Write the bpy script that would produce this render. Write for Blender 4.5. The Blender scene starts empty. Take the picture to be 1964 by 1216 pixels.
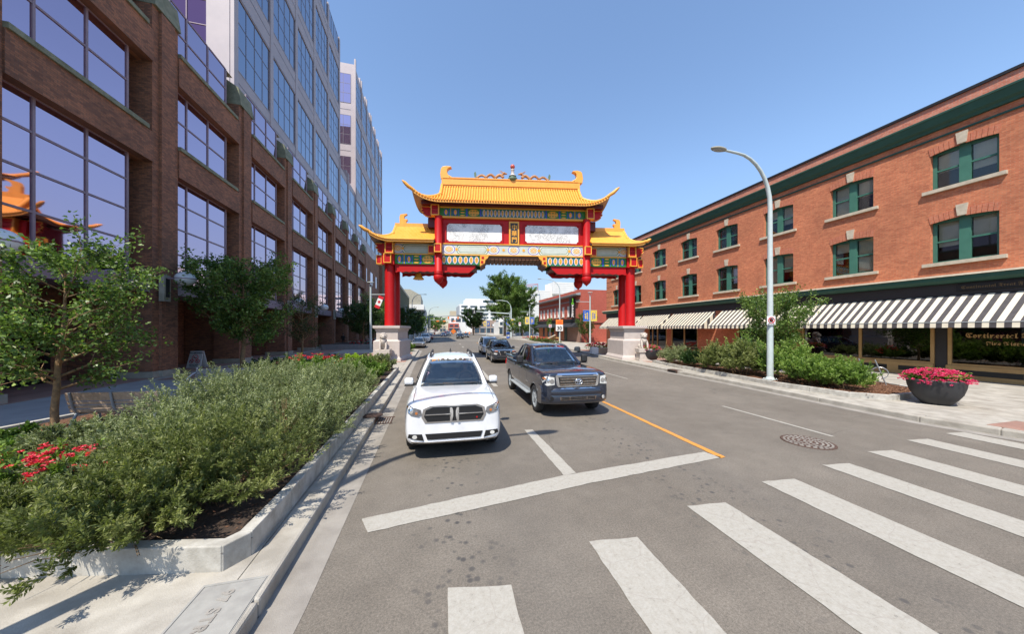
import bpy, bmesh, math, random
import numpy as np
from mathutils import Vector, Matrix
from mathutils.bvhtree import BVHTree
random.seed(7); RNG = np.random.default_rng(7)
R = math.radians; pi = math.pi
S = bpy.context.scene; COL = S.collection

# ---------------------------------------------------------------- camera, light, exposure
cd = bpy.data.cameras.new('camera'); cam = bpy.data.objects.new('camera', cd); COL.objects.link(cam)
cam.location = (0, 0, 2.5); cam.rotation_euler = (R(90), 0, R(-14.2))
cd.sensor_width = 36; cd.lens = 36 * 608 / 1964; cd.shift_y = 24 / 1964
cd.clip_start = 0.1; cd.clip_end = 6000
S.camera = cam
W_ = bpy.data.worlds.new('World'); S.world = W_; W_.use_nodes = True
nt = W_.node_tree; bg = nt.nodes['Background']
sky = nt.nodes.new('ShaderNodeTexSky'); sky.sky_type = 'NISHITA'; sky.sun_disc = False
SUN = Vector((-0.38, -0.50, 1.0)).normalized()
sky.sun_elevation = math.asin(SUN.z); sky.sun_rotation = math.atan2(SUN.x, SUN.y)
sky.air_density = 1.15; sky.dust_density = 0.3; sky.ozone_density = 3.0; sky.altitude = 200
tc = nt.nodes.new('ShaderNodeTexCoord'); sx = nt.nodes.new('ShaderNodeSeparateXYZ'); nt.links.new(tc.outputs['Generated'], sx.inputs[0])
rp = nt.nodes.new('ShaderNodeValToRGB'); nt.links.new(sx.outputs[2], rp.inputs[0]); rp.color_ramp.interpolation = 'EASE'
rp.color_ramp.elements[0].position = 0.0; rp.color_ramp.elements[0].color = (.45, .43, .47, 1); rp.color_ramp.elements[1].position = .42; rp.color_ramp.elements[1].color = (1, 1, 1, 1)
mm = nt.nodes.new('ShaderNodeMix'); mm.data_type = 'RGBA'; mm.blend_type = 'MULTIPLY'; mm.inputs[0].default_value = 1
nt.links.new(sky.outputs[0], mm.inputs[6]); nt.links.new(rp.outputs[0], mm.inputs[7]); nt.links.new(mm.outputs[2], bg.inputs[0]); bg.inputs[1].default_value = 0.15
sd = bpy.data.lights.new('sun', 'SUN'); sun = bpy.data.objects.new('sun', sd); COL.objects.link(sun)
sun.rotation_euler = (-SUN).to_track_quat('-Z', 'Y').to_euler(); sun.location = (0, 0, 60)
sd.energy = 4.1; sd.angle = R(0.5); sd.color = (1.0, 0.93, 0.82)
S.view_settings.view_transform = 'Standard'; S.view_settings.look = 'None'
S.view_settings.exposure = 0.72; S.view_settings.gamma = 1.0; S.view_settings.use_curve_mapping = False

# ---------------------------------------------------------------- materials
M = {}
def _new(name):
    m = bpy.data.materials.new(name); m.use_nodes = True
    return m, m.node_tree, m.node_tree.nodes['Principled BSDF']
def N(t, kind, **kw):
    n = t.nodes.new(kind)
    for k, v in kw.items():
        if k in n.inputs.keys(): n.inputs[k].default_value = v
        else: setattr(n, k, v)
    return n
def ramp(t, fac, stops):
    r = t.nodes.new('ShaderNodeValToRGB'); e = r.color_ramp.elements
    while len(e) < len(stops): e.new(0.5)
    for i, (p, c) in enumerate(stops):
        e[i].position = p; e[i].color = (*c, 1) if len(c) == 3 else c
    t.links.new(fac, r.inputs[0]); return r.outputs[0]
def mixc(t, fac, a, b, mode='MIX'):
    m = t.nodes.new('ShaderNodeMix'); m.data_type = 'RGBA'; m.blend_type = mode
    for i, v in ((0, fac), (6, a), (7, b)):
        if hasattr(v, 'links') or hasattr(v, 'is_output'): t.links.new(v, m.inputs[i])
        elif isinstance(v, (int, float)): m.inputs[i].default_value = v
        else: m.inputs[i].default_value = (*v, 1)
    return m.outputs[2]
def noise(t, vec, scale, detail=4, rough=0.6):
    n = N(t, 'ShaderNodeTexNoise'); n.inputs['Scale'].default_value = scale
    n.inputs['Detail'].default_value = detail; n.inputs['Roughness'].default_value = rough
    if vec is not None: t.links.new(vec, n.inputs['Vector'])
    return n.outputs[0]
def pos(t): return t.nodes.new('ShaderNodeNewGeometry').outputs['Position']
def bumpn(t, b, h, strength=0.3, dist=0.02):
    n = N(t, 'ShaderNodeBump'); n.inputs['Strength'].default_value = strength; n.inputs['Distance'].default_value = dist
    t.links.new(h, n.inputs['Height']); t.links.new(n.outputs[0], b.inputs['Normal'])
def mat(name, col, rough=0.6, metal=0.0, col2=None, scale=3.0, bump=0.0, bscale=60, coat=0.0, spec=None, emit=None):
    m, t, b = _new(name)
    b.inputs['Base Color'].default_value = (*col, 1); b.inputs['Roughness'].default_value = rough
    b.inputs['Metallic'].default_value = metal; b.inputs['Coat Weight'].default_value = coat
    b.inputs['Coat Roughness'].default_value = 0.04
    if spec is not None: b.inputs['Specular IOR Level'].default_value = spec
    if emit: b.inputs['Emission Color'].default_value = (*col, 1); b.inputs['Emission Strength'].default_value = emit
    if col2 is None and metal < .5: col2 = tuple(c * 0.86 for c in col)
    if col2:
        p = pos(t); f = noise(t, p, scale, 5)
        t.links.new(ramp(t, f, [(0.33, col2), (0.66, col)]), b.inputs['Base Color'])
    if bump: bumpn(t, b, noise(t, pos(t), bscale, 3), bump)
    M[name] = m; return m
def brick(name, c1, c2, mortar, bw=0.2, bh=0.073, ms=0.006, rough=0.85, dirt=0.75):
    m, t, b = _new(name); L = t.links
    g = t.nodes.new('ShaderNodeNewGeometry'); sp = N(t, 'ShaderNodeSeparateXYZ'); L.new(g.outputs['Position'], sp.inputs[0])
    sn = N(t, 'ShaderNodeSeparateXYZ'); L.new(g.outputs['True Normal'], sn.inputs[0])
    ab = N(t, 'ShaderNodeMath', operation='ABSOLUTE'); L.new(sn.outputs[0], ab.inputs[0])
    gt = N(t, 'ShaderNodeMath', operation='GREATER_THAN'); L.new(ab.outputs[0], gt.inputs[0]); gt.inputs[1].default_value = .6
    mx = N(t, 'ShaderNodeMix'); L.new(gt.outputs[0], mx.inputs[0]); L.new(sp.outputs[0], mx.inputs[2]); L.new(sp.outputs[1], mx.inputs[3])
    cb = N(t, 'ShaderNodeCombineXYZ'); L.new(mx.outputs[0], cb.inputs[0]); L.new(sp.outputs[2], cb.inputs[1])
    br = N(t, 'ShaderNodeTexBrick'); L.new(cb.outputs[0], br.inputs['Vector'])
    br.inputs['Color1'].default_value = (*c1, 1); br.inputs['Color2'].default_value = (*c2, 1); br.inputs['Mortar'].default_value = (*mortar, 1)
    br.inputs['Scale'].default_value = 1; br.inputs['Brick Width'].default_value = bw; br.inputs['Row Height'].default_value = bh
    br.inputs['Mortar Size'].default_value = ms; br.inputs['Mortar Smooth'].default_value = .2; br.inputs['Bias'].default_value = -.1
    n1 = noise(t, g.outputs['Position'], .55, 6, .65); n2 = noise(t, g.outputs['Position'], 9, 3)
    c = mixc(t, 1.0, br.outputs[0], ramp(t, n1, [(.3, (dirt,) * 3), (.65, (1.08, 1.05, 1.03))]), 'MULTIPLY')
    c = mixc(t, 1.0, c, ramp(t, n2, [(.3, (.84,) * 3), (.7, (1.1,) * 3)]), 'MULTIPLY')
    L.new(c, b.inputs['Base Color']); b.inputs['Roughness'].default_value = rough
    bumpn(t, b, br.outputs[1], -.5, .008)
    M[name] = m; return m
def glassy(name, tint, alpha=0.35, rough=0.02, refl=(1, 1, 1)):
    m = bpy.data.materials.new(name); m.use_nodes = True; t = m.node_tree; t.nodes.clear()
    o = N(t, 'ShaderNodeOutputMaterial'); tr = N(t, 'ShaderNodeBsdfTransparent'); tr.inputs[0].default_value = (*tint, 1)
    gl = N(t, 'ShaderNodeBsdfGlossy'); gl.inputs['Roughness'].default_value = rough; gl.inputs[0].default_value = (*refl, 1)
    fr = N(t, 'ShaderNodeFresnel'); fr.inputs[0].default_value = 1.5
    ma = N(t, 'ShaderNodeMath', operation='MULTIPLY_ADD'); t.links.new(fr.outputs[0], ma.inputs[0]); ma.inputs[1].default_value = .95; ma.inputs[2].default_value = alpha
    ma.use_clamp = True
    mx = N(t, 'ShaderNodeMixShader'); t.links.new(ma.outputs[0], mx.inputs[0]); t.links.new(tr.outputs[0], mx.inputs[1]); t.links.new(gl.outputs[0], mx.inputs[2])
    t.links.new(mx.outputs[0], o.inputs[0]); M[name] = m; return m
def leafmat(name, stops, rough=0.5, trans=0.3):
    m = bpy.data.materials.new(name); m.use_nodes = True; t = m.node_tree; b = t.nodes['Principled BSDF']
    at = N(t, 'ShaderNodeAttribute', attribute_name='tone')
    c = ramp(t, at.outputs['Fac'], stops); t.links.new(c, b.inputs['Base Color']); b.inputs['Roughness'].default_value = rough
    b.inputs['Specular IOR Level'].default_value = 0.35
    tl = N(t, 'ShaderNodeBsdfTranslucent'); t.links.new(mixc(t, 1, c, (1.2, 1.35, .6), 'MULTIPLY'), tl.inputs[0])
    mx = N(t, 'ShaderNodeMixShader'); mx.inputs[0].default_value = trans
    t.links.new(b.outputs[0], mx.inputs[1]); t.links.new(tl.outputs[0], mx.inputs[2]); t.links.new(mx.outputs[0], t.nodes['Material Output'].inputs[0])
    M[name] = m; return m

def asphalt():
    m, t, b = _new('asphalt'); p = pos(t)
    big = noise(t, p, .35, 5, .6); mid = noise(t, p, 2.2, 6, .7); fine = noise(t, p, 160, 2, .7); med = noise(t, p, 45, 3, .7)
    c = ramp(t, big, [(.3, (.128, .110, .088)), (.7, (.172, .150, .122))])
    c = mixc(t, 1, c, ramp(t, mid, [(.3, (.86,) * 3), (.72, (1.12,) * 3)]), 'MULTIPLY')
    c = mixc(t, 1, c, ramp(t, fine, [(.3, (.62,) * 3), (.5, (1.0,) * 3), (.72, (1.5,) * 3)]), 'MULTIPLY')
    c = mixc(t, 1, c, ramp(t, med, [(.3, (.68,) * 3), (.5, (1,) * 3), (.7, (1.34,) * 3)]), 'MULTIPLY')
    # oil drips down the middle of the lanes
    sp = N(t, 'ShaderNodeSeparateXYZ'); t.links.new(p, sp.inputs[0])
    v = N(t, 'ShaderNodeTexVoronoi'); v.inputs['Scale'].default_value = 7.5; t.links.new(p, v.inputs['Vector'])
    dots = ramp(t, v.outputs['Distance'], [(.16, (1, 1, 1)), (.32, (0, 0, 0))])
    def band(c0, w):
        a = N(t, 'ShaderNodeMath', operation='MULTIPLY_ADD'); t.links.new(sp.outputs[1], a.inputs[0]); a.inputs[1].default_value = -.038; a.inputs[2].default_value = -c0
        s_ = N(t, 'ShaderNodeMath', operation='ADD'); t.links.new(sp.outputs[0], s_.inputs[0]); t.links.new(a.outputs[0], s_.inputs[1])
        q = N(t, 'ShaderNodeMath', operation='ABSOLUTE'); t.links.new(s_.outputs[0], q.inputs[0])
        return ramp(t, q.outputs[0], [(0, (1, 1, 1)), (w, (0, 0, 0))])
    bands = mixc(t, 1, band(.15, .75), band(3.9, 1.1), 'ADD')
    sel = ramp(t, noise(t, p, 1.6, 4), [(.40, (0, 0, 0)), (.47, (1, 1, 1))])
    f = mixc(t, 1, mixc(t, 1, dots, bands, 'MULTIPLY'), sel, 'MULTIPLY')
    c = mixc(t, f, c, (.055, .052, .05))
    v2 = N(t, 'ShaderNodeTexVoronoi', feature='DISTANCE_TO_EDGE'); v2.inputs['Scale'].default_value = .28
    wn = N(t, 'ShaderNodeTexNoise'); wn.inputs['Scale'].default_value = 1.2; wn.inputs['Detail'].default_value = 6; t.links.new(p, wn.inputs['Vector']); t.links.new(mixc(t, .35, p, wn.outputs[1], 'ADD'), v2.inputs['Vector'])
    ck = ramp(t, v2.outputs['Distance'], [(.0008, (1, 1, 1)), (.0035, (0, 0, 0))])
    ck = mixc(t, 1, ck, ramp(t, noise(t, p, .5, 2), [(.48, (0, 0, 0)), (.6, (.6,) * 3)]), 'MULTIPLY')
    c = mixc(t, ck, c, (.06, .055, .05))
    lane = mixc(t, 1, band(.9, .9), band(4.6, .9), 'ADD')
    c = mixc(t, mixc(t, 1, lane, (.16,) * 3, 'MULTIPLY'), c, (.09, .085, .08))
    t.links.new(c, b.inputs['Base Color']); b.inputs['Roughness'].default_value = .82
    bumpn(t, b, fine, .35, .006); M['asphalt'] = m
asphalt()
def worn_paint(name, col):
    m, t, b = _new(name); p = pos(t)
    w = noise(t, p, 16, 8, .8); f = noise(t, p, 70, 3, .8)
    v = N(t, 'ShaderNodeTexVoronoi', feature='DISTANCE_TO_EDGE'); v.inputs['Scale'].default_value = 2.2
    wn = N(t, 'ShaderNodeTexNoise'); wn.inputs['Scale'].default_value = 3; t.links.new(p, wn.inputs['Vector'])
    t.links.new(mixc(t, .12, p, wn.outputs[1]), v.inputs['Vector'])
    crack = ramp(t, v.outputs['Distance'], [(.004, (1, 1, 1)), (.012, (0, 0, 0))])
    c = mixc(t, 1, col, ramp(t, w, [(.30, (.80, .78, .74)), (.62, (1, 1, 1))]), 'MULTIPLY')
    c = mixc(t, 1, c, ramp(t, f, [(.3, (.86,) * 3), (.6, (1.03,) * 3)]), 'MULTIPLY')
    c = mixc(t, ramp(t, w, [(.33, (1, 1, 1)), (.39, (0, 0, 0))]), c, (.16, .15, .14))
    c = mixc(t, mixc(t, 1, crack, (.35,) * 3, 'MULTIPLY'), c, (.25, .22, .19))
    t.links.new(c, b.inputs['Base Color']); b.inputs['Roughness'].default_value = .7; bumpn(t, b, f, .25, .004); M[name] = m
worn_paint('road_white', (.385, .365, .32)); worn_paint('road_orange', (.62, .27, .05))
mat('concrete', (.42, .39, .335), .85, col2=(.27, .245, .205), scale=2.6, bump=.3, bscale=90)
mat('concrete_white', (.50, .48, .43), .85, col2=(.30, .28, .24), scale=4.5, bump=.25, bscale=60)
mat('concrete_gutter', (.30, .275, .24), .85, col2=(.21, .19, .165), scale=2.5, bump=.3, bscale=80)
mat('concrete_blue', (.33, .33, .32), .85, col2=(.25, .25, .245), scale=1.0, bump=.2)
mat('cast_plaque', (.32, .31, .28), .8, col2=(.25, .24, .22), scale=8)
mat('soil', (.07, .045, .03), .95, col2=(.03, .02, .015), scale=18, bump=.8, bscale=40)
mat('mulch', (.19, .085, .04), .95, col2=(.07, .035, .02), scale=22, bump=1, bscale=35)
mat('grass', (.14, .15, .05), .95, col2=(.09, .11, .035), scale=6, bump=.6, bscale=50)
mat('ground', (.20, .19, .16), .95, col2=(.13, .14, .09), scale=.05)
brick('paver', (.30, .17, .13), (.36, .22, .17), (.22, .18, .15), .2, .1, .004)
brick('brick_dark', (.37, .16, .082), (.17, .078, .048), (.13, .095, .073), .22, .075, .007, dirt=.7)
brick('brick_arch', (.50, .165, .085), (.46, .13, .07), (.40, .22, .15), dirt=.9)
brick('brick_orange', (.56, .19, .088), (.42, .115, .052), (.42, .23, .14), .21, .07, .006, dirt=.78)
brick('brick_red', (.46, .10, .065), (.42, .085, .055), (.32, .13, .10), .22, .075, .006, dirt=.9)
brick('brick_parapet', (.50, .135, .075), (.58, .22, .14), (.42, .30, .24), .21, .07, .008, dirt=.9)
mat('stone', (.40, .37, .30), .85, col2=(.27, .26, .20), scale=2.2, bump=.2)
mat('stone_green', (.25, .26, .18), .9, col2=(.15, .16, .105), scale=3, bump=.3)
mat('stone_cream', (.55, .48, .37), .85, col2=(.42, .36, .27), scale=5)
mat('marble', (.52, .455, .415), .7, col2=(.46, .40, .365), scale=2.5, bump=.08)
mat('marble_dark', (.52, .46, .41), .75, col2=(.42, .37, .32), scale=9, bump=.3)
mat('cladding', (.44, .38, .39), .55, col2=(.39, .34, .355), scale=.6)
mat('metal_lilac', (.27, .20, .235), .45, .0, col2=(.22, .165, .2))
mat('tower_frame', (.19, .17, .20), .4)
def mirror_glass(name, col, rough=.03):
    m, t, b = _new(name); b.inputs['Base Color'].default_value = (*col, 1); b.inputs['Metallic'].default_value = 1; b.inputs['Roughness'].default_value = rough
    bumpn(t, b, noise(t, pos(t), .45, 1), .10, .06); M[name] = m
mirror_glass('glass_purple', (.56, .42, .52)); mirror_glass('glass_blue', (.36, .38, .45), .05); mirror_glass('glass_maroon', (.20, .10, .16), .08)
mat('red', (.46, .006, .007), .5, col2=(.42, .006, .007), scale=1, spec=.3)
mat('red_shaded', (.10, .005, .005), .5)  # gate red with the shade under eaves and beams put into its colour
mat('gold', (.86, .40, .045), .45, col2=(.80, .36, .04), scale=2)
mat('tile_yellow', (.84, .385, .055), .42, col2=(.77, .34, .045), scale=3, coat=.1)
mat('tile_pan', (.66, .27, .035), .5, col2=(.58, .23, .03), scale=3)  # yellow darkened as groove shade so the tile rows stand out
mat('soffit', (.34, .25, .20), .8)
mat('g_green', (.02, .20, .03), .5); mat('g_blue', (.04, .03, .62), .5); mat('g_teal', (.03, .19, .30), .5)
mat('g_white', (.80, .76, .68), .5); mat('g_pale', (.56, .60, .53), .55); mat('g_brown', (.14, .055, .02), .6)
mat('dragon', (.50, .24, .09), .6, col2=(.32, .13, .05), scale=8); mat('dragon_green', (.10, .16, .10), .6); mat('ball_red', (.55, .10, .07), .35)
mat('green_trim', (.018, .082, .062), .6, col2=(.015, .068, .05)); mat('green_dark', (.012, .045, .037), .5); mat('green_frame', (.05, .165, .118), .55, col2=(.04, .14, .10))
mat('black', (.012, .012, .013), .5); mat('charcoal', (.03, .03, .032), .6, col2=(.022, .022, .024)); mat('rubber', (.02, .02, .021), .85, bump=.2, bscale=90)
mat('awning_cream', (.74, .67, .52), .8, col2=(.64, .57, .44), scale=6); mat('awning_dark', (.075, .066, .068), .8, col2=(.05, .045, .048), scale=6)
mat('tan_dim', (.16, .10, .045), .7)
mat('tan_trim', (.46, .28, .11), .55, col2=(.38, .22, .08)); mat('shop_dark', (.03, .027, .028), .5)
mat('blind', (.74, .70, .60), .8, col2=(.62, .59, .50), scale=2); mat('dark_room', (.02, .019, .018), .9)
mat('pole', (.50, .56, .55), .4, .0, col2=(.44, .50, .49), scale=5); mat('pole_grey', (.32, .35, .37), .45); mat('steel', (.55, .54, .52), .3, .9)
mat('aluminium', (.60, .60, .60), .35, .6)
mat('white', (.80, .80, .79), .5); mat('globe', (.72, .76, .76), .25, coat=.4)
mat('sign_red', (.60, .02, .03), .5); mat('sign_orange', (.85, .22, .03), .5); mat('sign_blue', (.03, .13, .55), .5); mat('sign_yellow', (.85, .62, .10), .5); mat('sign_lime', (.22, .75, .05), .5)
mat('wood', (.48, .36, .25), .8, col2=(.34, .25, .17), scale=14, bump=.3); mat('wood_grey', (.26, .25, .24), .8, col2=(.19, .185, .18), scale=12)
mat('bark', (.30, .19, .09), .9, col2=(.17, .11, .06), scale=14, bump=.6, bscale=30); mat('bark_dark', (.12, .085, .055), .9)
mat('iron', (.13, .075, .055), .75, .3, col2=(.07, .045, .035), scale=25)
mat('car_white', (.78, .78, .78), .25, coat=1.0); mat('car_grey', (.018, .023, .038), .22, .1, col2=(.016, .021, .035), coat=1.0)
mat('car_dark', (.026, .029, .038), .24, .2, col2=(.024, .027, .036), coat=1.0); mat('car_silver', (.20, .19, .185), .3, .6, col2=(.19, .18, .175), coat=1.0)
mat('car_red', (.30, .02, .02), .28, coat=1.0); mat('car_blue', (.03, .045, .12), .28, coat=1.0); mat('car_black', (.018, .018, .02), .25, coat=1.0)
mat('car_trim', (.02, .02, .021), .55); mat('chrome', (.75, .76, .78), .12, 1.0); mat('chrome_dirty', (.52, .50, .47), .32, 1.0, col2=(.30, .20, .13), scale=18)
mat('headlamp_grey', (.34, .34, .35), .15, .6, col2=(.16, .16, .17), scale=25, coat=1.0)
mat('lamp_glass', (.78, .77, .72), .1, .25, coat=1.0); mat('amber', (.48, .16, .04), .25, coat=.6); mat('grille', (.012, .012, .013), .4); mat('tail_red', (.5, .01, .01), .25)
mat('seat', (.11, .11, .12), .8); mat('dash', (.03, .05, .05), .6)
mat('skin', (.46, .27, .19), .55); mat('hair', (.03, .02, .015), .7); mat('shirt_grey', (.22, .24, .25), .8); mat('cloth_black', (.012, .012, .014), .85); mat('shirt_tan', (.40, .26, .17), .8)
mat('pink', (.80, .045, .17), .5, col2=(.65, .03, .10), scale=40); mat('rose', (.70, .05, .07), .5, col2=(.55, .03, .05), scale=40); mat('marigold', (.80, .28, .02), .5)
mat('white_panel', (.74, .74, .71), .6, col2=(.68, .68, .65), scale=.5); mat('beige_far', (.50, .42, .30), .8); mat('grey_far', (.34, .36, .38), .7); mat('window_far', (.05, .08, .11), .15)
glassy('car_glass', (.90, .95, .95), .0); glassy('shop_glass', (.16, .18, .18), .07); glassy('win_glass', (.88, .88, .84), .0); glassy('clear', (.8, .85, .85), .04)
def ink():
    m, t, b = _new('ink_painting'); p = pos(t)
    n = noise(t, p, 3.2, 9, .85); e = noise(t, p, .9, 3)
    l = ramp(t, n, [(.42, (0, 0, 0)), (.46, (1, 1, 1)), (.54, (1, 1, 1)), (.58, (0, 0, 0))])
    w = noise(t, p, 11, 4, .8); l2 = ramp(t, w, [(.42, (0, 0, 0)), (.5, (1, 1, 1)), (.58, (0, 0, 0))])
    g = ramp(t, e, [(.42, (0, 0, 0)), (.56, (1, 1, 1))])
    f = mixc(t, 1, mixc(t, 1, l, l2, 'MULTIPLY'), g, 'MULTIPLY')
    t.links.new(mixc(t, mixc(t, 1, f, (1.0,) * 3, 'MULTIPLY'), (.86, .85, .82), (.15, .15, .15)), b.inputs['Base Color']); b.inputs['Roughness'].default_value = .6; M['ink_painting'] = m
ink()
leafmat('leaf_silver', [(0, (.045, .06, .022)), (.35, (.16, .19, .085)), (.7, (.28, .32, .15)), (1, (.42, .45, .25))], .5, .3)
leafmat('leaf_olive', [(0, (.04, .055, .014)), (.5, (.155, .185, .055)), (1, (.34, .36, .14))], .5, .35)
leafmat('leaf_tree', [(0, (.03, .065, .013)), (.5, (.10, .175, .036)), (.85, (.21, .31, .075)), (1, (.34, .44, .13))], .4, .35)
leafmat('leaf_dark', [(0, (.012, .035, .010)), (.6, (.035, .075, .018)), (1, (.07, .13, .03))], .45, .3)
leafmat('leaf_bright', [(0, (.06, .115, .018)), (.5, (.15, .25, .045)), (1, (.32, .42, .11))], .45, .35)
leafmat('leaf_lime', [(0, (.25, .38, .03)), (1, (.45, .60, .06))], .45, .35)
leafmat('petal_pink', [(0, (.55, .02, .11)), (.6, (.80, .05, .19)), (1, (.88, .16, .32))], .5, .25)
leafmat('petal_red', [(0, (.45, .01, .03)), (.6, (.72, .04, .08)), (1, (.85, .16, .18))], .5, .25)
leafmat('petal_orange', [(0, (.7, .15, .01)), (1, (.85, .42, .04))], .5, .2)
leafmat('chips', [(0, (.05, .025, .015)), (.6, (.18, .08, .04)), (1, (.30, .17, .10))], .9, 0.0)
leafmat('leaf_rowan', [(0, (.03, .07, .015)), (.6, (.09, .16, .03)), (.85, (.16, .20, .05)), (1, (.45, .16, .04))], .45, .3)

# ---------------------------------------------------------------- mesh helpers
class MB:
    def __init__(s): s.v = []; s.f = []; s.m = []; s.sm = []
    def add(s, vs, fs, mi=0, sm=False):
        o = len(s.v); s.v += [tuple(v) for v in vs]
        for f in fs: s.f.append([o + i for i in f]); s.m.append(mi); s.sm.append(sm)
        return s
    def box(s, x0, x1, y0, y1, z0, z1, mi=0):
        return s.add([(x0, y0, z0), (x1, y0, z0), (x1, y1, z0), (x0, y1, z0), (x0, y0, z1), (x1, y0, z1), (x1, y1, z1), (x0, y1, z1)],
                     [(0, 3, 2, 1), (4, 5, 6, 7), (0, 1, 5, 4), (1, 2, 6, 5), (2, 3, 7, 6), (3, 0, 4, 7)], mi)
    def quad(s, a, b, c, d, mi=0): return s.add([a, b, c, d], [(0, 1, 2, 3)], mi)
    def prism(s, pts, axis, a, b, mi=0):          # extrude polygon of 2D points along axis
        def P(p, t):
            return {'x': (t, p[0], p[1]), 'y': (p[0], t, p[1]), 'z': (p[0], p[1], t)}[axis]
        n = len(pts); vs = [P(p, a) for p in pts] + [P(p, b) for p in pts]
        fs = [tuple(range(n))[::-1], tuple(range(n, 2 * n))] + [(i, (i + 1) % n, n + (i + 1) % n, n + i) for i in range(n)]
        return s.add(vs, fs, mi)
    def tube(s, path, r, n=8, mi=0, sm=True, cap=True):
        path = [Vector(p) for p in path]; k = len(path); rr = r if isinstance(r, (list, tuple)) else [r] * k
        vs = []; prev = None
        for i, p in enumerate(path):
            d = (path[min(i + 1, k - 1)] - path[max(i - 1, 0)]).normalized()
            u = prev if prev is not None else (Vector((1, 0, 0)) if abs(d.x) < .9 else Vector((0, 1, 0)))
            u = (u - d * u.dot(d)).normalized(); prev = u; w = d.cross(u)
            for j in range(n):
                a = 2 * pi * j / n; vs.append(p + (u * math.cos(a) + w * math.sin(a)) * rr[i])
        fs = [(i * n + j, i * n + (j + 1) % n, (i + 1) * n + (j + 1) % n, (i + 1) * n + j) for i in range(k - 1) for j in range(n)]
        s.add(vs, fs, mi, sm)
        if cap: s.add(vs[:n], [tuple(range(n))[::-1]], mi); s.add(vs[-n:], [tuple(range(n))], mi)
        return s
    def lathe(s, prof, c=(0, 0, 0), n=16, mi=0, sm=True, sx=1, sy=1, rot=0, cap=True):
        vs = []
        for r_, z in prof:
            for j in range(n):
                a = 2 * pi * j / n + rot; vs.append((c[0] + math.cos(a) * r_ * sx, c[1] + math.sin(a) * r_ * sy, c[2] + z))
        k = len(prof)
        fs = [(i * n + j, i * n + (j + 1) % n, (i + 1) * n + (j + 1) % n, (i + 1) * n + j) for i in range(k - 1) for j in range(n)]
        s.add(vs, fs, mi, sm)
        if not cap: return s
        if prof[0][0] > 1e-4: s.add(vs[:n], [tuple(range(n))[::-1]], mi)
        if prof[-1][0] > 1e-4: s.add(vs[-n:], [tuple(range(n))], mi)
        return s
    def ball(s, c, r, n=10, mi=0, rz=None, ry=None):
        rz = rz or r; ry = ry or r
        pr = [(math.sin(pi * i / n) * r, -math.cos(pi * i / n) * rz) for i in range(n + 1)]
        pr[0] = (1e-5, -rz); pr[-1] = (1e-5, rz)
        return s.lathe(pr, c, n + 2, mi, True, 1, ry / r)
    def cylx(s, c, r, x0, x1, n=16, mi=0):
        return s.prism([(c[0] + r * math.cos(2 * pi * i / n), c[1] + r * math.sin(2 * pi * i / n)) for i in range(n)], 'x', x0, x1, mi)
    def xf(s, mtx): s.v = [tuple(mtx @ Vector(v)) for v in s.v]; return s
    def mesh(s, name, mats):
        me = bpy.data.meshes.new(name); me.from_pydata(s.v, [], s.f)
        for m in (mats if isinstance(mats, (list, tuple)) else [mats]): me.materials.append(M[m])
        me.polygons.foreach_set('material_index', s.m); me.polygons.foreach_set('use_smooth', s.sm); me.update()
        return me
    def build(s, name, mats, parent=None, bevel=0, **kw):
        o = bpy.data.objects.new(name, s.mesh(name, mats)); COL.objects.link(o)
        if parent: o.parent = parent
        if bevel:
            b = o.modifiers.new('b', 'BEVEL'); b.width = bevel; b.segments = 2; b.limit_method = 'ANGLE'; b.angle_limit = R(40)
        tag(o, **kw); return o
def tag(o, label=None, cat=None, group=None, kind=None):
    if label: o['label'] = label
    if cat: o['category'] = cat
    if group: o['group'] = group
    if kind: o['kind'] = kind
    return o
def empty(name, loc=(0, 0, 0), rz=0, label=None, cat=None, group=None):
    o = bpy.data.objects.new(name, None); COL.objects.link(o); o.location = loc; o.rotation_euler = (0, 0, rz); o.empty_display_size = .3
    return tag(o, label, cat, group)
def inst(name, me, parent=None, loc=(0, 0, 0), rot=(0, 0, 0), sc=(1, 1, 1), **kw):
    o = bpy.data.objects.new(name, me); COL.objects.link(o); o.location = loc; o.rotation_euler = rot; o.scale = sc
    if parent: o.parent = parent
    return tag(o, **kw)
def copy_tree(o, parent=None, kids=None):
    c = o.copy(); COL.objects.link(c)
    if parent: c.parent = parent
    for ch in [x for x in o.children]: copy_tree(ch, c)
    return c
def _glyphs(s_, size, ext, bold, space):
    cu = bpy.data.curves.new('t', 'FONT'); cu.body = s_; cu.size = size; cu.extrude = ext; cu.offset = bold; cu.space_character = space
    o = bpy.data.objects.new('t', cu); COL.objects.link(o)
    me = bpy.data.meshes.new_from_object(o.evaluated_get(bpy.context.evaluated_depsgraph_get())); bpy.data.objects.remove(o)
    return me, max([v.co.x for v in me.vertices] or [0])
def text(s_, size, m, parent=None, loc=(0, 0, 0), rot=(0, 0, 0), name='letter', ext=.004, align='LEFT', bold=0, font=None, space=1.0, sx=1):
    """flat lettering, every character an object of its own"""
    tot = _glyphs(s_, size, ext, bold, space)[1] if align == 'CENTER' else 0
    Rm = Matrix.Rotation(rot[2], 4, 'Z') @ Matrix.Rotation(rot[1], 4, 'Y') @ Matrix.Rotation(rot[0], 4, 'X')
    for i, ch in enumerate(s_):
        if ch == ' ': continue
        me, w1 = _glyphs(ch, size, ext, bold, space); w2 = _glyphs(s_[:i + 1], size, ext, bold, space)[1]
        me.materials.clear(); me.materials.append(M[m])
        inst(name, me, parent, Vector(loc) + Rm @ Vector(((w2 - w1 - tot / 2) * sx, 0, 0)), rot, (sx, 1, 1))
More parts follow.
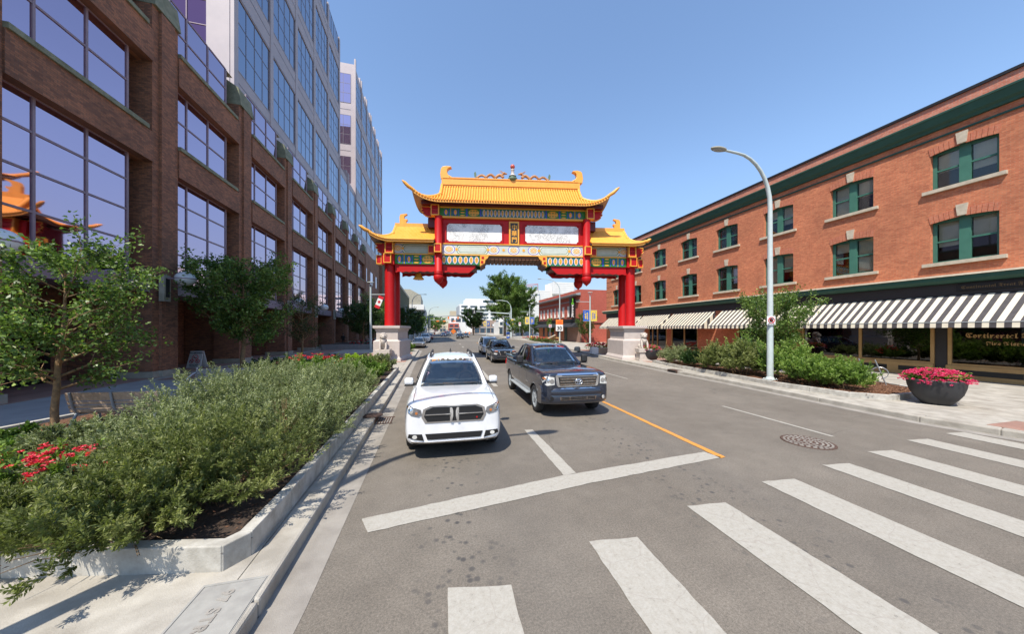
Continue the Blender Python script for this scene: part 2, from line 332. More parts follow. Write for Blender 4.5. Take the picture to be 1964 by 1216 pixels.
def strucpoly(name, pts, z, m, h=None, kind='structure'):
    b = MB()
    if h: b.prism(pts, 'z', z - h, z)
    else: b.add([(x, y, z) for x, y in pts], [tuple(range(len(pts)))])
    return b.build(name, m, None, kind=kind)
def raw_mesh(name, V, quads_n, m, tone, tri=False):
    me = bpy.data.meshes.new(name); n = len(V)
    me.vertices.add(n); me.vertices.foreach_set('co', V.astype(np.float32).ravel())
    nf = n // 4; me.loops.add(n); me.loops.foreach_set('vertex_index', np.arange(n, dtype=np.int32))
    me.polygons.add(nf); me.polygons.foreach_set('loop_start', np.arange(0, n, 4, dtype=np.int32))
    me.polygons.foreach_set('loop_total', np.full(nf, 4, dtype=np.int32))
    a = me.attributes.new('tone', 'FLOAT', 'POINT'); a.data.foreach_set('value', np.repeat(tone, 4).astype(np.float32))
    me.materials.append(M[m]); me.update(calc_edges=True); return me
def leaves(P, D, size, width, tone):
    n = len(P); D = D / (np.linalg.norm(D, axis=1, keepdims=True) + 1e-9)
    r = RNG.normal(size=(n, 3)); Wd = np.cross(D, r); Wd /= (np.linalg.norm(Wd, axis=1, keepdims=True) + 1e-9)
    Nn = np.cross(D, Wd); s = (size * RNG.uniform(.6, 1.25, n))[:, None]; w = (width * RNG.uniform(.7, 1.2, n))[:, None]
    V = np.empty((n, 4, 3)); V[:, 0] = P; V[:, 1] = P + D * s * .5 + Wd * w * .5 + Nn * w * .15
    V[:, 2] = P + D * s - Nn * s * .12; V[:, 3] = P + D * s * .5 - Wd * w * .5 + Nn * w * .15
    return V.reshape(-1, 3)
# ================================================================ GROUND, ROAD, PAVEMENTS
strucpoly('ground', [(-3000, -500), (3000, -500), (3000, 5000), (-3000, 5000)], -.03, 'ground')
strucpoly('road', [(-60, -40), (90, -40), (90, 60), (90, 1500), (-60, 1500)], 0, 'asphalt')
KL = [(-1.45, 3.2), (-1.45, 12), (-1.5, 22), (-1.45, 38.5), (-3.4, 41.5), (-2.7, 62), (-1.3, 88), (1.5, 150), (7.5, 300), (19, 600)]
KR = [(12.95, 4.4), (12.75, 5.6), (12.95, 8), (13.35, 12), (13.5, 15.5), (14.2, 22.5), (15.6, 32), (17.0, 40), (18.6, 55), (19.4, 66), (20.6, 93), (24.5, 150), (34, 300), (52, 600)]
CL = [(-1.45, 3.2), (-1.48, 2.4), (-1.75, 1.5), (-2.4, .7), (-3.4, .2), (-5, 0), (-40, 0)]     # corner curve left
CR = [(12.95, 4.4), (13.3, 3.4), (14.0, 2.4), (15.2, 1.6), (17, 1.1), (60, 1.0)]
def off(pl, d):
    out = []
    for i, p in enumerate(pl):
        a = Vector(pl[max(i - 1, 0)]); b = Vector(pl[min(i + 1, len(pl) - 1)]); t = (b - a).normalized(); out.append((p[0] + t.y * d, p[1] - t.x * d))
    return out
def pavement(name, edge, far, m, label=None):
    return strucpoly(name, list(edge) + far, .15, m, .4)
eL = CL[::-1][:-1] + KL; eR = CR[::-1][:-1] + KR
iL = off(eL, -.32); iR = off(eR, .32)
pavement('pavement', iL, [(-60, 600), (-60, 0.3)], 'concrete')
pavement('pavement', iR, [(120, 600), (120, 1.3)][0:2], 'concrete')
def kerb(edge, inner, z0=-.1, z1=.155):
    # each cast length of kerb is a piece
    root = None; cnt = 0
    b0 = MB()
    for i in range(len(edge) - 1):
        a, b, c, d = edge[i], edge[i + 1], inner[i + 1], inner[i]
        L = (Vector(a) - Vector(b)).length; n = max(1, round(L / 3.0)) if max(a[1], b[1]) < 60 and L < 60 else 1
        for k in range(n):
            t0, t1 = k / n, (k + 1) / n; g = .006 / max(L, .1)
            def lp(p, q, t): return (p[0] + (q[0] - p[0]) * t, p[1] + (q[1] - p[1]) * t)
            ts, te = (t0 + g if n > 1 else t0), (t1 - g if n > 1 else t1)
            P = [lp(a, b, ts), lp(a, b, te), lp(d, c, te), lp(d, c, ts)]
            m = MB(); m.prism(P, 'z', z0, z1 + random.uniform(-.002, .002))
            if root is None:
                root = m.build('kerb', 'concrete', None, bevel=.03, kind='structure')
            else:
                m.build('kerb_stone', 'concrete', root, bevel=.03)
kerb(eL, iL); kerb(eR, iR)
def strip(name, edge, d0, d1, z, m):
    a, b = off(edge, d0), off(edge, d1); mb = MB()
    for i in range(len(edge) - 1):
        mb.quad((*a[i], z), (*a[i + 1], z), (*b[i + 1], z), (*b[i], z))
    return mb.build(name, m, None, kind='structure')
strip('gutter', eL, .36, 0.0, .004, 'concrete_gutter'); strip('gutter', eR, -.34, 0.0, .004, 'concrete_gutter')
# paver bands on the pavements
strucpoly('paver_band', [(-12.4, 18.2), (-9.8, 18.2), (-9.8, 42), (-12.4, 42)], .154, 'paver')
strucpoly('paver_band', [(-9.78, 24.2), (-1.85, 24.0), (-1.85, 34), (-9.78, 34)], .154, 'paver')
strucpoly('paver_band', [(-19, 6), (-12.9, 6), (-12.9, 75), (-19, 75)], .156, 'paver')
strucpoly('pavement_strip', [(-12.85, 4), (-8.45, 4), (-9.75, 18.1), (-12.85, 18.1)], .154, 'concrete_blue')
strucpoly('paver_band', [(15.0, 19.5), (23.4, 19.5), (23.4, 34), (16.4, 34)], .154, 'paver')
# sawn pavement bays on the right-hand corner, each slab of concrete a piece
slab_root = None
for i in range(5):
    for j in range(7):
        x0 = 15.9 + i * 1.62; y0 = 1.75 + j * 1.5
        if x0 + 1.6 > 24.0: continue
        m = MB().box(x0, x0 + 1.612, y0, y0 + 1.492, .1, .158 + random.uniform(-.001, .001))
        slab_root = m.build('paving_slab' if slab_root else 'pavement_slabs', 'concrete', slab_root, bevel=.006, **({} if slab_root else dict(kind='structure'))) if slab_root is None else (m.build('paving_slab', 'concrete', slab_root, bevel=.006), slab_root)[1]
o = MB().box(13.25, 14.5, 3.75, 4.7, .1, .160).build('tactile_paving', 'paver', None, kind='structure')
# road markings
def mark(name, pts, m='road_white', z=.008):
    # densify edges so the outline is slightly ragged
    out = []
    for i in range(len(pts)):
        a = Vector(pts[i]); b = Vector(pts[(i + 1) % len(pts)]); n = max(1, int((b - a).length / .11)); nr = Vector((-(b - a).y, (b - a).x)).normalized()
        for k in range(n):
            q = a.lerp(b, k / n) + nr * random.uniform(-.008, .008); out.append((q.x, q.y))
    return strucpoly(name, out, z, m)
mark('stop_line', [(-.90, 4.52), (-.76, 4.2), (2.42, 4.66), (5.47, 4.98), (5.37, 5.30), (2.1, 5.02)])
mark('lane_line', [(2.18, 5.02), (2.43, 5.06), (2.43, 7.52), (2.23, 7.54)], z=.008)
mark('lane_line', [(2.62, 13.6), (2.82, 13.6), (3.02, 19.4), (2.84, 19.4)]); mark('lane_line', [(3.3, 27.0), (3.5, 27.0), (3.7, 32), (3.52, 32)])
mark('lane_line', [(4.1, 44), (4.3, 44), (4.45, 47), (4.27, 47)]); mark('lane_line', [(4.5, 53), (4.7, 53), (4.8, 56), (4.6, 56)])
mark('centre_line', [(5.42, 4.95), (5.56, 4.98), (6.0, 14.0), (6.9, 33), (8.3, 60), (8.18, 60), (6.78, 33), (5.88, 14.0)], 'road_orange')
mark('lane_line', [(9.0, 5.33), (9.1, 5.3), (9.22, 8.3), (9.12, 8.33)]); mark('lane_line', [(9.53, 14.05), (9.63, 14.05), (9.75, 17.6), (9.65, 17.6)])
mark('lane_line', [(10.3, 25), (10.42, 25), (10.6, 30), (10.48, 30)]); mark('lane_line', [(11.6, 42), (11.72, 42), (11.9, 46), (11.78, 46)])
T = [((.15, 3.11), (.75, 3.0)), ((1.79, 3.39), (2.39, 3.32)), ((3.49, 3.73), (4.10, 3.67)), ((5.23, 4.03), (5.86, 3.97)), ((6.96, 4.25), (7.53, 4.18)), ((8.61, 4.49), (9.21, 4.42)), ((10.36, 4.74), (10.95, 4.68)), ((11.93, 4.82), (12.5, 4.77))]
for (a, b) in T:
    mark('crosswalk_stripe', [a, b, (b[0] - .13, b[1] - 3.3), (a[0] - .13, a[1] - 3.3)])
for yy in (70, 74, 78): mark('crosswalk_stripe', [(0.2, yy), (13, yy - 1), (13, yy - .4), (.2, yy + .6)])
# ---- manhole, drains, plaque
mh = empty('manhole_cover', (8.07, 5.2, .004), 0, 'round rust brown manhole cover in the right lane beside the white dashed line', 'manhole cover')
MB().lathe([(.47, 0), (.47, .008), (.44, .010), (.43, .004), (1e-4, .004)], n=40).build('frame', 'iron', mh)
cvr = MB()
for r_ in (.06, .16, .25, .33, .40):
    k = max(6, int(r_ * 60))
    for i in range(k):
        a0 = 2 * pi * i / k; a1 = a0 + 2 * pi / k * .62
        P = [(math.cos(a) * q, math.sin(a) * q) for a, q in ((a0, r_ - .02), (a1, r_ - .02), (a1, r_ + .02), (a0, r_ + .02))]
        cvr.prism(P, 'z', .004, .012)
cvr.build('raised_pattern', 'concrete_gutter', mh)
dr = empty('storm_drain', (-1.27, 9.15, 0), 0, 'rusty kerb drain with slotted grate in the left gutter beside the planter', 'drain')
MB().lathe([(.27, .155), (.27, .163), (1e-4, .165)], (-.30, .15, 0), 24).build('access_cover', 'iron', dr)
gr = MB()
for i in range(6): gr.box(-.14 + i * .065, -.11 + i * .065, -.2, .42, .005, .016)
gr.box(-.15, .25, -.22, -.18, .005, .017); gr.box(-.15, .25, .42, .46, .005, .017); gr.build('grate', 'iron', dr)
MB().box(-.19, -.172, -.25, .5, .0, .13).build('kerb_inlet', 'iron', dr)
dr = empty('storm_drain', (13.5, 15.5, 0), R(-3), 'small rusty inlet in the right kerb in front of the shrubs', 'drain')
MB().box(-.03, .35, -.4, .4, .02, .165).build('inlet_box', 'iron', dr); MB().box(-.04, -.032, -.3, .3, .03, .13).build('opening', 'black', dr)
pq = empty('street_name_plaque', (-1.76, 2.72, .152), R(0), 'grey cast street name plaque set in the pavement at the left corner', 'plaque')
MB().box(-.26, .26, -.95, .78, 0, .006).build('plate', 'cast_plaque', pq)
bb = MB()
for a in ((-.25, -.235, -.93, .76), (.235, .25, -.93, .76), (-.234, .234, .745, .76), (-.234, .234, -.93, -.915)): bb.box(*a, .006, .012)
bb.build('raised_border', 'cast_plaque', pq)
text('97 STREET', .13, 'concrete_gutter', pq, (-.04, .66, .006), (0, 0, R(-90)), ext=.006, bold=.003, space=1.15)

# ================================================================ BUILDINGS
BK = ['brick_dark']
def pane_mesh(nm, m, w, h, t=.02):      # pane in YZ plane facing +x
    return MB().box(-t, 0, 0, w, 0, h).mesh(nm, m)
pane_cache = {}
def pane(parent, X, y0, y1, z0, z1, m, facing='x', **kw):
    key = (m, facing); 
    if key not in pane_cache:
        pane_cache[key] = (MB().box(-.02, 0, 0, 1, 0, 1) if facing == 'x' else MB().box(0, 1, 0, .02, 0, 1)).mesh('pane', m)
    me = pane_cache[key]
    if facing == 'x': return inst('pane', me, parent, (X, y0, z0), (0, 0, 0), (1, y1 - y0, z1 - z0), **kw)
    return inst('pane', me, parent, (y0, X, z0), (0, 0, 0), (y1 - y0, 1, z1 - z0), **kw)
ob = empty('office_building', (-13, 6, 0), 0, 'dark brown brick office block with stepped piers and violet mirrored windows along the left pavement', 'building')
ob.location = (0, 0, 0)
PY = [13.62 + 7.13 * k for k in range(-1, 9)]          # north edge of each pier
wall = MB()
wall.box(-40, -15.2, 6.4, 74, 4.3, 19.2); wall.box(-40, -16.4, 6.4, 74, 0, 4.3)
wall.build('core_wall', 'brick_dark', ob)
pier = MB(); pier.box(-14.6, -13.12, -1.6, 0, .45, 18.3); pier.box(-13.12, -13.0, -1.22, -.38, .45, 18.25)
pme = pier.mesh('pier', 'brick_dark')
bme = MB().box(-14.66, -13.05, -1.66, .06, .15, .45).box(-13.05, -12.93, -1.28, -.32, .15, .449).mesh('base_stone', 'stone')
cme = MB().add([(-14.6, -1.62, 18.3), (-12.98, -1.62, 18.3), (-12.98, .02, 18.3), (-14.6, .02, 18.3), (-14.9, -1.62, 20.6), (-13.15, -1.62, 19.5), (-13.15, .02, 19.5), (-14.9, .02, 20.6)],
               [(0, 3, 2, 1), (4, 5, 6, 7), (0, 1, 5, 4), (1, 2, 6, 5), (2, 3, 7, 6), (3, 0, 4, 7)]).mesh('cap', 'stone_green')
for y in PY:
    p = inst('pier', pme, ob, (0, y, 0)); inst('base_stone', bme, p); inst('cap', cme, p)
glob_root = None
for k, y in enumerate(PY[:-1]):
    a, b = y + .003, y + 7.13 - 1.603
    if k == len(PY) - 2: pass
    for (z0, z1) in ((10.62, 12.06), (15.5, 17.02)):
        MB().box(-14.2, -13.06, a, b, z0, z1).build('spandrel', 'brick_dark', ob)
        MB().box(-14.0, -12.97, a, b - .35, z1, z1 + .2).build('sill', 'stone_green', ob, bevel=.01)
    MB().box(-15.1, -13.2, a, b, 4.32, 4.98).build('soffit_ledge', 'metal_lilac', ob)
    ys = [a, a + 1.2, a + 2.96, a + 4.72]
    for name_, zs in (('large', [4.98, 6.6, 8.0, 9.37, 10.62]), ('mid', [12.26, 13.9, 15.5]), ('top', [17.22, 18.75, 20.1])):
        w = MB().box(-13.56, -13.46, ys[3] - .05, ys[3] + .05, zs[0], zs[-1])
        X = -13.5
        for yy in ys[:3]: w.box(X - .05, X + .04, yy - .045, yy + .045, zs[0], zs[-1])
        for zz in zs: 
            for q in range(3): w.box(X - .045, X + .035, ys[q] + .045, ys[q + 1] - .045, zz - .04, zz + .04)
            w.box(-14.15, -13.56, ys[3] - .04, ys[3] + .04, zz - .035, zz + .035)
        win = w.build('window', 'metal_lilac', ob)
        for i in range(3):
            for j in range(len(zs) - 1):
                pane(win, X, ys[i] + .045, ys[i + 1] - .045, zs[j] + .04, zs[j + 1] - .04, 'glass_purple')
        for j in range(len(zs) - 1): pane(win, ys[3] + .0, -14.15, -13.56, zs[j] + .035, zs[j + 1] - .035, 'glass_maroon', 'y')
        MB().box(-15.1, -14.16, ys[3] + .0, b, zs[0], min(zs[-1], 19.2)).build('return_wall', 'brick_dark', ob)
        if name_ == 'top':
            MB().add([(-14.2, ys[3] - 3.2, 20.1), (-14.2, b, 20.1), (-13.5, b, 20.1), (-13.5, ys[3] - 3.2, 20.1), (-15.2, ys[3] - 3.2, 21.0), (-15.2, b, 21.0)],
                     [(0, 1, 2, 3), (3, 2, 5, 4), (0, 4, 5, 1), (1, 5, 2), (0, 3, 4)]).build('coping', 'stone', ob)
    # arcade back wall: doors, posters
    fr = MB().box(-16.42, -16.3, a + .6, b - .6, .16, 3.4).build('entrance_door', 'black', ob)
    for q in range(3):
        pane(fr, -16.28, a + .75 + q * 1.35, a + 1.95 + q * 1.35, .5, 3.2, 'glass_maroon')
    MB().box(-16.35, -14.62, y - 1.45, y - .15, .15, 4.3).build('inner_wall', 'brick_dark', ob)
MB().box(-15.4, -15.2, 6.4, 77, 19.2, 20.4).build('roof_parapet', 'stone', ob)
# recessed entrance part beyond the last pier
e = PY[-1]
rp = MB(); rp.box(-15.0, -13.9, e, e + 22, 8.8, 19.6); rp.box(-15, -13.9, e + 4, e + 6, .15, 8.8); rp.box(-15, -13.9, e + 13, e + 15, .15, 8.8)
rp.build('entrance_wall', 'brick_dark', ob)
MB().box(-16.4, -16.2, e, e + 22, 0, 8.8).build('entrance_glazing', 'black', ob)
MB().box(-14.0, -13.2, e, e + 22, 8.7, 9.1).build('entrance_canopy', 'stone_green', ob)
for q in range(3): pane(MB().box(-13.92, -13.87, e + 2 + q * 7, e + 5 + q * 7, 13.0, 16).build('window', 'metal_lilac', ob), -13.86, e + 2.1 + q * 7, e + 4.9 + q * 7, 13.1, 15.9, 'glass_purple')
# wall lamps on the piers: things of their own
LG = 'globe lamps on the left brick piers'
lamp_desc = {0: 'white globe wall lamp on the nearest brick pier, cut by the left picture edge', 1: 'white globe wall lamp on the brick pier above the sandwich board',
             2: 'white globe wall lamp half hidden behind the second pavement tree', 3: 'white globe lamp on the pier behind the thin conical tree', 4: 'white globe lamp on the pier just right of the thin conical tree',
             5: 'white globe lamp on the pier above the walking person', 6: 'white globe lamp on the last pier left of the red gate column', 7: 'farthest white globe lamp, at the gate column'}
for k, y in enumerate(PY[1:9]):
    lp = empty('wall_lamp', (-13.0, y - .78, 5.05), 0, lamp_desc[k], 'lamp', LG)
    b = MB(); b.box(.0, .22, -.62, -.22, -1.15, .15); b.build('wall_bracket', 'stone', lp)
    MB().box(.221, .24, -.53, -.31, -.95, 0).build('bracket_slot', 'black', lp)
    MB().tube([(.1, -.42, .0), (.95, -.42, .0)], .045).build('arm', 'metal_lilac', lp)
    MB().ball((.95, -.42, 0), .42, 14, rz=.36).build('globe', 'globe', lp)
    MB().lathe([(.425, -.02), (.43, .0), (.425, .02)], (.95, -.42, 0), 24).build('band', 'metal_lilac', lp)

# ---- office towers above
def tower(label, y0, nb, bay, z_lo, ztop, X=-18.4, depth=24, south=True, panes=True, ref=28.1):
    t = empty('office_tower', (0, 0, 0), 0, label, 'building')
    MB().box(X - depth, X - .35, y0, y0 + nb * bay, z_lo, ztop - 1.2).build('wall', 'cladding', t)
    for k in range(nb + 1):
        y = y0 + k * bay
        MB().box(X - .35, X, y - .35, y + .35, z_lo, ztop).build('column', 'cladding', t)
        if k and k < nb + 1: MB().box(X - 2.6, X - .36, y - .5, y + .0, ztop - 1.2, ztop + .6).build('roof_fin', 'cladding', t)
    zs = [ref - 10.3 * 3, ref - 20.6, ref - 10.3, ref, ref + 10.3, ref + 20.6, ref + 30.9]
    for k in range(nb):
        a = y0 + k * bay + .353; b = y0 + (k + 1) * bay - .353
        for z in zs:
            lo, hi = z, min(z + 7.2, ztop - .2)
            if hi - lo < 1.5 or hi < z_lo + 1: continue
            lo = max(lo, z_lo)
            # spandrel below
            sb, st = z - 3.1, z
            if st > z_lo:
                sp = MB(); h = (st - max(sb, z_lo))
                sp.box(X - .34, X - .06, a, b, max(sb, z_lo), st); sp.build('spandrel', 'cladding', t)
                MB().box(X - .059, X - .04, a, b, st - .16, st - .08).box(X - .059, X - .04, a, b, st - 1.35, st - 1.27).box(X - .059, X - .04, a, b, max(sb, z_lo) + .1, max(sb, z_lo) + .18).build('joint', 'tower_frame', t)
            nx, nz = 4, max(1, round((hi - lo) / 2.4)); f = MB()
            for i in range(nx + 1): yy = a + (b - a) * i / nx; f.box(X - .20, X - .12, yy - .035, yy + .035, lo, hi)
            for j in range(nz + 1): zz = lo + (hi - lo) * j / nz; f.box(X - .195, X - .125, a, b, zz - .035, zz + .035)
            w = f.build('window', 'tower_frame', t)
            if panes:
                for i in range(nx):
                    for j in range(nz): pane(w, X - .15, a + (b - a) * i / nx + .035, a + (b - a) * (i + 1) / nx - .035, lo + (hi - lo) * j / nz + .035, lo + (hi - lo) * (j + 1) / nz - .035, 'glass_blue')
            else:
                MB().box(X - .17, X - .15, a, b, lo, hi).build('pane', 'glass_blue', w)
    if south:   # end wall facing the camera
        for z in zs:
            lo, hi = max(z, z_lo), min(z + 7.2, ztop - 3)
            if hi - lo < 1.5: continue
            f = MB()
            for i in range(3): xx = X - 4.6 + i * 1.7; f.box(xx - .04, xx + .04, y0 - .06, y0 + .03, lo, hi)
            nz = 3
            for j in range(nz + 1): zz = lo + (hi - lo) * j / nz; f.box(X - 4.6, X - 1.2, y0 - .055, y0 + .03, zz - .04, zz + .04)
            w = f.build('window', 'tower_frame', t)
            for i in range(2):
                for j in range(nz): pane(w, y0 - .03, X - 4.56 + i * 1.7, X - 2.94 + i * 1.7, lo + (hi - lo) * j / nz + .04, lo + (hi - lo) * (j + 1) / nz - .04, 'glass_purple', 'y')
            MB().box(X - 4.6, X - 1.2, y0 - .03, y0 - .01, lo - 1.7, lo - 1.6).build('joint', 'tower_frame', t)
    return t
tA = tower('tall pale concrete and glass office tower rising directly above the dark brick block', 36.4, 5, 7.13, 17, 62.6, south=False)
# maroon glazed corner of tower A, set back beside its sunlit white corner column
MB().box(-20.6, -18.75, 36.0, 36.39, 17, 62).build('corner_column', 'cladding', tA)
f = MB(); 
for i in range(7): f.box(-30.6 + i * 1.65, -30.52 + i * 1.65, 36.28, 36.38, 17, 60)
for j in range(19): f.box(-30.6, -20.62, 36.29, 36.37, 17 + j * 2.4, 17.08 + j * 2.4)
w = f.build('corner_window', 'metal_lilac', tA)
for i in range(6):
    for j in range(18): pane(w, 36.34, -30.52 + i * 1.65, -28.95 + i * 1.65, 17.08 + j * 2.4, 19.4 + j * 2.4, 'glass_maroon', 'y')
tl = tower('lower pale linking wing between the two glass office towers', 72.45, 2, 7.13, 17, 38.2, south=False, panes=False)
tB = tower('farther pale office tower with stepped roof fins behind the lower link', 86.5, 6, 7.13, 17, 70, depth=20, panes=False)

# ---- brick hall beyond, with thin ribs
bh = empty('brick_hall', (0, 0, 0), 0, 'long ribbed dark brick hall seen right of the left gate column', 'building')
MB().box(-30, -13.3, 93.5, 198, 0, 20.6).build('wall', 'brick_dark', bh); MB().box(-30, -12.9, 93.5, 198, 20.6, 21.6).build('coping', 'stone', bh)
rme = MB().box(-13.3, -12.95, 0, .5, 0, 20.6).mesh('rib', 'stone_green')
for i in range(34): inst('rib', rme, bh, (0, 94 + i * 3.1, 0))
lb = empty('library_building', (0, 0, 0), 0, 'angular pale stone and glass library far down the left side of the street', 'building')
MB().prism([(-20, 27), (-12.8, 27), (-6.4, 23.5), (-6.4, 18), (-20, 18)], 'y', 202, 245).build('upper_slab', 'stone', lb)
MB().box(-20, -4.6, 201, 240, 14.6, 17.8).build('middle_slab', 'white_panel', lb)
MB().box(-20, -3.4, 204, 240, 0, 14.6).build('glass_hall', 'grey_far', lb)
f = MB()
for i in range(9): f.box(-13 + i * 1.15, -12.8 + i * 1.15, 203.6, 203.99, 2, 14.6)
for z in (5, 8, 11): f.box(-13, -3.4, 203.7, 203.98, z, z + .2)
f.build('glazing_bar', 'white_panel', lb); MB().box(-14, -5, 197, 204, 3.2, 4.6).build('canopy', 'stone', lb)

# ---- right-hand brick building
rb = empty('brick_shop_building', (0, 0, 0), 0, 'three storey orange brick building with green cornice and striped awnings on the right', 'building')
X = 24.2
wc = [9.26 + 4.1 * i for i in range(-2, 8)]       # window centres
ww = 1.0
def wall_with_holes(y0, y1, z0, z1, holes, m, name, par, X0=24.2, X1=24.8):
    ys = sorted({y0, y1} | {h[0] for h in holes} | {h[1] for h in holes}); zs = sorted({z0, z1} | {h[2] for h in holes} | {h[3] for h in holes}); b = MB()
    for i in range(len(ys) - 1):
        run = None
        for j in range(len(zs) - 1):
            cy, cz = (ys[i] + ys[i + 1]) / 2, (zs[j] + zs[j + 1]) / 2
            solid = not any(h[0] < cy < h[1] and h[2] < cz < h[3] for h in holes)
            if solid: run = (zs[j] if run is None else run)
            if run is not None and (not solid or j == len(zs) - 2):
                b.box(X0, X1, ys[i], ys[i + 1], run, zs[j + 1] if solid else zs[j]); run = None
    return b.build(name, m, par)
holes = [(c - ww, c + ww, z, z + h) for c in wc for z, h in ((5.78, 2.16), (9.42, 1.92))]
wall_with_holes(-4, 40.6, 5.1, 12.0, holes, 'brick_orange', 'upper_wall', rb)
MB().box(24.8, 40, -4, 40.6, 4, 12).build('inner_core', 'dark_room', rb)
MB().box(24.2, 40, -4, 40.6, 12.95, 13.62).build('parapet', 'brick_parapet', rb); MB().box(24.12, 40.1, -4.1, 40.7, 13.62, 13.75).build('coping', 'black', rb)
c_ = MB(); c_.prism([(24.25, 12.30), (24.08, 12.32), (24.05, 12.44), (23.92, 12.52), (23.86, 12.68), (23.80, 12.84), (24.25, 12.86)], 'y', -4.05, 41.0); c_.build('cornice', 'green_trim', rb)
MB().prism([(24.25, 12.80), (23.80, 12.845), (23.76, 12.87), (23.75, 12.95), (24.25, 12.97)], 'y', -4.1, 41.1).build('cornice_edge', 'green_trim', rb)
MB().box(24.2, 24.8, -4, 40.6, 12.0, 12.31).build('frieze', 'brick_orange', rb)
MB().box(24.13, 24.2, -4, 40.6, 11.92, 12.0).build('string_course', 'green_trim', rb)
# arch soldiers, sills, keystones, windows
def arch_mesh():
    b = MB(); n = 13
    for i in range(n):
        t0, t1 = -1 + 2 * i / n, -1 + 2 * (i + 1) / n
        if abs((t0 + t1) / 2) < .09: continue
        def z(t): return .10 * (1 - t * t)
        g = .008
        b.add([(-.02, t0 * ww + g, z(t0) - .165), (-.02, t1 * ww - g, z(t1) - .165), (-.02, t1 * ww * 1.06 - g, z(t1) + .22), (-.02, t0 * ww * 1.06 + g, z(t0) + .22),
               (.04, t0 * ww + g, z(t0) - .165), (.04, t1 * ww - g, z(t1) - .165), (.04, t1 * ww * 1.06 - g, z(t1) + .22), (.04, t0 * ww * 1.06 + g, z(t0) + .22)],
              [(3, 2, 1, 0), (0, 1, 5, 4), (2, 3, 7, 6), (0, 4, 7, 3), (1, 2, 6, 5)])
    return b.mesh('brick_arch', 'brick_arch')
am = arch_mesh(); sm = MB().box(-.14, .3, -1.22, 1.22, -.16, 0).mesh('sill', 'stone_cream'); km = MB().add(
    [(-.07, -.13, -.05), (-.07, .13, -.05), (-.07, .18, .48), (-.07, -.18, .48), (.05, -.13, -.05), (.05, .13, -.05), (.05, .18, .48), (.05, -.18, .48)], [(3, 2, 1, 0), (0, 1, 5, 4), (2, 3, 7, 6), (0, 4, 7, 3), (1, 2, 6, 5)]).mesh('keystone', 'stone_cream')
def frame_mesh(h):
    b = MB(); b.box(0, .10, -ww, -ww + .13, 0, h); b.box(0, .10, ww - .13, ww, 0, h); b.box(-.03, .12, -.17, .17, 0, h); b.box(0, .1, -ww + .13, -.17, 0, .09); b.box(0, .1, .17, ww - .13, 0, .09)
    b.box(0, .1, -ww + .13, -.17, h - .2, h); b.box(0, .1, .17, ww - .13, h - .2, h); b.box(.02, .1, -ww + .13, -.17, h * .47, h * .47 + .08); b.box(.02, .1, .17, ww - .13, h * .47, h * .47 + .08)
    return b.mesh('window', 'green_frame')
fm = {2.16: frame_mesh(2.16), 1.92: frame_mesh(1.92)}
gm = MB().box(0, .012, 0, .7, 0, 1).mesh('pane', 'win_glass'); blm = MB().box(0, .01, 0, .68, -1, 0).mesh('blind', 'blind')
for c in wc:
    for z, h in ((5.78, 2.16), (9.42, 1.92)):
        w = inst('window', fm[h], rb, (24.42, c, z))
        inst('sill', sm, w, (-.22, 0, 0)); inst('keystone', km, w, (-.22, 0, h)); inst('brick_arch', am, w, (-.22, 0, h - .02))
        for sgn in (-.87, .17):
            for q in range(2): inst('pane', gm, w, (.05, sgn, .09 + q * (h * .47)), (0, 0, 0), (1, 1, h * .47 - (.02 if q == 0 else .16)))
            inst('blind', blm, w, (.16, sgn + .01, h - .15), (0, 0, 0), (1, 1, random.choice([.6, .9, 1.2, h - .3, h - .3, h - .25])))
# ledge + fascia above shop
MB().prism([(24.2, 5.1), (23.72, 5.1), (23.70, 5.02), (24.2, 4.98)], 'y', -4, 41).build('ledge_top', 'stone_cream', rb)
MB().prism([(24.2, 4.98), (23.74, 5.0), (23.78, 4.84), (23.95, 4.72), (24.2, 4.70)], 'y', -4, 41).build('ledge', 'green_trim', rb)
MB().box(24.15, 24.8, -4, 40.6, 4.15, 4.70).build('fascia', 'shop_dark', rb)
sg = MB().box(24.08, 24.149, 4.6, 9.4, 4.32, 4.62).build('name_board', 'black', rb)
FR = lambda s_: ''.join(chr(0x1D56C + ord(c) - 65) if 'A' <= c <= 'Z' else chr(0x1D586 + ord(c) - 97) if 'a' <= c <= 'z' else c for c in s_)
text(FR('Continental Treat Fine Bistro'), .185, 'tan_dim', rb, (24.07, 9.25, 4.40), (R(90), 0, R(-90)), ext=.004, sx=1.05)
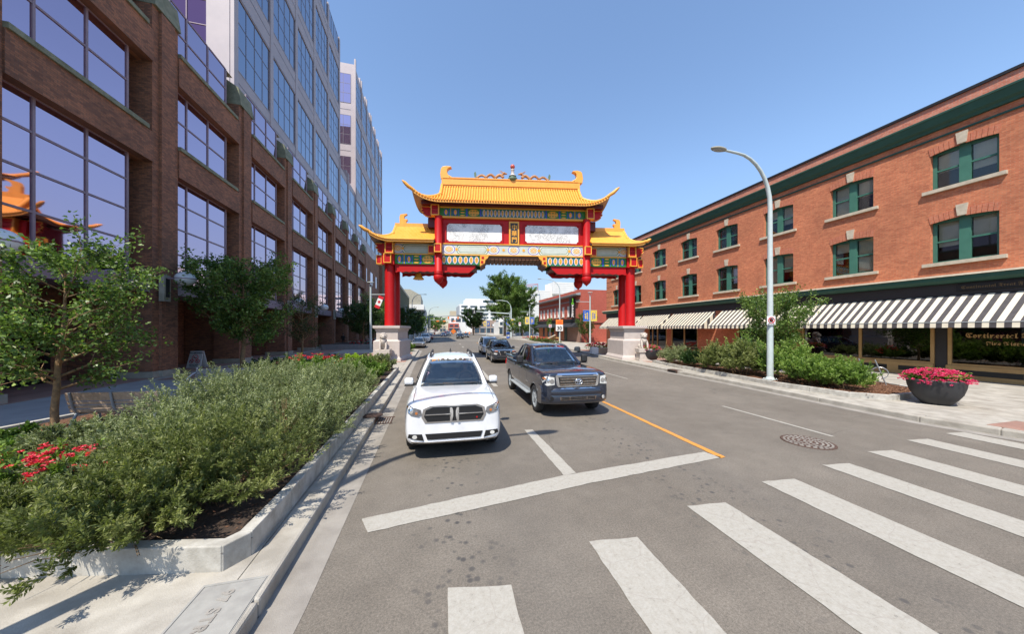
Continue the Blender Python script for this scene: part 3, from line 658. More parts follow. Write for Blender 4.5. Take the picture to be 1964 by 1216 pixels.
# ground floor: brick piers + shopfronts
shops = [(-4, 16.3), (24.6, 28.3)]
gw = [(-4, 16.0, .15, 4.15), (16.6, 20.6, .85, 3.7), (24.55, 28.0, .75, 3.6), (28.6, 31.6, .15, 3.6), (33, 36, .75, 3.6)]
wall_with_holes(-4, 40.6, .15, 4.15, gw, 'brick_orange', 'ground_floor_wall', rb)
MB().box(26.5, 40, -4, 40.6, .1, 4).build('shop_interior', 'dark_room', rb); MB().box(24.8, 26.5, -4, 40.6, .1, .16).build('shop_floor', 'dark_room', rb); MB().box(24.8, 26.5, -4, 40.6, 3.9, 4.0).build('shop_ceiling', 'dark_room', rb)
def shopfront(y0, y1, z0, z1, divs, base=True, name='shop_window'):
    b = MB(); ys = divs
    for y in ys: b.box(24.22, 24.36, y - .06, y + .06, z0, z1)
    for i in range(len(ys) - 1):
        b.box(24.24, 24.34, ys[i] + .06, ys[i + 1] - .06, z0, z0 + .1); b.box(24.24, 24.34, ys[i] + .06, ys[i + 1] - .06, z1 - .1, z1)
    f = b.build(name, 'tan_trim', rb)
    for i in range(len(ys) - 1): MB().box(24.28, 24.29, ys[i] + .06, ys[i + 1] - .06, z0 + .1, z1 - .1).build('pane', 'shop_glass', f)
    if base:
        MB().box(24.16, 24.5, y0, y1, .15, z0).build('base_panel', 'tan_trim', f)
        for i in range(len(ys) - 1):
            n = 2 if ys[i + 1] - ys[i] > 2.4 else 1
            for q in range(n):
                a = ys[i] + (ys[i + 1] - ys[i]) * q / n + .22; c = ys[i] + (ys[i + 1] - ys[i]) * (q + 1) / n - .22
                MB().box(24.145, 24.159, a, c, .36, .6).build('inset_panel', 'black', f)
    return f
f1 = shopfront(-4, 9.75, .78, 4.1, [-3.9, 1.0, 5.2, 9.65]); f2 = shopfront(10.15, 16.0, .78, 4.1, [10.2, 12.95, 15.9])
MB().box(24.3, 24.42, 9.76, 10.14, .15, 4.1).build('dark_pilaster', 'shop_dark', rb)
shopfront(16.6, 20.6, .85, 3.7, [16.66, 20.54], False); shopfront(24.55, 28.0, .75, 3.6, [24.62, 26.25, 27.93], False)
d = shopfront(28.6, 31.6, .2, 3.6, [28.7, 30.1, 30.9, 31.5], False, 'shop_door'); shopfront(33, 36, .75, 3.6, [33.07, 35.93], False)
MB().box(24.05, 24.3, 24.5, 28.05, .62, .75).build('black_sill', 'black', rb)
text(FR('Continental Treat'), .285, 'tan_trim', rb, (24.262, 9.2, 2.12), (R(90), 0, R(-90)), ext=.002, sx=.98, bold=.003)
text(FR('Fine Bistro'), .20, 'tan_trim', rb, (24.262, 8.62, 1.80), (R(90), 0, R(-90)), ext=.002, bold=.002)
# quoin grooves at the far corner
for i in range(9): MB().box(24.19, 24.21, 39.2, 40.6, 5.6 + i * .7, 5.63 + i * .7).build('corner_groove', 'black', rb)
# warm lamp in the bistro window
MB().ball((24.9, 11.9, 2.45), .05, 8).build('ceiling_bulb', 'marigold', rb)
# awnings: each a thing with every stripe a piece
def awning(y0, y1, label, n, out=1.5, zt=4.12, zv=2.86, zb=2.58):
    t = empty('awning', (24.15, y0, 0), 0, label, 'awning', 'striped shop awnings on the right')
    Wd = (y1 - y0) / n
    ma = {}
    for i in range(n):
        m = 'awning_dark' if i % 2 else 'awning_cream'
        if m not in ma:
            ma[m] = MB().add([(0, 0, zt), (0, Wd, zt), (-out, Wd, zv), (-out, 0, zv), (-out - .02, 0, zb), (-out - .02, Wd, zb), (0, 0, zt - .02), (0, Wd, zt - .02), (-out + .01, Wd, zv - .02), (-out + .01, 0, zv - .02)],
                             [(0, 3, 2, 1), (3, 4, 5, 2), (6, 7, 8, 9)]).mesh('stripe', m)
            mm = ma[m]
        inst('stripe', ma[m], t, (0, i * Wd, 0))
    for yy, s_ in ((0, 0), (y1 - y0, 1)):
        for q in range(5):
            a, b = -out * q / 5, -out * (q + 1) / 5
            za, zb_ = zt + (zv - zt) * q / 5, zt + (zv - zt) * (q + 1) / 5
            MB().add([(a, yy, za), (b, yy, zb_), (b, yy, zb), (a, yy, zb)], [(0, 1, 2, 3)]).build('side_stripe', 'awning_cream' if q % 2 else 'awning_dark', t)
    MB().tube([(-out, 0, zv - .04), (-out, y1 - y0, zv - .04)], .02, 6).build('front_bar', 'pole_grey', t)
    return t
awning(-3.6, 21.9, 'very long cream and black striped awning over the bistro windows', 141)
awning(22.6, 27.5, 'cream and black striped awning over the two-pane window right of the gate pedestal', 27)
awning(28.0, 32.2, 'cream and black striped awning over the shop door directly right of the gate pedestal', 23)
awning(32.6, 39.9, 'far striped awning mostly hidden behind the right red gate legs', 40)

# ---- red brick two-storey shop with vertical sign
jb = empty('red_brick_shop', (0, 0, 0), 0, 'two storey red brick shop with white sash windows and vertical sign beyond the gate', 'building')
JX = 25.9
MB().box(JX + .3, 44, 52.4, 75, 0, 9.75).build('wall', 'brick_red', jb)
wall_with_holes(52.4, 75, 3.9, 9.75, [(c - .65, c + .65, 5.0, 7.05) for c in [54.9, 57.4, 60.0, 62.4, 64.4, 66.6, 68.8, 71.2, 73.4]], 'brick_red', 'front_wall', jb, JX, JX + .29)
for c in [54.9, 57.4, 60.0, 62.4, 64.4, 66.6, 68.8, 71.2, 73.4]:
    b = MB(); b.box(JX + .08, JX + .16, c - .65, c - .5, 5, 7.05); b.box(JX + .08, JX + .16, c + .5, c + .65, 5, 7.05); b.box(JX + .08, JX + .16, c - .5, c + .5, 6.9, 7.05); b.box(JX + .08, JX + .16, c - .5, c + .5, 5, 5.12); b.box(JX + .08, JX + .16, c - .5, c + .5, 5.98, 6.08)
    w = b.build('window', 'white', jb); MB().box(JX + .17, JX + .18, c - .5, c + .5, 5.1, 6.9).build('pane', 'white_panel', w); MB().box(JX - .1, JX + .2, c - .8, c + .8, 4.86, 4.99).build('sill', 'stone_cream', w)
MB().prism([(JX, 8.7), (JX - .9, 8.75), (JX - .95, 8.95), (JX, 9.2)], 'y', 52.2, 75.4).build('cornice', 'pole_grey', jb); MB().box(JX - .08, JX, 52.4, 75, 7.75, 7.9).build('string_course', 'pole_grey', jb)
MB().box(JX - .4, JX, 52.4, 75, 3.9, 4.5).build('fascia', 'black', jb)
aw = MB().prism([(JX, 4.0), (JX, 2.95), (JX - 1.4, 2.85), (JX - 1.4, 3.05)], 'y', 52.8, 74.5).build('dark_awning', 'charcoal', jb)
MB().box(JX + .1, JX + .29, 52.4, 58.2, 0, 3.9).build('ground_floor_wall', 'paver', jb); MB().box(JX - .01, JX + .09, 58.2, 59.4, .1, 2.9).build('door', 'green_dark', jb)
wall_with_holes(59.4, 75, .1, 3.9, [(c - .7, c + .7, .8, 3) for c in (62.5, 65.5, 68.5, 71.5)], 'brick_orange', 'shop_wall', jb, JX, JX + .29)
for c in (62.5, 65.5, 68.5, 71.5): MB().box(JX + .1, JX + .15, c - .7, c + .7, .8, 3).build('shop_window', 'window_far', jb)
MB().box(JX + .3, 33, 52.30, 52.399, 3.55, 3.7).build('south_string_course', 'black', jb)
bs = empty('blade_sign', (JX - .75, 54.0, 4.6), 0, 'black vertical blade sign with green and white letters on the red brick shop', 'sign')
MB().box(-.55, .55, -.12, .12, 0, 3.75).build('sign_box', 'black', bs); MB().tube([(.1, 0, 3.9), (3.2, -.5, 3.9)], .04).tube([(0, 0, 3.7), (0, 0, 3.95)], .04).build('bracket', 'black', bs)
for i, ch in enumerate('JAFFER'): text(ch, .78, 'sign_lime' if i < 2 else 'white', bs, (0, -.135, 3.1 - i * .585), (R(90), 0, 0), align='CENTER', bold=.02)

# ---- white panelled building behind, far buildings
wb = empty('white_panelled_building', (0, 0, 0), 0, 'white horizontally panelled gallery building rising behind the red brick shop', 'building')
MB().box(33, 70, 122, 150, 6.5, 18.4).build('wall', 'white_panel', wb); MB().box(47.7, 57, 120.5, 130, 17, 21.8).build('roof_block', 'white_panel', wb); MB().box(31, 66, 121, 140, 0, 6.4).build('glass_wall', 'grey_far', wb)
j = MB()
for i in range(14): j.box(33, 47.6, 121.96, 121.999, 7.2 + i * .82, 7.25 + i * .82); 
for i in range(6): j.box(47.8, 57, 120.46, 120.499, 17.4 + i * .75, 17.46 + i * .75)
j.build('panel_joint', 'grey_far', wb)
rf = MB(); q = [(30, 120, 19.6), (41, 120, 20.6), (41, 128, 20.8), (30, 128, 20.0), (30, 120, 19.6)]
rf.tube(q, .13, 6)
for p_ in q[:4]: rf.tube([p_, (p_[0], p_[1], 18.0)], .13, 6)
rf.tube([(57, 124, 19.4), (66, 124, 19.4), (66, 124, 18.2)], .13, 6); rf.build('red_roof_frame', 'brick_red', wb)
wo = empty('white_office_block', (0, 0, 0), 0, 'distant white office block with ribbon windows behind the big tree', 'building')
MB().box(25.5, 90, 302, 330, 0, 26.5).build('wall', 'white_panel', wo); MB().box(31.5, 90, 304, 330, 26.5, 32).build('penthouse', 'white_panel', wo); MB().box(24.3, 25.49, 302.2, 330, 0, 25).build('side_wall', 'grey_far', wo)
for z in (9.5, 13, 16.5, 20, 23.5):
    for x0, x1 in ((27, 33), (35.5, 42), (44.5, 53), (55, 63)): MB().box(x0, x1, 301.9, 302.1, z, z + 1.6).build('window', 'window_far', wo)
MB().box(48, 62, 303.9, 304.1, 28.5, 30.6).build('window', 'window_far', wo)
bf = empty('beige_tower_block', (0, 0, 0), 0, 'small beige block just left of the distant white office block', 'building')
MB().box(18.5, 25.5, 330, 345, 0, 21.5).build('wall', 'beige_far', bf); MB().box(18.5, 25.5, 329.9, 330, 13.5, 14).build('ledge', 'black', bf)
lw = empty('low_white_building', (0, 0, 0), 0, 'low white building with three dark windows at the far end of the street', 'building')
MB().box(13.5, 27, 250, 262, 0, 12.6).build('wall', 'white_panel', lw)
for x0, x1 in ((14.6, 16.8), (18.2, 22), (23, 26.3)): MB().box(x0, x1, 249.9, 250.05, 8.4, 11.2).build('window', 'window_far', lw)
for (x0, x1, y, h, m, lab) in ((12.5, 20, 243, 7, 'brick_red', 'low red brick shop below the white building far down the street'), (26, 40, 200, 8.5, 'soffit', 'brown shopfront row on the far right kerb'),
                               (30.5, 36, 146, 6.2, 'white_panel', 'small white shopfront left of the big tree trunk'), (2.5, 8, 420, 9, 'brick_red', 'tiny red brick house at the street vanishing point'), (9, 16, 380, 8, 'beige_far', 'tiny tan house right of the vanishing point'),
                               (36, 47, 142, 5.5, 'sign_blue', 'low blue-fronted shop behind the big tree'), (40, 60, 148, 6.0, 'brick_red', 'low red-brown shop behind the small round trees')):
    b_ = empty('shop_building', (0, 0, 0), 0, lab, 'building'); MB().box(x0, x1, y, y + 12, 0, h).build('wall', m, b_)
    n = max(2, int((x1 - x0) / 3)); wd = (x1 - x0) / n
    for i in range(n):
        f = MB().box(x0 + i * wd + .3, x0 + (i + 1) * wd - .3, y - .12, y + .02, .4, min(3.2, h - 1)).build('shop_window', 'window_far', b_)
        if h > 6: MB().box(x0 + i * wd + .6, x0 + (i + 1) * wd - .6, y - .1, y + .02, 4.6, 6).build('window', 'window_far', b_)
    MB().box(x0 - .1, x1 + .1, y - .3, y, 3.4, 3.8).build('canopy', 'grey_far', b_)
# ================================================================ THE GATE
GA = math.atan2(-3.26, 18.42)
gate = empty('paifang_gate', (6.05, 23.9, 0.0), GA, 'red Chinese street gate with yellow tiled roofs spanning the road', 'gate')
gate.location = (6.05, 23.9, 0)
CX = 0.12
def gb(name, mats, mb, par=None, **kw): return mb.build(name, mats, par or gate, **kw)
# pedestals
for s in (-1, 1):
    cx = CX + s * 9.45
    b = MB()
    def ring(hx, y0, y1, z): return [(cx - hx, y0, z), (cx + hx, y0, z), (cx + hx, y1, z), (cx - hx, y1, z)]
    prof = [(1.08, -.75, 2.75, .12), (1.06, -.72, 2.72, .30), (.95, -.62, 2.62, .48), (.95, -.62, 2.62, 1.62), (.90, -.58, 2.58, 1.66), (.78, -.46, 2.46, 1.74), (.78, -.46, 2.46, 2.34), (.84, -.52, 2.52, 2.40), (.84, -.52, 2.52, 2.50), (.98, -.66, 2.66, 2.60), (.98, -.66, 2.66, 2.78)]
    vs = []
    for p_ in prof: vs += ring(*p_)
    fs = [(i * 4 + j, i * 4 + (j + 1) % 4, i * 4 + 4 + (j + 1) % 4, i * 4 + 4 + j) for i in range(len(prof) - 1) for j in range(4)] + [(0, 3, 2, 1), (len(vs) - 4, len(vs) - 3, len(vs) - 2, len(vs) - 1)]
    b.add(vs, fs); gb('pedestal', 'marble', b, bevel=.012)
    for yy in (.25, 1.6):
        l = MB(); l.lathe([(.40, 2.78), (.40, 2.84), (.385, 2.9), (.37, 7.4)], (cx, yy, 0), 28); gb('leg', 'red', l)
    # top of leg: boxed heads with gold edging
    hb = MB(); hb.box(cx - .45, cx + .45, -.25, 2.2, 7.4, 8.95); gb('leg_head', 'red', hb)
    for (x0, x1, z0, z1) in ((cx - .22 - s * .0, cx + .22, 7.52, 8.12),):
        f = MB(); f.box(x0, x1, -.42, -.25, z0, z1); a = gb('boss', 'red', f)
        g = MB()
        for q in ((x0 - .05, x1 + .05, z1, z1 + .05), (x0 - .05, x1 + .05, z0 - .05, z0), (x0 - .05, x0, z0, z1), (x1, x1 + .05, z0, z1)): g.box(q[0], q[1], -.45, -.25, q[2], q[3])
        gb('gold_edge', 'gold', g, a)
    # outer boss
    xo = cx + s * .55; f = MB().box(min(xo, xo + s * .3), max(xo, xo + s * .3), -.12, .4, 7.48, 8.05); a = gb('boss', 'red', f)
    g = MB(); x0, x1 = min(xo, xo + s * .3), max(xo, xo + s * .3)
    for q in ((x0 - .04, x1 + .04, 8.05, 8.1), (x0 - .04, x1 + .04, 7.43, 7.48), (x0 - .04, x0, 7.48, 8.05), (x1, x1 + .04, 7.48, 8.05)): g.box(q[0], q[1], -.15, .35, q[2], q[3])
    gb('gold_edge', 'gold', g, a)
# stepped bracket heads (cloud shaped ends): at side beams (z 8.2-9.05) and at top (z 11.1-11.9)
def cloud_head(xc, s, z0, z1):
    h = z1 - z0
    f = MB()
    for q in range(3): f.box(xc - .24, xc + .24, -.50 + q * .05, -.05, z0 + h * q / 3 + .02, z0 + h * (q + 1) / 3 - .02)
    a = gb('bracket', 'red', f)
    g = MB(); g.box(xc - .30, xc + .30, -.55, 0, z1 - .03, z1 + .04); g.box(xc - .30, xc + .30, -.55, 0, z0 - .05, z0 + .02); g.box(xc - .30, xc - .24, -.54, 0, z0 + .02, z1 - .03); g.box(xc + .24, xc + .30, -.54, 0, z0 + .02, z1 - .03)
    gb('gold_edge', 'gold', g, a)
    # side profile board
    x0 = xc + s * .32; pts = [(0, z1), (.78, z1), (.78, z1 - .18 * h), (.68, z1 - .26 * h), (.80, z1 - .36 * h), (.74, z1 - .52 * h), (.60, z1 - .56 * h), (.68, z1 - .7 * h), (.5, z0 + .1 * h), (.3, z0), (0, z0)]
    P = [(x0 + s * p[0], p[1]) for p in pts]
    if s < 0: P = P[::-1]
    f = MB().prism(P, 'y', -.02, .22); a = gb('cloud_board', 'red', f)
    k = len(P); g = MB(); g.tube([(x, -.03, z) for x, z in P], .035, 5, cap=False); gb('gold_edge', 'gold', g, a)
for s in (-1, 1):
    cloud_head(CX + s * 9.30, s, 8.22, 9.0)
    cloud_head(CX + s * 5.95, s, 11.12, 11.88)
# beams (solid timbers front-to-back)
IP = 5.72
b = MB()
for s in (-1, 1):
    x0, x1 = sorted((CX + s * 2.62, CX + s * 8.98)); gb('lower_beam', 'g_green', MB().box(x0, x1, -.10, .42, 7.47, 8.17)); gb('lower_beam', 'g_green', MB().box(x0, x1, 1.6, 2.1, 7.47, 8.17))
    xa, xb = sorted((CX + s * (IP + .2), CX + s * 8.98)); gb('side_beam', 'g_pale', MB().box(xa, xb, -.06, 2.06, 8.26, 9.03))
    gb('gold_fillet', 'gold', MB().box(x0, x1, -.16, 2.12, 8.172, 8.258)); gb('gold_fillet', 'gold', MB().box(xa, xb, -.12, 2.1, 9.03, 9.09))
    gb('fascia', 'red_shaded', MB().box(*sorted((CX + s * (IP + .2), CX + s * 10.0)), -.30, 2.3, 9.09, 9.25))
gb('middle_beam', 'g_pale', MB().box(CX - IP + .2, CX + IP - .2, -.08, 2.08, 8.26, 9.03))
gb('gold_fillet', 'gold', MB().box(CX - IP + .2, CX + IP - .2, -.14, 2.12, 9.03, 9.09)); gb('gold_fillet', 'gold', MB().box(CX - 2.6, CX + 2.6, -.14, 2.12, 8.19, 8.258))
u = MB().box(CX - 2.1, CX + 2.1, -.05, 2.05, 8.02, 8.188)
for i in range(14): u.box(CX - 2.05 + i * .3, CX - 1.8 + i * .3, -.02, 2.0, 7.9, 8.02)
gb('underside_planks', 'g_brown', u)
gb('upper_wall', 'red', MB().box(CX - IP + .2, CX + IP - .2, .02, 1.98, 9.09, 11.1))
gb('top_beam', 'g_green', MB().box(CX - IP + .05, CX + IP - .05, -.12, 2.12, 11.14, 11.78))
gb('gold_fillet', 'gold', MB().box(CX - IP - .2, CX + IP + .2, -.2, 2.2, 11.02, 11.14)); gb('gold_fillet', 'gold', MB().box(CX - IP - .2, CX + IP + .2, -.18, 2.18, 11.78, 11.88))
gb('fascia', 'red_shaded', MB().box(CX - 6.95, CX + 6.95, -.55, 2.55, 11.88, 12.15))
gb('side_return', 'red_shaded', MB().box(CX - 6.6, CX - 5.95, .25, 2.0, 10.4, 11.12)); gb('side_return', 'red_shaded', MB().box(CX + 5.95, CX + 6.6, .25, 2.0, 10.4, 11.12))
# aprons with scalloped lower edge + bracket ends + dark coffer underneath
for s in (-1, 1):
    for yy, dz in ((-.0, 0), (2.0, 0)):
        pts = [(9.0, 7.47), (2.95, 7.47)]
        bot = [(2.95, 7.3), (3.45, 6.86), (4.2, 6.84)]
        n = 18
        for i in range(n + 1):
            x = 4.2 + (9.0 - 4.2) * i / n
            z = 6.84 + .07 * math.sin(pi * (x - 4.2) / 4.8) + (.05 if i % 2 else -.02)
            bot.append((x, z))
        P = [(CX + s * p[0], p[1]) for p in [(9.0, 7.47), (2.95, 7.47)] + bot[:3] + bot[4:]]
        if s > 0: P = P[::-1]
        gb('apron', 'red', MB().prism(P, 'y', yy, yy + .1))
    gb('coffer', 'red_shaded', MB().box(*sorted((CX + s * 3.6, CX + s * 8.9)), .1, 2.0, 7.05, 7.46)); gb('coffer', 'red_shaded', MB().box(*sorted((CX + s * 2.9, CX + s * 3.6)), .1, 2.0, 7.2, 7.46))
    g = MB(); P = [(2.6, 8.17), (1.92, 8.17), (2.02, 7.98), (2.2, 7.86), (2.22, 7.62), (2.45, 7.5), (2.6, 7.36)]; P = [(CX + s * p[0], p[1]) for p in P]
    if s < 0: P = P[::-1]
    a = gb('end_bracket', 'gold', g.prism(P, 'y', -.14, .3)); g = MB()
    g.box(*sorted((CX + s * 2.28, CX + s * 2.48)), -.155, -.139, 7.92, 8.1); g.box(*sorted((CX + s * 2.34, CX + s * 2.52)), -.155, -.139, 7.58, 7.78); gb('red_inlay', 'red', g, a)
    gb('rear_bracket', 'red_shaded', MB().prism(P, 'y', .3, 2.1))
# hanging posts with bulb finials and box collars
for s in (-1, 1):
    for yy, m in ((-.22, 'red'), (2.1, 'red')):
        p_ = [(1e-4, 5.88), (.10, 5.98), (.30, 6.16), (.385, 6.40), (.37, 6.55), (.30, 6.68), (.34, 6.70), (.34, 6.78), (.30, 6.80), (.33, 6.83), (.33, 6.90), (.285, 6.93), (.285, 11.1)]
        q = gb('hanging_post', m, MB().lathe(p_, (CX + s * IP, yy, 0), 24))
    xc = CX + s * IP
    f = gb('post_collar', 'red', MB().box(xc - .2, xc + .2, -.68, -.45, 8.33, 8.86)); g = MB()
    for q in ((xc - .26, xc + .26, 8.86, 8.92), (xc - .26, xc + .26, 8.27, 8.33), (xc - .26, xc - .2, 8.33, 8.86), (xc + .2, xc + .26, 8.33, 8.86)): g.box(q[0], q[1], -.70, -.44, q[2], q[3])
    gb('gold_edge', 'gold', g, f)
    x0, x1 = sorted((xc + s * .31, xc + s * .72)); f = gb('post_collar', 'red', MB().box(x0, x1, -.35, -.07, 8.3, 8.8)); g = MB()
    for q in ((x0 - .04, x1 + .04, 8.8, 8.85), (x0 - .04, x1 + .04, 8.25, 8.3), (x0 - .04, x0, 8.3, 8.8), (x1, x1 + .04, 8.3, 8.8)): g.box(q[0], q[1], -.37, -.07, q[2], q[3])
    gb('gold_edge', 'gold', g, f)
# painted ornament: flat shapes lying on the beams, each colour a sheet a few mm above the last
OM = ['g_blue', 'g_white', 'gold', 'g_green', 'g_teal', 'g_pale', 'red']
def eye(b, cx, cz, rx, rz, y, mi, n=12, p=1.0):
    P = []
    for i in range(n):
        a = 2 * pi * i / n; c, s_ = math.cos(a), math.sin(a); P.append((cx + rx * c * abs(c) ** (p - 1) if abs(c) > 1e-6 else cx, cz + rz * s_))
    b.add([(x, y, z) for x, z in P], [tuple(range(n))], mi)
def rect(b, x0, x1, z0, z1, y, mi): b.add([(x0, y, z0), (x1, y, z0), (x1, y, z1), (x0, y, z1)], [(0, 1, 2, 3)], mi)
def lozenge(b, x, z0, z1, w, y):
    cz = (z0 + z1) / 2; h = (z1 - z0) / 2
    rect(b, x - w * .5 - .02, x - w * .5 + .02, z0, z1, y - .003, 4)
    eye(b, x, cz, w * .45, h * .99, y - .006, 0, 12, 1.4); eye(b, x, cz, w * .39, h * .92, y - .009, 1, 12, 1.4); eye(b, x, cz, w * .29, h * .78, y - .012, 2, 12, 1.3)
    for dz in (-.33, 0, .33): eye(b, x - .035, cz + dz * h, .022, .035, y - .015, 3, 6); eye(b, x + .035, cz + dz * h, .022, .035, y - .015, 3, 6)
def scroll(b, x0, x1, z0, z1, y):
    cz = (z0 + z1) / 2; cx = (x0 + x1) / 2; w = (x1 - x0) / 2; h = (z1 - z0) / 2
    eye(b, cx, cz, w, h * .85, y - .005, 2, 14, .8)
    for sx in (-.55, 0, .55):
        for sz in (-.4, .4): eye(b, cx + sx * w, cz + sz * h, w * .2, h * .2, y - .008, 3, 8); eye(b, cx + sx * w, cz + sz * h, w * .09, h * .1, y - .011, 2, 6)
def zig(b, x, z0, z1, y, mi=0):
    n = 5; h = (z1 - z0) / n
    for i in range(n):
        d = .05 if i % 2 else -.05
        b.add([(x + d - .05, y - .004, z0 + i * h), (x + d + .05, y - .004, z0 + i * h), (x - d + .05, y - .004, z0 + (i + 1) * h), (x - d - .05, y - .004, z0 + (i + 1) * h)], [(0, 1, 2, 3)], mi)
def end_group(b, xe, s, z0, z1, y):           # from outer end inward (s points inward)
    for q, w in ((.25, 0), (.95, 0)):
        x = xe + s * q; eye(b, x, (z0 + z1) / 2, .16, (z1 - z0) * .42, y - .006, 0, 12, 1.2); eye(b, x, (z0 + z1) / 2, .11, (z1 - z0) * .34, y - .009, 2, 12, 1.2)
    for q in (.5, .6, .7, 1.2): rect(b, xe + s * q - .02, xe + s * q + .02, z0, z1, y - .004, 0 if q != .6 else 2)
    for dz in (-.36, 0, .36): eye(b, xe + s * 1.5, (z0 + z1) / 2 + dz * (z1 - z0), .18, .05, y - .006, 2, 8)
    zig(b, xe + s * 1.82, z0, z1, y); scroll(b, *sorted((xe + s * 1.95, xe + s * 2.75)), z0, z1, y); zig(b, xe + s * 2.88, z0, z1, y)
b = MB(); y = -.12; z0, z1 = 11.16, 11.76; xe = IP - .3
end_group(b, CX - xe, 1, z0, z1, y); end_group(b, CX + xe, -1, z0, z1, y)
n = 17; xs = xe - 3.0
for i in range(n): lozenge(b, CX - xs + (i + .5) * 2 * xs / n, z0, z1, 2 * xs / n, y)
gb('painted_ornament', OM, b)
for s in (-1, 1):
    b = MB(); y = -.10; z0, z1 = 7.49, 8.15; end_group(b, CX + s * 8.9, -s, z0, z1, y)
    a, c = 2.65, 5.95; n = 8
    for i in range(n): lozenge(b, CX + s * (a + (i + .5) * (c - a) / n), z0, z1, (c - a) / n, y)
    gb('painted_ornament', OM, b)
def cartouche(b, x0, x1, z0, z1, y):
    for k, (d, mi) in enumerate(((0, 3), (.035, 1), (.10, 3), (.13, 5))):
        c = .12
        P = [(x0 + d + c, z0 + d), (x1 - d - c, z0 + d), (x1 - d, z0 + d + c), (x1 - d, z1 - d - c), (x1 - d - c, z1 - d), (x0 + d + c, z1 - d), (x0 + d, z1 - d - c), (x0 + d, z0 + d + c)]
        b.add([(x, y - .003 * (k + 1), z) for x, z in P], [tuple(range(8))], mi)
def medallion(b, x, z0, z1, y):
    cz = (z0 + z1) / 2; h = (z1 - z0) / 2
    for k, (r_, mi) in enumerate(((1.0, 0), (.9, 1), (.66, 3), (.60, 1), (.5, 2))): eye(b, x, cz, h * 1.22 * r_, h * .97 * r_, y - .003 * (k + 1), mi, 20)
    for i in range(6):
        a = i * pi / 3; eye(b, x + math.cos(a) * h * .34, cz + math.sin(a) * h * .28, h * .1, h * .1, y - .02, 1, 6)
    eye(b, x, cz, h * .12, h * .12, y - .02, 1, 6)
b = MB(); y = -.08; z0, z1 = 8.28, 9.01
for s in (-1, 1):
    medallion(b, CX + s * 4.95, z0, z1, y); cartouche(b, *sorted((CX + s * 4.35, CX + s * 2.0)), z0 + .02, z1 - .02, y); medallion(b, CX + s * 1.55, z0, z1, y)
    for q in (4.38, 1.98, .78): eye(b, CX + s * q, (z0 + z1) / 2, .11, .11, y - .016, 2, 12)
medallion(b, CX, z0, z1, y); gb('painted_ornament', OM, b)
for s in (-1, 1):
    b = MB(); y = -.06; cartouche(b, *sorted((CX + s * 6.25, CX + s * 8.45)), z0 + .02, z1 - .02, y); medallion(b, CX + s * 8.78, z0, z1, y)
    eye(b, CX + s * 8.42, (z0 + z1) / 2, .1, .1, y - .016, 2, 12)
    gb('painted_ornament', OM, b)
# white landscape panels and name tablet
for s in (-1, 1):
    x0, x1 = sorted((CX + s * .92, CX + s * 5.12)); f = MB()
    for q in ((x0 - .12, x1 + .12, 10.66, 10.72), (x0 - .12, x1 + .12, 9.18, 9.24), (x0 - .12, x0 - .06, 9.24, 10.66), (x1 + .06, x1 + .12, 9.24, 10.66)): f.box(q[0], q[1], -.06, .019, q[2], q[3])
    a = gb('panel_frame', 'red', f); c = .14; zz0, zz1 = 9.27, 10.63
    P = [(x0 + c, zz0), (x1 - c, zz0), (x1 - c * .7, zz0 + c * .7), (x1, zz0 + c), (x1, zz1 - c), (x1 - c * .7, zz1 - c * .7), (x1 - c, zz1), (x0 + c, zz1), (x0 + c * .7, zz1 - c * .7), (x0, zz1 - c), (x0, zz0 + c), (x0 + c * .7, zz0 + c * .7)]
    gb('landscape_panel', 'ink_painting', MB().prism(P, 'y', -.012, .019), a)
tb = gb('name_tablet', 'gold', MB().box(CX - .36, CX + .42, -.16, .019, 9.02, 10.86))
gb('tablet_face', 'charcoal', MB().box(CX - .25, CX + .31, -.175, -.161, 9.16, 10.72), tb)
for i, ch in enumerate('中華門'): text(ch, .44, 'gold', tb, (CX + .03, -.19, 10.24 - i * .48), (R(90), 0, 0), 'character', align='CENTER', bold=.006)

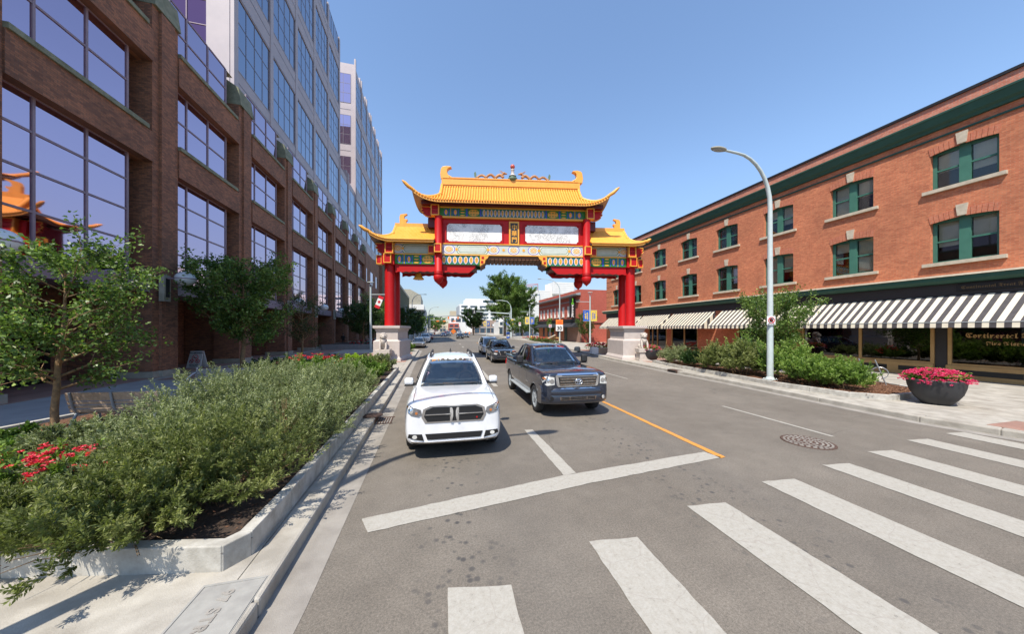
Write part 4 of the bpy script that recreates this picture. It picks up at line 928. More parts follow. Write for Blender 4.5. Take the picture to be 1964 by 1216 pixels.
# ---------------- roofs
def roof(prefix, xr, xe, ye, zr, ze, lift, tipx, tipz, yc=1.0, ribs=60, left=True, right=True, xcut=None):
    """xr: ridge half length, xe: eave half length (corner), ye: eave half depth; hip roof curved up at the corners"""
    def prof(v): return zr + (ze - zr) * (1 - (1 - v) ** 1.4)          # concave
    def hipx(v): return xr + (xe - xr) * max(0, (v - .45) / .55) ** 1.2
    def Lf(x, v):
        t = max(0, (abs(x) - (xr - .2)) / (xe - xr + .2)); return lift * (min(t, 1) ** 2.2) * v ** 2
    def P(x, v, sy): 
        t = max(0, (abs(x) - xr) / (xe - xr)); return Vector((x, yc + sy * ye * v * (1 + .06 * t * t), prof(v) + Lf(x, v)))
    nv = 10
    ranges = [(-1, left), (1, right)]
    xl = -xe if left else (xcut if xcut is not None else -xr); xh = xe if right else (xcut if xcut is not None else xr)
    # shell front/back
    for sy in (-1, 1):
        b = MB(); nx = 60
        grid = []
        for i in range(nx + 1):
            row = []
            for j in range(nv + 1):
                v = j / nv; hx = hipx(v); a = max(xl, -hx); c = min(xh, hx); x = a + (c - a) * i / nx
                row.append(P(x, v, sy))
            grid.append(row)
        vs = [p for r_ in grid for p in r_]; fs = [(i * (nv + 1) + j, i * (nv + 1) + j + 1, (i + 1) * (nv + 1) + j + 1, (i + 1) * (nv + 1) + j) for i in range(nx) for j in range(nv)]
        if sy > 0: fs = [f[::-1] for f in fs]
        b.add(vs, fs, 0, True); o = gb(prefix + '_roof_slope', 'tile_pan', b)
        b = MB(); b.add([v - Vector((0, 0, .11)) for v in vs], fs, 0, True); gb(prefix + '_soffit', 'soffit', b)
        # soffit below
        b = MB(); vs2 = []
        for i in range(nx + 1):
            x = xl + (xh - xl) * i / nx; e = P(x, 1, sy); vs2 += [e - Vector((0, 0, .10)), Vector((x * (1 if abs(x) < xr else .93), yc + sy * (ye - 1.05), ze + .18 + .3 * Lf(x, 1)))]
        fs = [(2 * i, 2 * i + 1, 2 * i + 3, 2 * i + 2) for i in range(nx)]
        b.add(vs2, fs, 0, True); gb(prefix + '_soffit', 'soffit', b)
        # rounded tile ribs
        allb = MB(); k = int(ribs); prob = []
        for i in range(k):
            x = xl + (i + .5) * (xh - xl) / k
            v0 = 0
            for q in range(41):
                if hipx(q / 40) >= abs(x): v0 = q / 40; break
            else: continue
            path = [P(x, v0 + (1 - v0) * q / 7, sy) + Vector((0, 0, .05)) for q in range(8)]
            if sy < 0:
                r_ = MB().tube(path, .066, 6); e = path[-1]; r_.ball(e + Vector((0, -.01, 0)), .075, 5); gb('tile_row', 'tile_yellow', r_, o)
            else: allb.tube(path, .062, 5)
        if sy > 0: ob_ = gb('rear_tile_rows', 'tile_yellow', allb, o); ob_['kind'] = 'stuff'
        # drip edge
        b = MB(); 
        for i in range(k * 2):
            xa = xl + i * (xh - xl) / (k * 2); xb = xa + (xh - xl) / (k * 2)
            pa, pb = P(xa, 1, sy), P(xb, 1, sy); b.add([pa, pb, pb - Vector((0, 0, .10)), (pa + pb) / 2 - Vector((0, 0, .15)), pa - Vector((0, 0, .10))], [(0, 1, 2, 3, 4)])
        gb('drip_edge', 'tile_yellow', b, o)
    # end slopes and hips
    for s, on in ranges:
        if not on: continue
        b = MB(); ny = 12; g = []
        for j in range(nv + 1):
            v = .45 + .55 * j / nv; hx = hipx(v); yy = ye * v
            a, c = P(s * hx, v, -1), P(s * hx, v, 1)
            for i in range(ny + 1):
                t = i / ny; p = a.lerp(c, t); sag = (4 * t * (1 - t)); p.z -= Lf(s * hx, v) * sag * .9; p.x -= s * .12 * sag * (v - .45); g.append(p)
        fs = [(j * (ny + 1) + i, (j + 1) * (ny + 1) + i, (j + 1) * (ny + 1) + i + 1, j * (ny + 1) + i + 1) for j in range(nv) for i in range(ny)]
        if s > 0: fs = [f[::-1] for f in fs]
        b.add(g, fs, 0, True); o = gb(prefix + '_end_slope', 'tile_yellow', b)
        b = MB(); b.add([v - Vector((0, 0, .11)) for v in g], fs, 0, True); gb(prefix + '_soffit', 'soffit', b)
        b = MB().add([P(s * xr, 0, -1) - Vector((s * .03, 0, 0)), P(s * xr, .45, -1) - Vector((s * .03, 0, 0)), P(s * xr, .45, 1) - Vector((s * .03, 0, 0))], [(0, 1, 2)]); gb(prefix + '_gable', 'tile_yellow', b)
        b = MB(); vs2 = []
        for i in range(ny + 1):
            t = i / ny; p = P(s * xe, 1, -1).lerp(P(s * xe, 1, 1), t); p.z -= Lf(xe, 1) * 4 * t * (1 - t) * .9 + .10; vs2 += [p, Vector((s * (xe - 1.15), yc + (ye - 1.0) * (2 * t - 1), ze + .18))]
        b.add(vs2, [(2 * i, 2 * i + 1, 2 * i + 3, 2 * i + 2) for i in range(ny)]); gb(prefix + '_soffit', 'soffit', b)
        for sy in (-1, 1):
            path = [P(s * hipx(v), v, sy) + Vector((0, 0, .07)) for v in [0, .15, .3, .45]]
            gb('descending_ridge', 'tile_yellow', MB().tube(path, .12, 8).ball(path[-1], .16, 6))
            path = [P(s * hipx(v), v, sy) + Vector((0, 0, .06)) for v in [.45, .53, .61, .69, .77, .86, .93, 1.0]]
            e = path[-1]; tip = Vector((s * tipx, e.y - .0 + sy * .25, tipz)); path += [e.lerp(tip, .4) + Vector((0, 0, -.05)), e.lerp(tip, .75), tip]
            k = len(path); gb('hip_ridge', 'tile_yellow', MB().tube(path, [.12] * (k - 3) + [.13, .11, .03], 8))
roof('main', 5.5, 7.35, 2.05, 14.0, 11.98, .66, 8.0, 13.2, 1.0, 74)
gb('main_ridge', 'tile_yellow', MB().box(CX - 5.65, CX + 5.5, .82, 1.18, 13.85, 14.50).box(CX - 5.56, CX + 5.31, .78, 1.22, 14.5, 14.58).box(CX - 5.56, CX + 5.31, .76, 1.24, 13.98, 14.06))
def crest(xc, s, z0, sc, nm):       # s: direction the hook curls towards
    pts = [(-.35, 0), (-.42, .45), (-.34, .95), (-.22, 1.12), (.15, 1.2), (.55, 1.16), (.62, 1.10), (.34, 1.0), (.22, .85), (.2, .6), (.32, .38), (.62, .22), (.85, 0)]
    P = [(xc + s * p[0] * sc, z0 + p[1] * sc) for p in pts]
    if s < 0: P = P[::-1]
    a = gb(nm, 'tile_yellow', MB().prism(P, 'y', .8, 1.2), bevel=.03); gb('eye', 'black', MB().ball((xc + s * .45 * sc, .79, z0 + .17 * sc), .035, 6), a)
crest(CX - 5.4, 1, 14.45, .86, 'ridge_crest'); crest(CX + 5.4, -1, 14.45, .86, 'ridge_crest')
for s in (-1, 1):
    # side roofs: hip at the outer end only
    keep = gb
    def gb(name, mats, mb, par=None, _t=Matrix.Translation((CX + s * 5.95, 0, 0)), **kw): return mb.xf(_t).build(name, mats, par or gate, **kw)
    if s < 0: roof('side', 3.25, 4.7, 1.85, 10.62, 9.08, .52, 5.25, 9.98, 1.0, 46, True, False, -.02)
    else: roof('side', 3.25, 4.2, 1.85, 10.62, 9.08, .15, 4.5, 9.42, 1.0, 46, False, True, .02)
    # ridge of the side roof
    gb('side_ridge', 'tile_yellow', MB().box(*sorted((0, s * 3.3)), .84, 1.16, 10.5, 10.86))
    pts = [(-.2, 0), (-.22, .5), (-.15, .72), (.1, .76), (.34, .80), (.36, .72), (.16, .62), (.12, .45), (.22, .34), (.36, .38), (.38, .26), (.28, .2), (.3, .08), (.42, 0)]
    P = [(s * 2.75 - s * p[0], 10.84 + p[1]) for p in pts]
    if s > 0: P = P[::-1]
    gb('side_crest', 'tile_yellow', MB().prism(P, 'y', .88, 1.12))
    gb = keep
# dragons and pearl on the ridge
def dragon(s):
    b = MB(); path = []
    x0, x1 = CX + s * .75, CX + s * 2.95
    for i in range(41):
        t = i / 40; x = x0 + (x1 - x0) * t; path.append((x, 1.0 + .05 * math.sin(t * 9), 14.70 + .30 * abs(math.sin(t * pi * 3 + .3)) * (1 - .35 * t)))
    b.tube(path, [.12 * (1 - .35 * i / 40) for i in range(41)], 8)
    o = gb('dragon', 'dragon', b)
    h = MB(); hx = x0 + s * .12; h.tube([(hx, 1, 14.80), (hx - s * .0, 1, 14.98), (hx - s * .12, 1, 15.08)], [.09, .1, .09], 8); h.ball((hx - s * .16, 1, 15.12), .12, 8); h.tube([(hx - s * .2, 1, 15.12), (hx - s * .42, 1, 15.08)], [.09, .05], 8)
    h.tube([(hx - s * .05, .93, 15.2), (hx + s * .2, .9, 15.32)], [.035, .01], 5).tube([(hx - s * .05, 1.07, 15.2), (hx + s * .2, 1.1, 15.32)], [.035, .01], 5); gb('head', 'dragon', h, o)
    f = MB()
    for i in range(2, 40, 2):
        p = path[i]; f.add([(p[0] - .05, p[1], p[2] + .05), (p[0] + .05, p[1], p[2] + .05), (p[0], p[1], p[2] + .15)], [(0, 1, 2)])
    f.add([(x1, 1, 14.75), (x1 + s * .12, 1, 14.72), (x1 + s * .16, 1, 15.08), (x1 + s * .04, 1, 15.2), (x1 - s * .05, 1, 14.95)], [(0, 1, 2, 3, 4)]); gb('fins', 'dragon_green', f, o)
    c = MB()
    for i in range(12): c.ball((x0 + (x1 - x0) * (i + .5) / 12, .98, 14.62), .10, 6, rz=.06)
    gb('clouds', 'marble', c, o)
dragon(-1); dragon(1)
pr = gb('pearl_stand', 'dragon_green', MB().lathe([(.2, 14.45), (.34, 14.55), (.38, 14.72), (.22, 14.85), (.3, 14.9)], (CX, 1, 0), 16))
gb('stand_neck', 'marble', MB().lathe([(.3, 14.9), (.2, 15.0), (.12, 15.1), (.14, 15.2), (.1, 15.35), (.16, 15.42), (.1, 15.5)], (CX, 1, 0), 14), pr); gb('pearl', 'ball_red', MB().ball((CX, 1, 15.68), .19, 12), pr)
# bell: hangs free, a thing of its own
bl = empty('bell', (0, 0, 0), 0, 'small golden bell hanging under the left side beam of the gate', 'bell')
mw = Matrix.Translation((6.05, 23.9, 0)) @ Matrix.Rotation(GA, 4, 'Z') @ Vector((CX - 7.45, .9, 6.45)); bl.location = mw
MB().lathe([(.40, 0), (.42, .04), (.36, .12), (.27, .25), (.22, .42), (.17, .5), (1e-4, .54)], n=24).build('bell_body', 'gold', bl); MB().tube([(0, 0, .5), (0, 0, .72)], .02).build('hook', 'gold', bl); MB().ball((0, 0, -.01), .05, 8).build('clapper', 'charcoal', bl)

# guardian lions
def lion(xl, yl, rot, label):
    t = empty('guardian_lion', (0, 0, 0), GA + rot, label, 'statue', 'stone lions before the gate pedestals')
    t.location = Matrix.Translation((6.05, 23.9, 0)) @ Matrix.Rotation(GA, 4, 'Z') @ Vector((xl, yl, .13))
    b = MB(); b.box(-.46, .46, -.5, .5, 0, .16); b.box(-.40, .40, -.44, .44, .16, .66); b.box(-.48, .48, -.52, .52, .66, .95); b.build('plinth', 'marble_dark', t, bevel=.02)
    b = MB()
    b.ball((0, .15, 1.22), .27, 10, rz=.30); b.ball((0, -.05, 1.50), .25, 10, rz=.33); b.ball((0, -.16, 1.52), .20, 8, rz=.22)
    b.ball((0, -.12, 1.88), .235, 10, rz=.21); b.ball((0, -.27, 1.83), .15, 8, rz=.11); b.ball((0, -.36, 1.86), .06, 6)
    for s in (-1, 1):
        b.tube([(s * .17, -.12, 1.5), (s * .21, -.26, 1.25), (s * .19, -.30, .98)], [.10, .075, .07], 8); b.ball((s * .19, -.34, 1.0), .09, 6, rz=.06)
        b.ball((s * .22, .15, 1.12), .15, 8, rz=.17); b.ball((s * .25, -.05, 1.0), .09, 6, rz=.06)
        b.ball((s * .19, -.08, 2.02), .06, 6); b.ball((s * .085, -.33, 1.93), .045, 6)
    for i in range(46):
        a = random.uniform(0, 2 * pi); ph = random.uniform(-.7, 1.4)
        x = .24 * math.cos(a) * math.cos(ph); yv = .24 * math.sin(a) * math.cos(ph); z = .21 * math.sin(ph)
        if yv < -.12 and ph < .7: continue
        b.ball((x, -.08 + yv, 1.9 + z), .055, 5)
    for i in range(8): b.ball((random.uniform(-.16, .16), -.26, 1.66 - i * .02), .05, 5)
    b.tube([(0, .38, 1.1), (0, .46, 1.35), (0, .36, 1.6)], [.06, .09, .04], 7)
    b.build('lion', 'marble_dark', t)
lion(CX - 9.38, -1.45, R(8), 'stone guardian lion in front of the left gate pedestal behind the green shrubs')
lion(CX + 9.72, -1.45, R(-8), 'stone guardian lion in front of the right gate pedestal beside the black tub')
# ================================================================ VEHICLES
RY = R(-2.2)
def bvh_of(o):
    dg = bpy.context.evaluated_depsgraph_get(); return BVHTree.FromPolygons([v.co.copy() for v in o.data.vertices], [tuple(p.vertices) for p in o.data.polygons])
def patch(par, bvh, name, m, pts, view='front', off_=.012, cuts=3, th=.012, L=5, label=None):
    """thin part following the body, outline given in (x,z) seen from the front / rear or (y,z) seen from a side"""
    bm = bmesh.new(); vs = [bm.verts.new((p[0], 0, p[1])) for p in pts]; bm.faces.new(vs)
    bmesh.ops.triangulate(bm, faces=bm.faces[:], quad_method='BEAUTY', ngon_method='EAR_CLIP')
    for _ in range(cuts):
        es = [e for e in bm.edges if e.calc_length() > .09]
        if es: bmesh.ops.subdivide_edges(bm, edges=es, cuts=1, use_grid_fill=False); bmesh.ops.triangulate(bm, faces=bm.faces[:])
    for v in bm.verts:
        u, z = v.co.x, v.co.z
        o_, d = {'front': ((u, -20, z), (0, 1, 0)), 'rear': ((u, 20, z), (0, -1, 0)), 'left': ((-20, u, z), (1, 0, 0)), 'right': ((20, u, z), (-1, 0, 0)), 'top': ((u, z, 20), (0, 0, -1))}[view]
        h = bvh.ray_cast(Vector(o_), Vector(d))[0]
        if h is None:
            q = {'front': (u, -L / 2, z), 'rear': (u, L / 2, z), 'left': (-.95, u, z), 'right': (.95, u, z), 'top': (u, z, 1)}[view]; h = bvh.find_nearest(Vector(q))[0]
        v.co = h - Vector(d) * off_
    bmesh.ops.recalc_face_normals(bm, faces=bm.faces[:])
    g = bmesh.ops.extrude_face_region(bm, geom=bm.faces[:]); d = Vector({'front': (0, 1, 0), 'rear': (0, -1, 0), 'left': (1, 0, 0), 'right': (-1, 0, 0), 'top': (0, 0, -1)}[view])
    bmesh.ops.translate(bm, verts=[e for e in g['geom'] if isinstance(e, bmesh.types.BMVert)], vec=d * (th + off_ * .5))
    bmesh.ops.recalc_face_normals(bm, faces=bm.faces[:])
    me = bpy.data.meshes.new(name); bm.to_mesh(me); bm.free(); me.materials.append(M[m])
    return inst(name, me, par, label=label)
def mir(pts): return [(-p[0], p[1]) for p in pts][::-1]
def car(kind, label, group, loc, rz, s, paint, front=None, detail=True, passengers=True):
    t = empty(kind, (loc[0], loc[1], loc[2] if len(loc) > 2 else 0), rz, label, s.get('cat', 'car'), group)
    L, W, H = s['L'], s['W'], s['H']; F = -L / 2
    st = s['st']; n = len(st); bm_ = MB()
    prof = lambda w, zt, zb, cr: [(0, zb), (w * .82, zb), (w * .95, zb + .05), (w, zb + .22 * (zt - zb)), (w * 1.0, zb + .55 * (zt - zb)), (w * .985, zt - .16 * (zt - zb)), (w * .95, zt - .05), (w * .88, zt), (w * .55, zt + cr * .75), (0, zt + cr)]
    rings = []
    for (y, w, zt, zb, cr) in st:
        p = prof(w, zt, zb, cr); ring = [(x, F + y, z) for x, z in p] + [(-x, F + y, z) for x, z in p[-2:0:-1]]; rings.append(ring)
    k = len(rings[0]); vs = [v for r_ in rings for v in r_]
    fs = [(i * k + j, (i + 1) * k + j, (i + 1) * k + (j + 1) % k, i * k + (j + 1) % k) for i in range(n - 1) for j in range(k)]
    h = len(prof(1, 1, 0, 0))
    def cap(o_, flip):
        out = []
        idx = list(range(k))
        for j in range(h - 1):
            a, b_, c, d = j, j + 1, (k - j - 1) % k, (k - j) % k
            f = [a, b_, c, d] if j > 0 else [a, b_, c]
            if j == h - 2: f = [a, b_, c]
            if j == h - 2 and b_ == c: f = [a, b_, d]
            out.append(tuple(o_ + q for q in (f if flip else f[::-1])))
        return out
    fs += cap(0, True) + cap((n - 1) * k, False)
    bm_.add(vs, fs, 0, True); body = bm_.build('body', [paint, 'car_trim'], t)
    sb = body.modifiers.new('s', 'SUBSURF'); sb.levels = sb.render_levels = 2
    tmp = []
    wr = s['wr']; axles = [F + s['foh'], F + s['foh'] + s['wb']]
    for ay in axles:
        for sd_ in (-1, 1):
            c = MB().cylx((ay, wr * .98), wr * 1.14, *sorted((sd_ * (W / 2 - .30), sd_ * (W / 2 + .3))), n=28).build('tmp', 'car_trim', t); tmp.append(c)
            mo = body.modifiers.new('b', 'BOOLEAN'); mo.object = c; mo.operation = 'DIFFERENCE'; mo.solver = 'EXACT'
    dg = bpy.context.evaluated_depsgraph_get(); me = bpy.data.meshes.new_from_object(body.evaluated_get(dg)); body.modifiers.clear(); body.data = me
    for c in tmp: bpy.data.objects.remove(c)
    bm = bmesh.new(); bm.from_mesh(me)
    for f in bm.faces:
        c = f.calc_center_median()
        for ay in axles:
            if math.hypot(c.y - ay, c.z - wr * .98) < wr * 1.145 and abs(f.normal.x) < .6 and abs(c.x) > W / 2 - .32: f.material_index = 1; f.smooth = False
            elif math.hypot(c.y - ay, c.z - wr * .98) < wr * 1.12 and abs(c.x) < W / 2 - .25: f.material_index = 1
        if c.z < s.get('sill', .30): f.material_index = 1
    bm.to_mesh(me); bm.free(); bv = bvh_of(body)
    # wheels
    for ay in axles:
        for sd_ in (-1, 1):
            xw = sd_ * (W / 2 - .135); wh = MB().lathe([(wr * .66, -.11), (wr * .9, -.12), (wr * .985, -.09), (wr, -.04), (wr, .04), (wr * .985, .09), (wr * .9, .12), (wr * .66, .11)], n=32, cap=False)
            wh.xf(Matrix.Translation((xw, ay, wr)) @ Matrix.Rotation(R(90), 4, 'Y')); w = wh.build('wheel', 'rubber', t)
            rm = MB().lathe([(wr * .68, -.09), (wr * .70, .0), (wr * .69, .10), (wr * .62, .10), (wr * .60, .02), (.0001, .0)], n=28, cap=False)
            for q in range(5 if kind != 'pickup_truck' else 6):
                a = q * 2 * pi / (5 if kind != 'pickup_truck' else 6); d1 = Vector((math.cos(a), math.sin(a), 0)); d2 = Vector((-math.sin(a), math.cos(a), 0))
                P = [d1 * .04 + d2 * .05, d1 * wr * .64 + d2 * .045, d1 * wr * .64 - d2 * .045, d1 * .04 - d2 * .05]
                rm.add([p + Vector((0, 0, .085)) for p in P] + [p + Vector((0, 0, .04)) for p in P], [(0, 3, 2, 1), (4, 5, 6, 7), (0, 1, 5, 4), (2, 3, 7, 6), (1, 2, 6, 5), (3, 0, 4, 7)], 0)
            rm.lathe([(.0001, .095), (.07, .09), (.075, .05)][::-1], n=12)
            rm.xf(Matrix.Translation((xw, ay, wr)) @ Matrix.Rotation(R(90 * sd_), 4, 'Y')); rm.build('rim', s.get('rim', 'aluminium'), w)
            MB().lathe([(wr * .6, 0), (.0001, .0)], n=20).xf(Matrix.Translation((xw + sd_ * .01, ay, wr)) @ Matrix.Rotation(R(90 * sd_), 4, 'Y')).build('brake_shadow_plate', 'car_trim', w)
    # greenhouse
    wb_, wt = s['gw'], s['rw']; cy, cz, ry0, ry1, by, bz = s['g']; cy += F; ry0 += F; ry1 += F; by += F
    zr = H - .045
    def belt(t_):  # along side
        y = cy + (by - cy) * t_; return Vector((wb_ * (1 - .06 * (2 * t_ - 1) ** 4 - (.05 if t_ < .05 else 0)), y, cz + (bz - cz) * t_))
    def rail(t_):
        y = ry0 + (ry1 - ry0) * t_; return Vector((wt * (1 - .05 * (2 * t_ - 1) ** 4), y, zr - .05 * (2 * t_ - 1) ** 2 - (.02 if t_ > .8 else 0)))
    def sheet(name, A, Bf, m, bulge=(0, 0, 0), nu=10, nv=6, th=.006, par=t, u0=0, u1=1, v0=0, v1=1):
        b = MB(); vs = []
        for i in range(nu + 1):
            u = u0 + (u1 - u0) * i / nu
            for j in range(nv + 1):
                v = v0 + (v1 - v0) * j / nv; p = A(u).lerp(Bf(u), v); q = 4 * u * (1 - u); r_ = 4 * v * (1 - v)
                vs.append(p + Vector(bulge) * (q * .7 + r_ * .3))
        b.add(vs, [(i * (nv + 1) + j, (i + 1) * (nv + 1) + j, (i + 1) * (nv + 1) + j + 1, i * (nv + 1) + j + 1) for i in range(nu) for j in range(nv)], 0, True)
        o = b.build(name, m, par)
        so = o.modifiers.new('s', 'SOLIDIFY'); so.thickness = th; so.offset = 0; return o
    mx = lambda v, s_: Vector((v.x * s_, v.y, v.z))
    A0, A1, C0, C1 = belt(0), rail(0), belt(1), rail(1)
    sheet('windscreen', lambda u: mx(A0, -1).lerp(A0, u), lambda u: mx(A1, -1).lerp(A1, u) + Vector((0, -.03, .05)) * (4 * u * (1 - u)), 'car_glass', (0, -.10, .0))
    sheet('rear_window', lambda u: mx(C0, -1).lerp(C0, u), lambda u: mx(C1, -1).lerp(C1, u) + Vector((0, 0, .05)) * (4 * u * (1 - u)), 'car_glass', (0, .05, 0))
    for s_ in (-1, 1):
        sheet('side_window', lambda u: mx(belt(u), s_), lambda u: mx(rail(u), s_), 'car_glass', (s_ * .03, 0, 0))
        pl = [('pillar', 0.0, .045), ('pillar', s.get('bp', .42), .05), ('pillar', s.get('cp', .74), .055), ('pillar', 1.0, .06)]
        for nm, u, r_ in pl:
            a, c = mx(belt(u), s_), mx(rail(u), s_); d = (c - a)
            bl_ = Vector((s_ * .03, 0, 0)); path = [a - d * .04, a + d * .3 + bl_ * .6, a + d * .65 + bl_ * .6, c + d * .02]
            MB().tube(path, [r_ * 1.3, r_, r_, r_], 8).build(nm, paint if u in (0.0, 1.0) else 'car_trim', t)
        MB().tube([mx(rail(q / 10), s_) + Vector((0, 0, -.005)) for q in range(11)], .045, 8).build('roof_rail_edge', paint, t)
        MB().tube([mx(belt(q / 10), s_) + Vector((s_ * .01, 0, .0)) for q in range(11)], .018, 6).build('belt_trim', 'chrome' if s.get('chrome') else 'car_trim', t)
    # roof
    b = MB(); vs = []; nu, nv = 10, 8
    for i in range(nu + 1):
        a, c = mx(rail(i / nu), -1), rail(i / nu)
        for j in range(nv + 1):
            p = a.lerp(c, j / nv); q = 4 * (j / nv) * (1 - j / nv); p.z += .055 * q; 
            e = abs(2 * i / nu - 1); 
            if i == 0: p.y -= .10 * q
            vs.append(p)
    b.add(vs, [(i * (nv + 1) + j, i * (nv + 1) + j + 1, (i + 1) * (nv + 1) + j + 1, (i + 1) * (nv + 1) + j) for i in range(nu) for j in range(nv)], 0, True)
    o = b.build('roof', paint, t); so = o.modifiers.new('s', 'SOLIDIFY'); so.thickness = .05
    if s.get('rack'):
        for s_ in (-1, 1):
            p0, p1 = rail(.12), rail(.92); k_ = Vector((s_ * (wt - .07), 0, 0)); path = [Vector((s_ * (wt - .07), p0.y, zr + .02)), Vector((s_ * (wt - .07), p0.y + .15, zr + .10)), Vector((s_ * (wt - .07), p1.y - .15, zr + .10)), Vector((s_ * (wt - .07), p1.y, zr + .02))]
            MB().tube(path, .025, 6).build('roof_rack', 'car_trim', t)
        MB().lathe([(.05, 0), (.03, .05), (.008, .14)], (0, ry1 - .25, zr + .0), 8).build('antenna', 'car_trim', t)
    # interior
    MB().box(-wb_ * .86, wb_ * .86, cy + .12, cy + .75, bz - .3, cz + .02).build('dashboard', 'dash', t, bevel=.05)
    for x in (-.38, .38):
        b = MB(); b.box(x - .25, x + .25, cy + 1.25, cy + 1.42, cz - .3, H - .42); b.ball((x, cy + 1.36, H - .36), .14, 8, rz=.11); b.build('seat', 'seat', t, bevel=.04)
    b = MB().box(-.62, .62, cy + 2.2, cy + 2.35, cz - .3, H - .48); b.build('rear_seat', 'seat', t)
    # steering wheel on the driver's side (driver sits at the camera's right of the car)
    a = MB(); a.tube([(math.cos(q * pi / 8) * .18, 0, math.sin(q * pi / 8) * .18) for q in range(17)], .015, 6, cap=False); a.xf(Matrix.Translation((.38, cy + .85, cz + .02)) @ Matrix.Rotation(R(-25), 4, 'X')); a.build('steering_wheel', 'car_trim', t)
    MB().box(-.12, .12, ry0 + .1, ry0 + .14, H - .22, H - .14).build('rear_view_mirror', 'car_trim', t)
    # mirrors, wipers, door lines, handles
    for s_ in (-1, 1):
        mz = cz + s.get('mz', .0); my = cy + .38; mw_ = s.get('mw', .13)
        b = MB(); x = s_ * (W / 2 - .04 if kind != 'pickup_truck' else W / 2 + .05); b.box(min(x, x + s_ * .22), max(x, x + s_ * .22), my - .07, my + .09, mz - .02, mz - .02 + s.get('mh', .17)); o = b.build('wing_mirror', s.get('mir', paint), t, bevel=.055)
        MB().box(min(x - s_ * .12, x + s_ * .02), max(x - s_ * .12, x + s_ * .02), my - .02, my + .04, mz - .05, mz + .02).build('mirror_arm', 'car_trim', o)
        MB().box(min(x + s_ * .02, x + s_ * .21), max(x + s_ * .02, x + s_ * .21), my - .066, my + .085, mz - .045, mz - .022).build('mirror_base', 'car_trim', o)
        vw = 'left' if s_ < 0 else 'right'; zb = s['st'][n // 2][3]
        for yy in s['doors']:
            yd = F + yy; patch(t, bv, 'door_gap', 'car_trim', [(yd, zb + .12), (yd + .014, zb + .12), (yd + .014, cz - .03), (yd, cz - .03)], vw, .002, 2, .004)
        for yy in s['handles']:
            yd = F + yy; patch(t, bv, 'door_handle', s.get('hm', paint), [(yd, cz - .2), (yd + .2, cz - .2), (yd + .2, cz - .165), (yd, cz - .165)], vw, .03, 1, .02)
    for s_ in (-1, 1): patch(t, bv, 'bonnet_gap', 'car_trim', [(s_ * W * .405, F + .22), (s_ * W * .405 + .012, F + .22), (s_ * W * .43 + .012, cy - .05), (s_ * W * .43, cy - .05)], 'top', .002, 3, .003)
    b = MB(); b.tube([(-.55, cy + .02, cz + .03), (0.02, cy - .06, cz + .045)], .012, 5).tube([(.02, cy - .02, cz + .03), (.6, cy + .02, cz + .045)], .012, 5); b.build('wiper', 'car_trim', t)
    if front: front(t, bv, F, W, L)
    return t, bv, F
def stations(L, hood_z, cowl_y, cowl_z, belt_z, W, zb, deck=None, nose=.10, flat=False):
    w = W / 2
    S_ = [(0, w * .82, hood_z - .05, zb + .12, .01), (nose * .3, w * .90, hood_z - .02, zb + .05, .02), (nose * 1.5, w * .955, hood_z, zb + .01, .03), (nose * 4, w * .985, hood_z + .03, zb, .04), (cowl_y * .6, w, (hood_z + cowl_z) / 2 + .015, zb, .045), (cowl_y, w, cowl_z, zb, .02), (cowl_y + .5, w, cowl_z, zb, .0)]
    S_ += [(L * .55, w, (cowl_z + belt_z) / 2, zb, 0), (L * .8, w, belt_z, zb, 0), (L - .35, w * .985, belt_z, zb + .02, 0), (L - .08, w * .95, belt_z - .03, zb + .06, 0), (L, w * .86, belt_z - .12, zb + .14, 0)]
    return S_
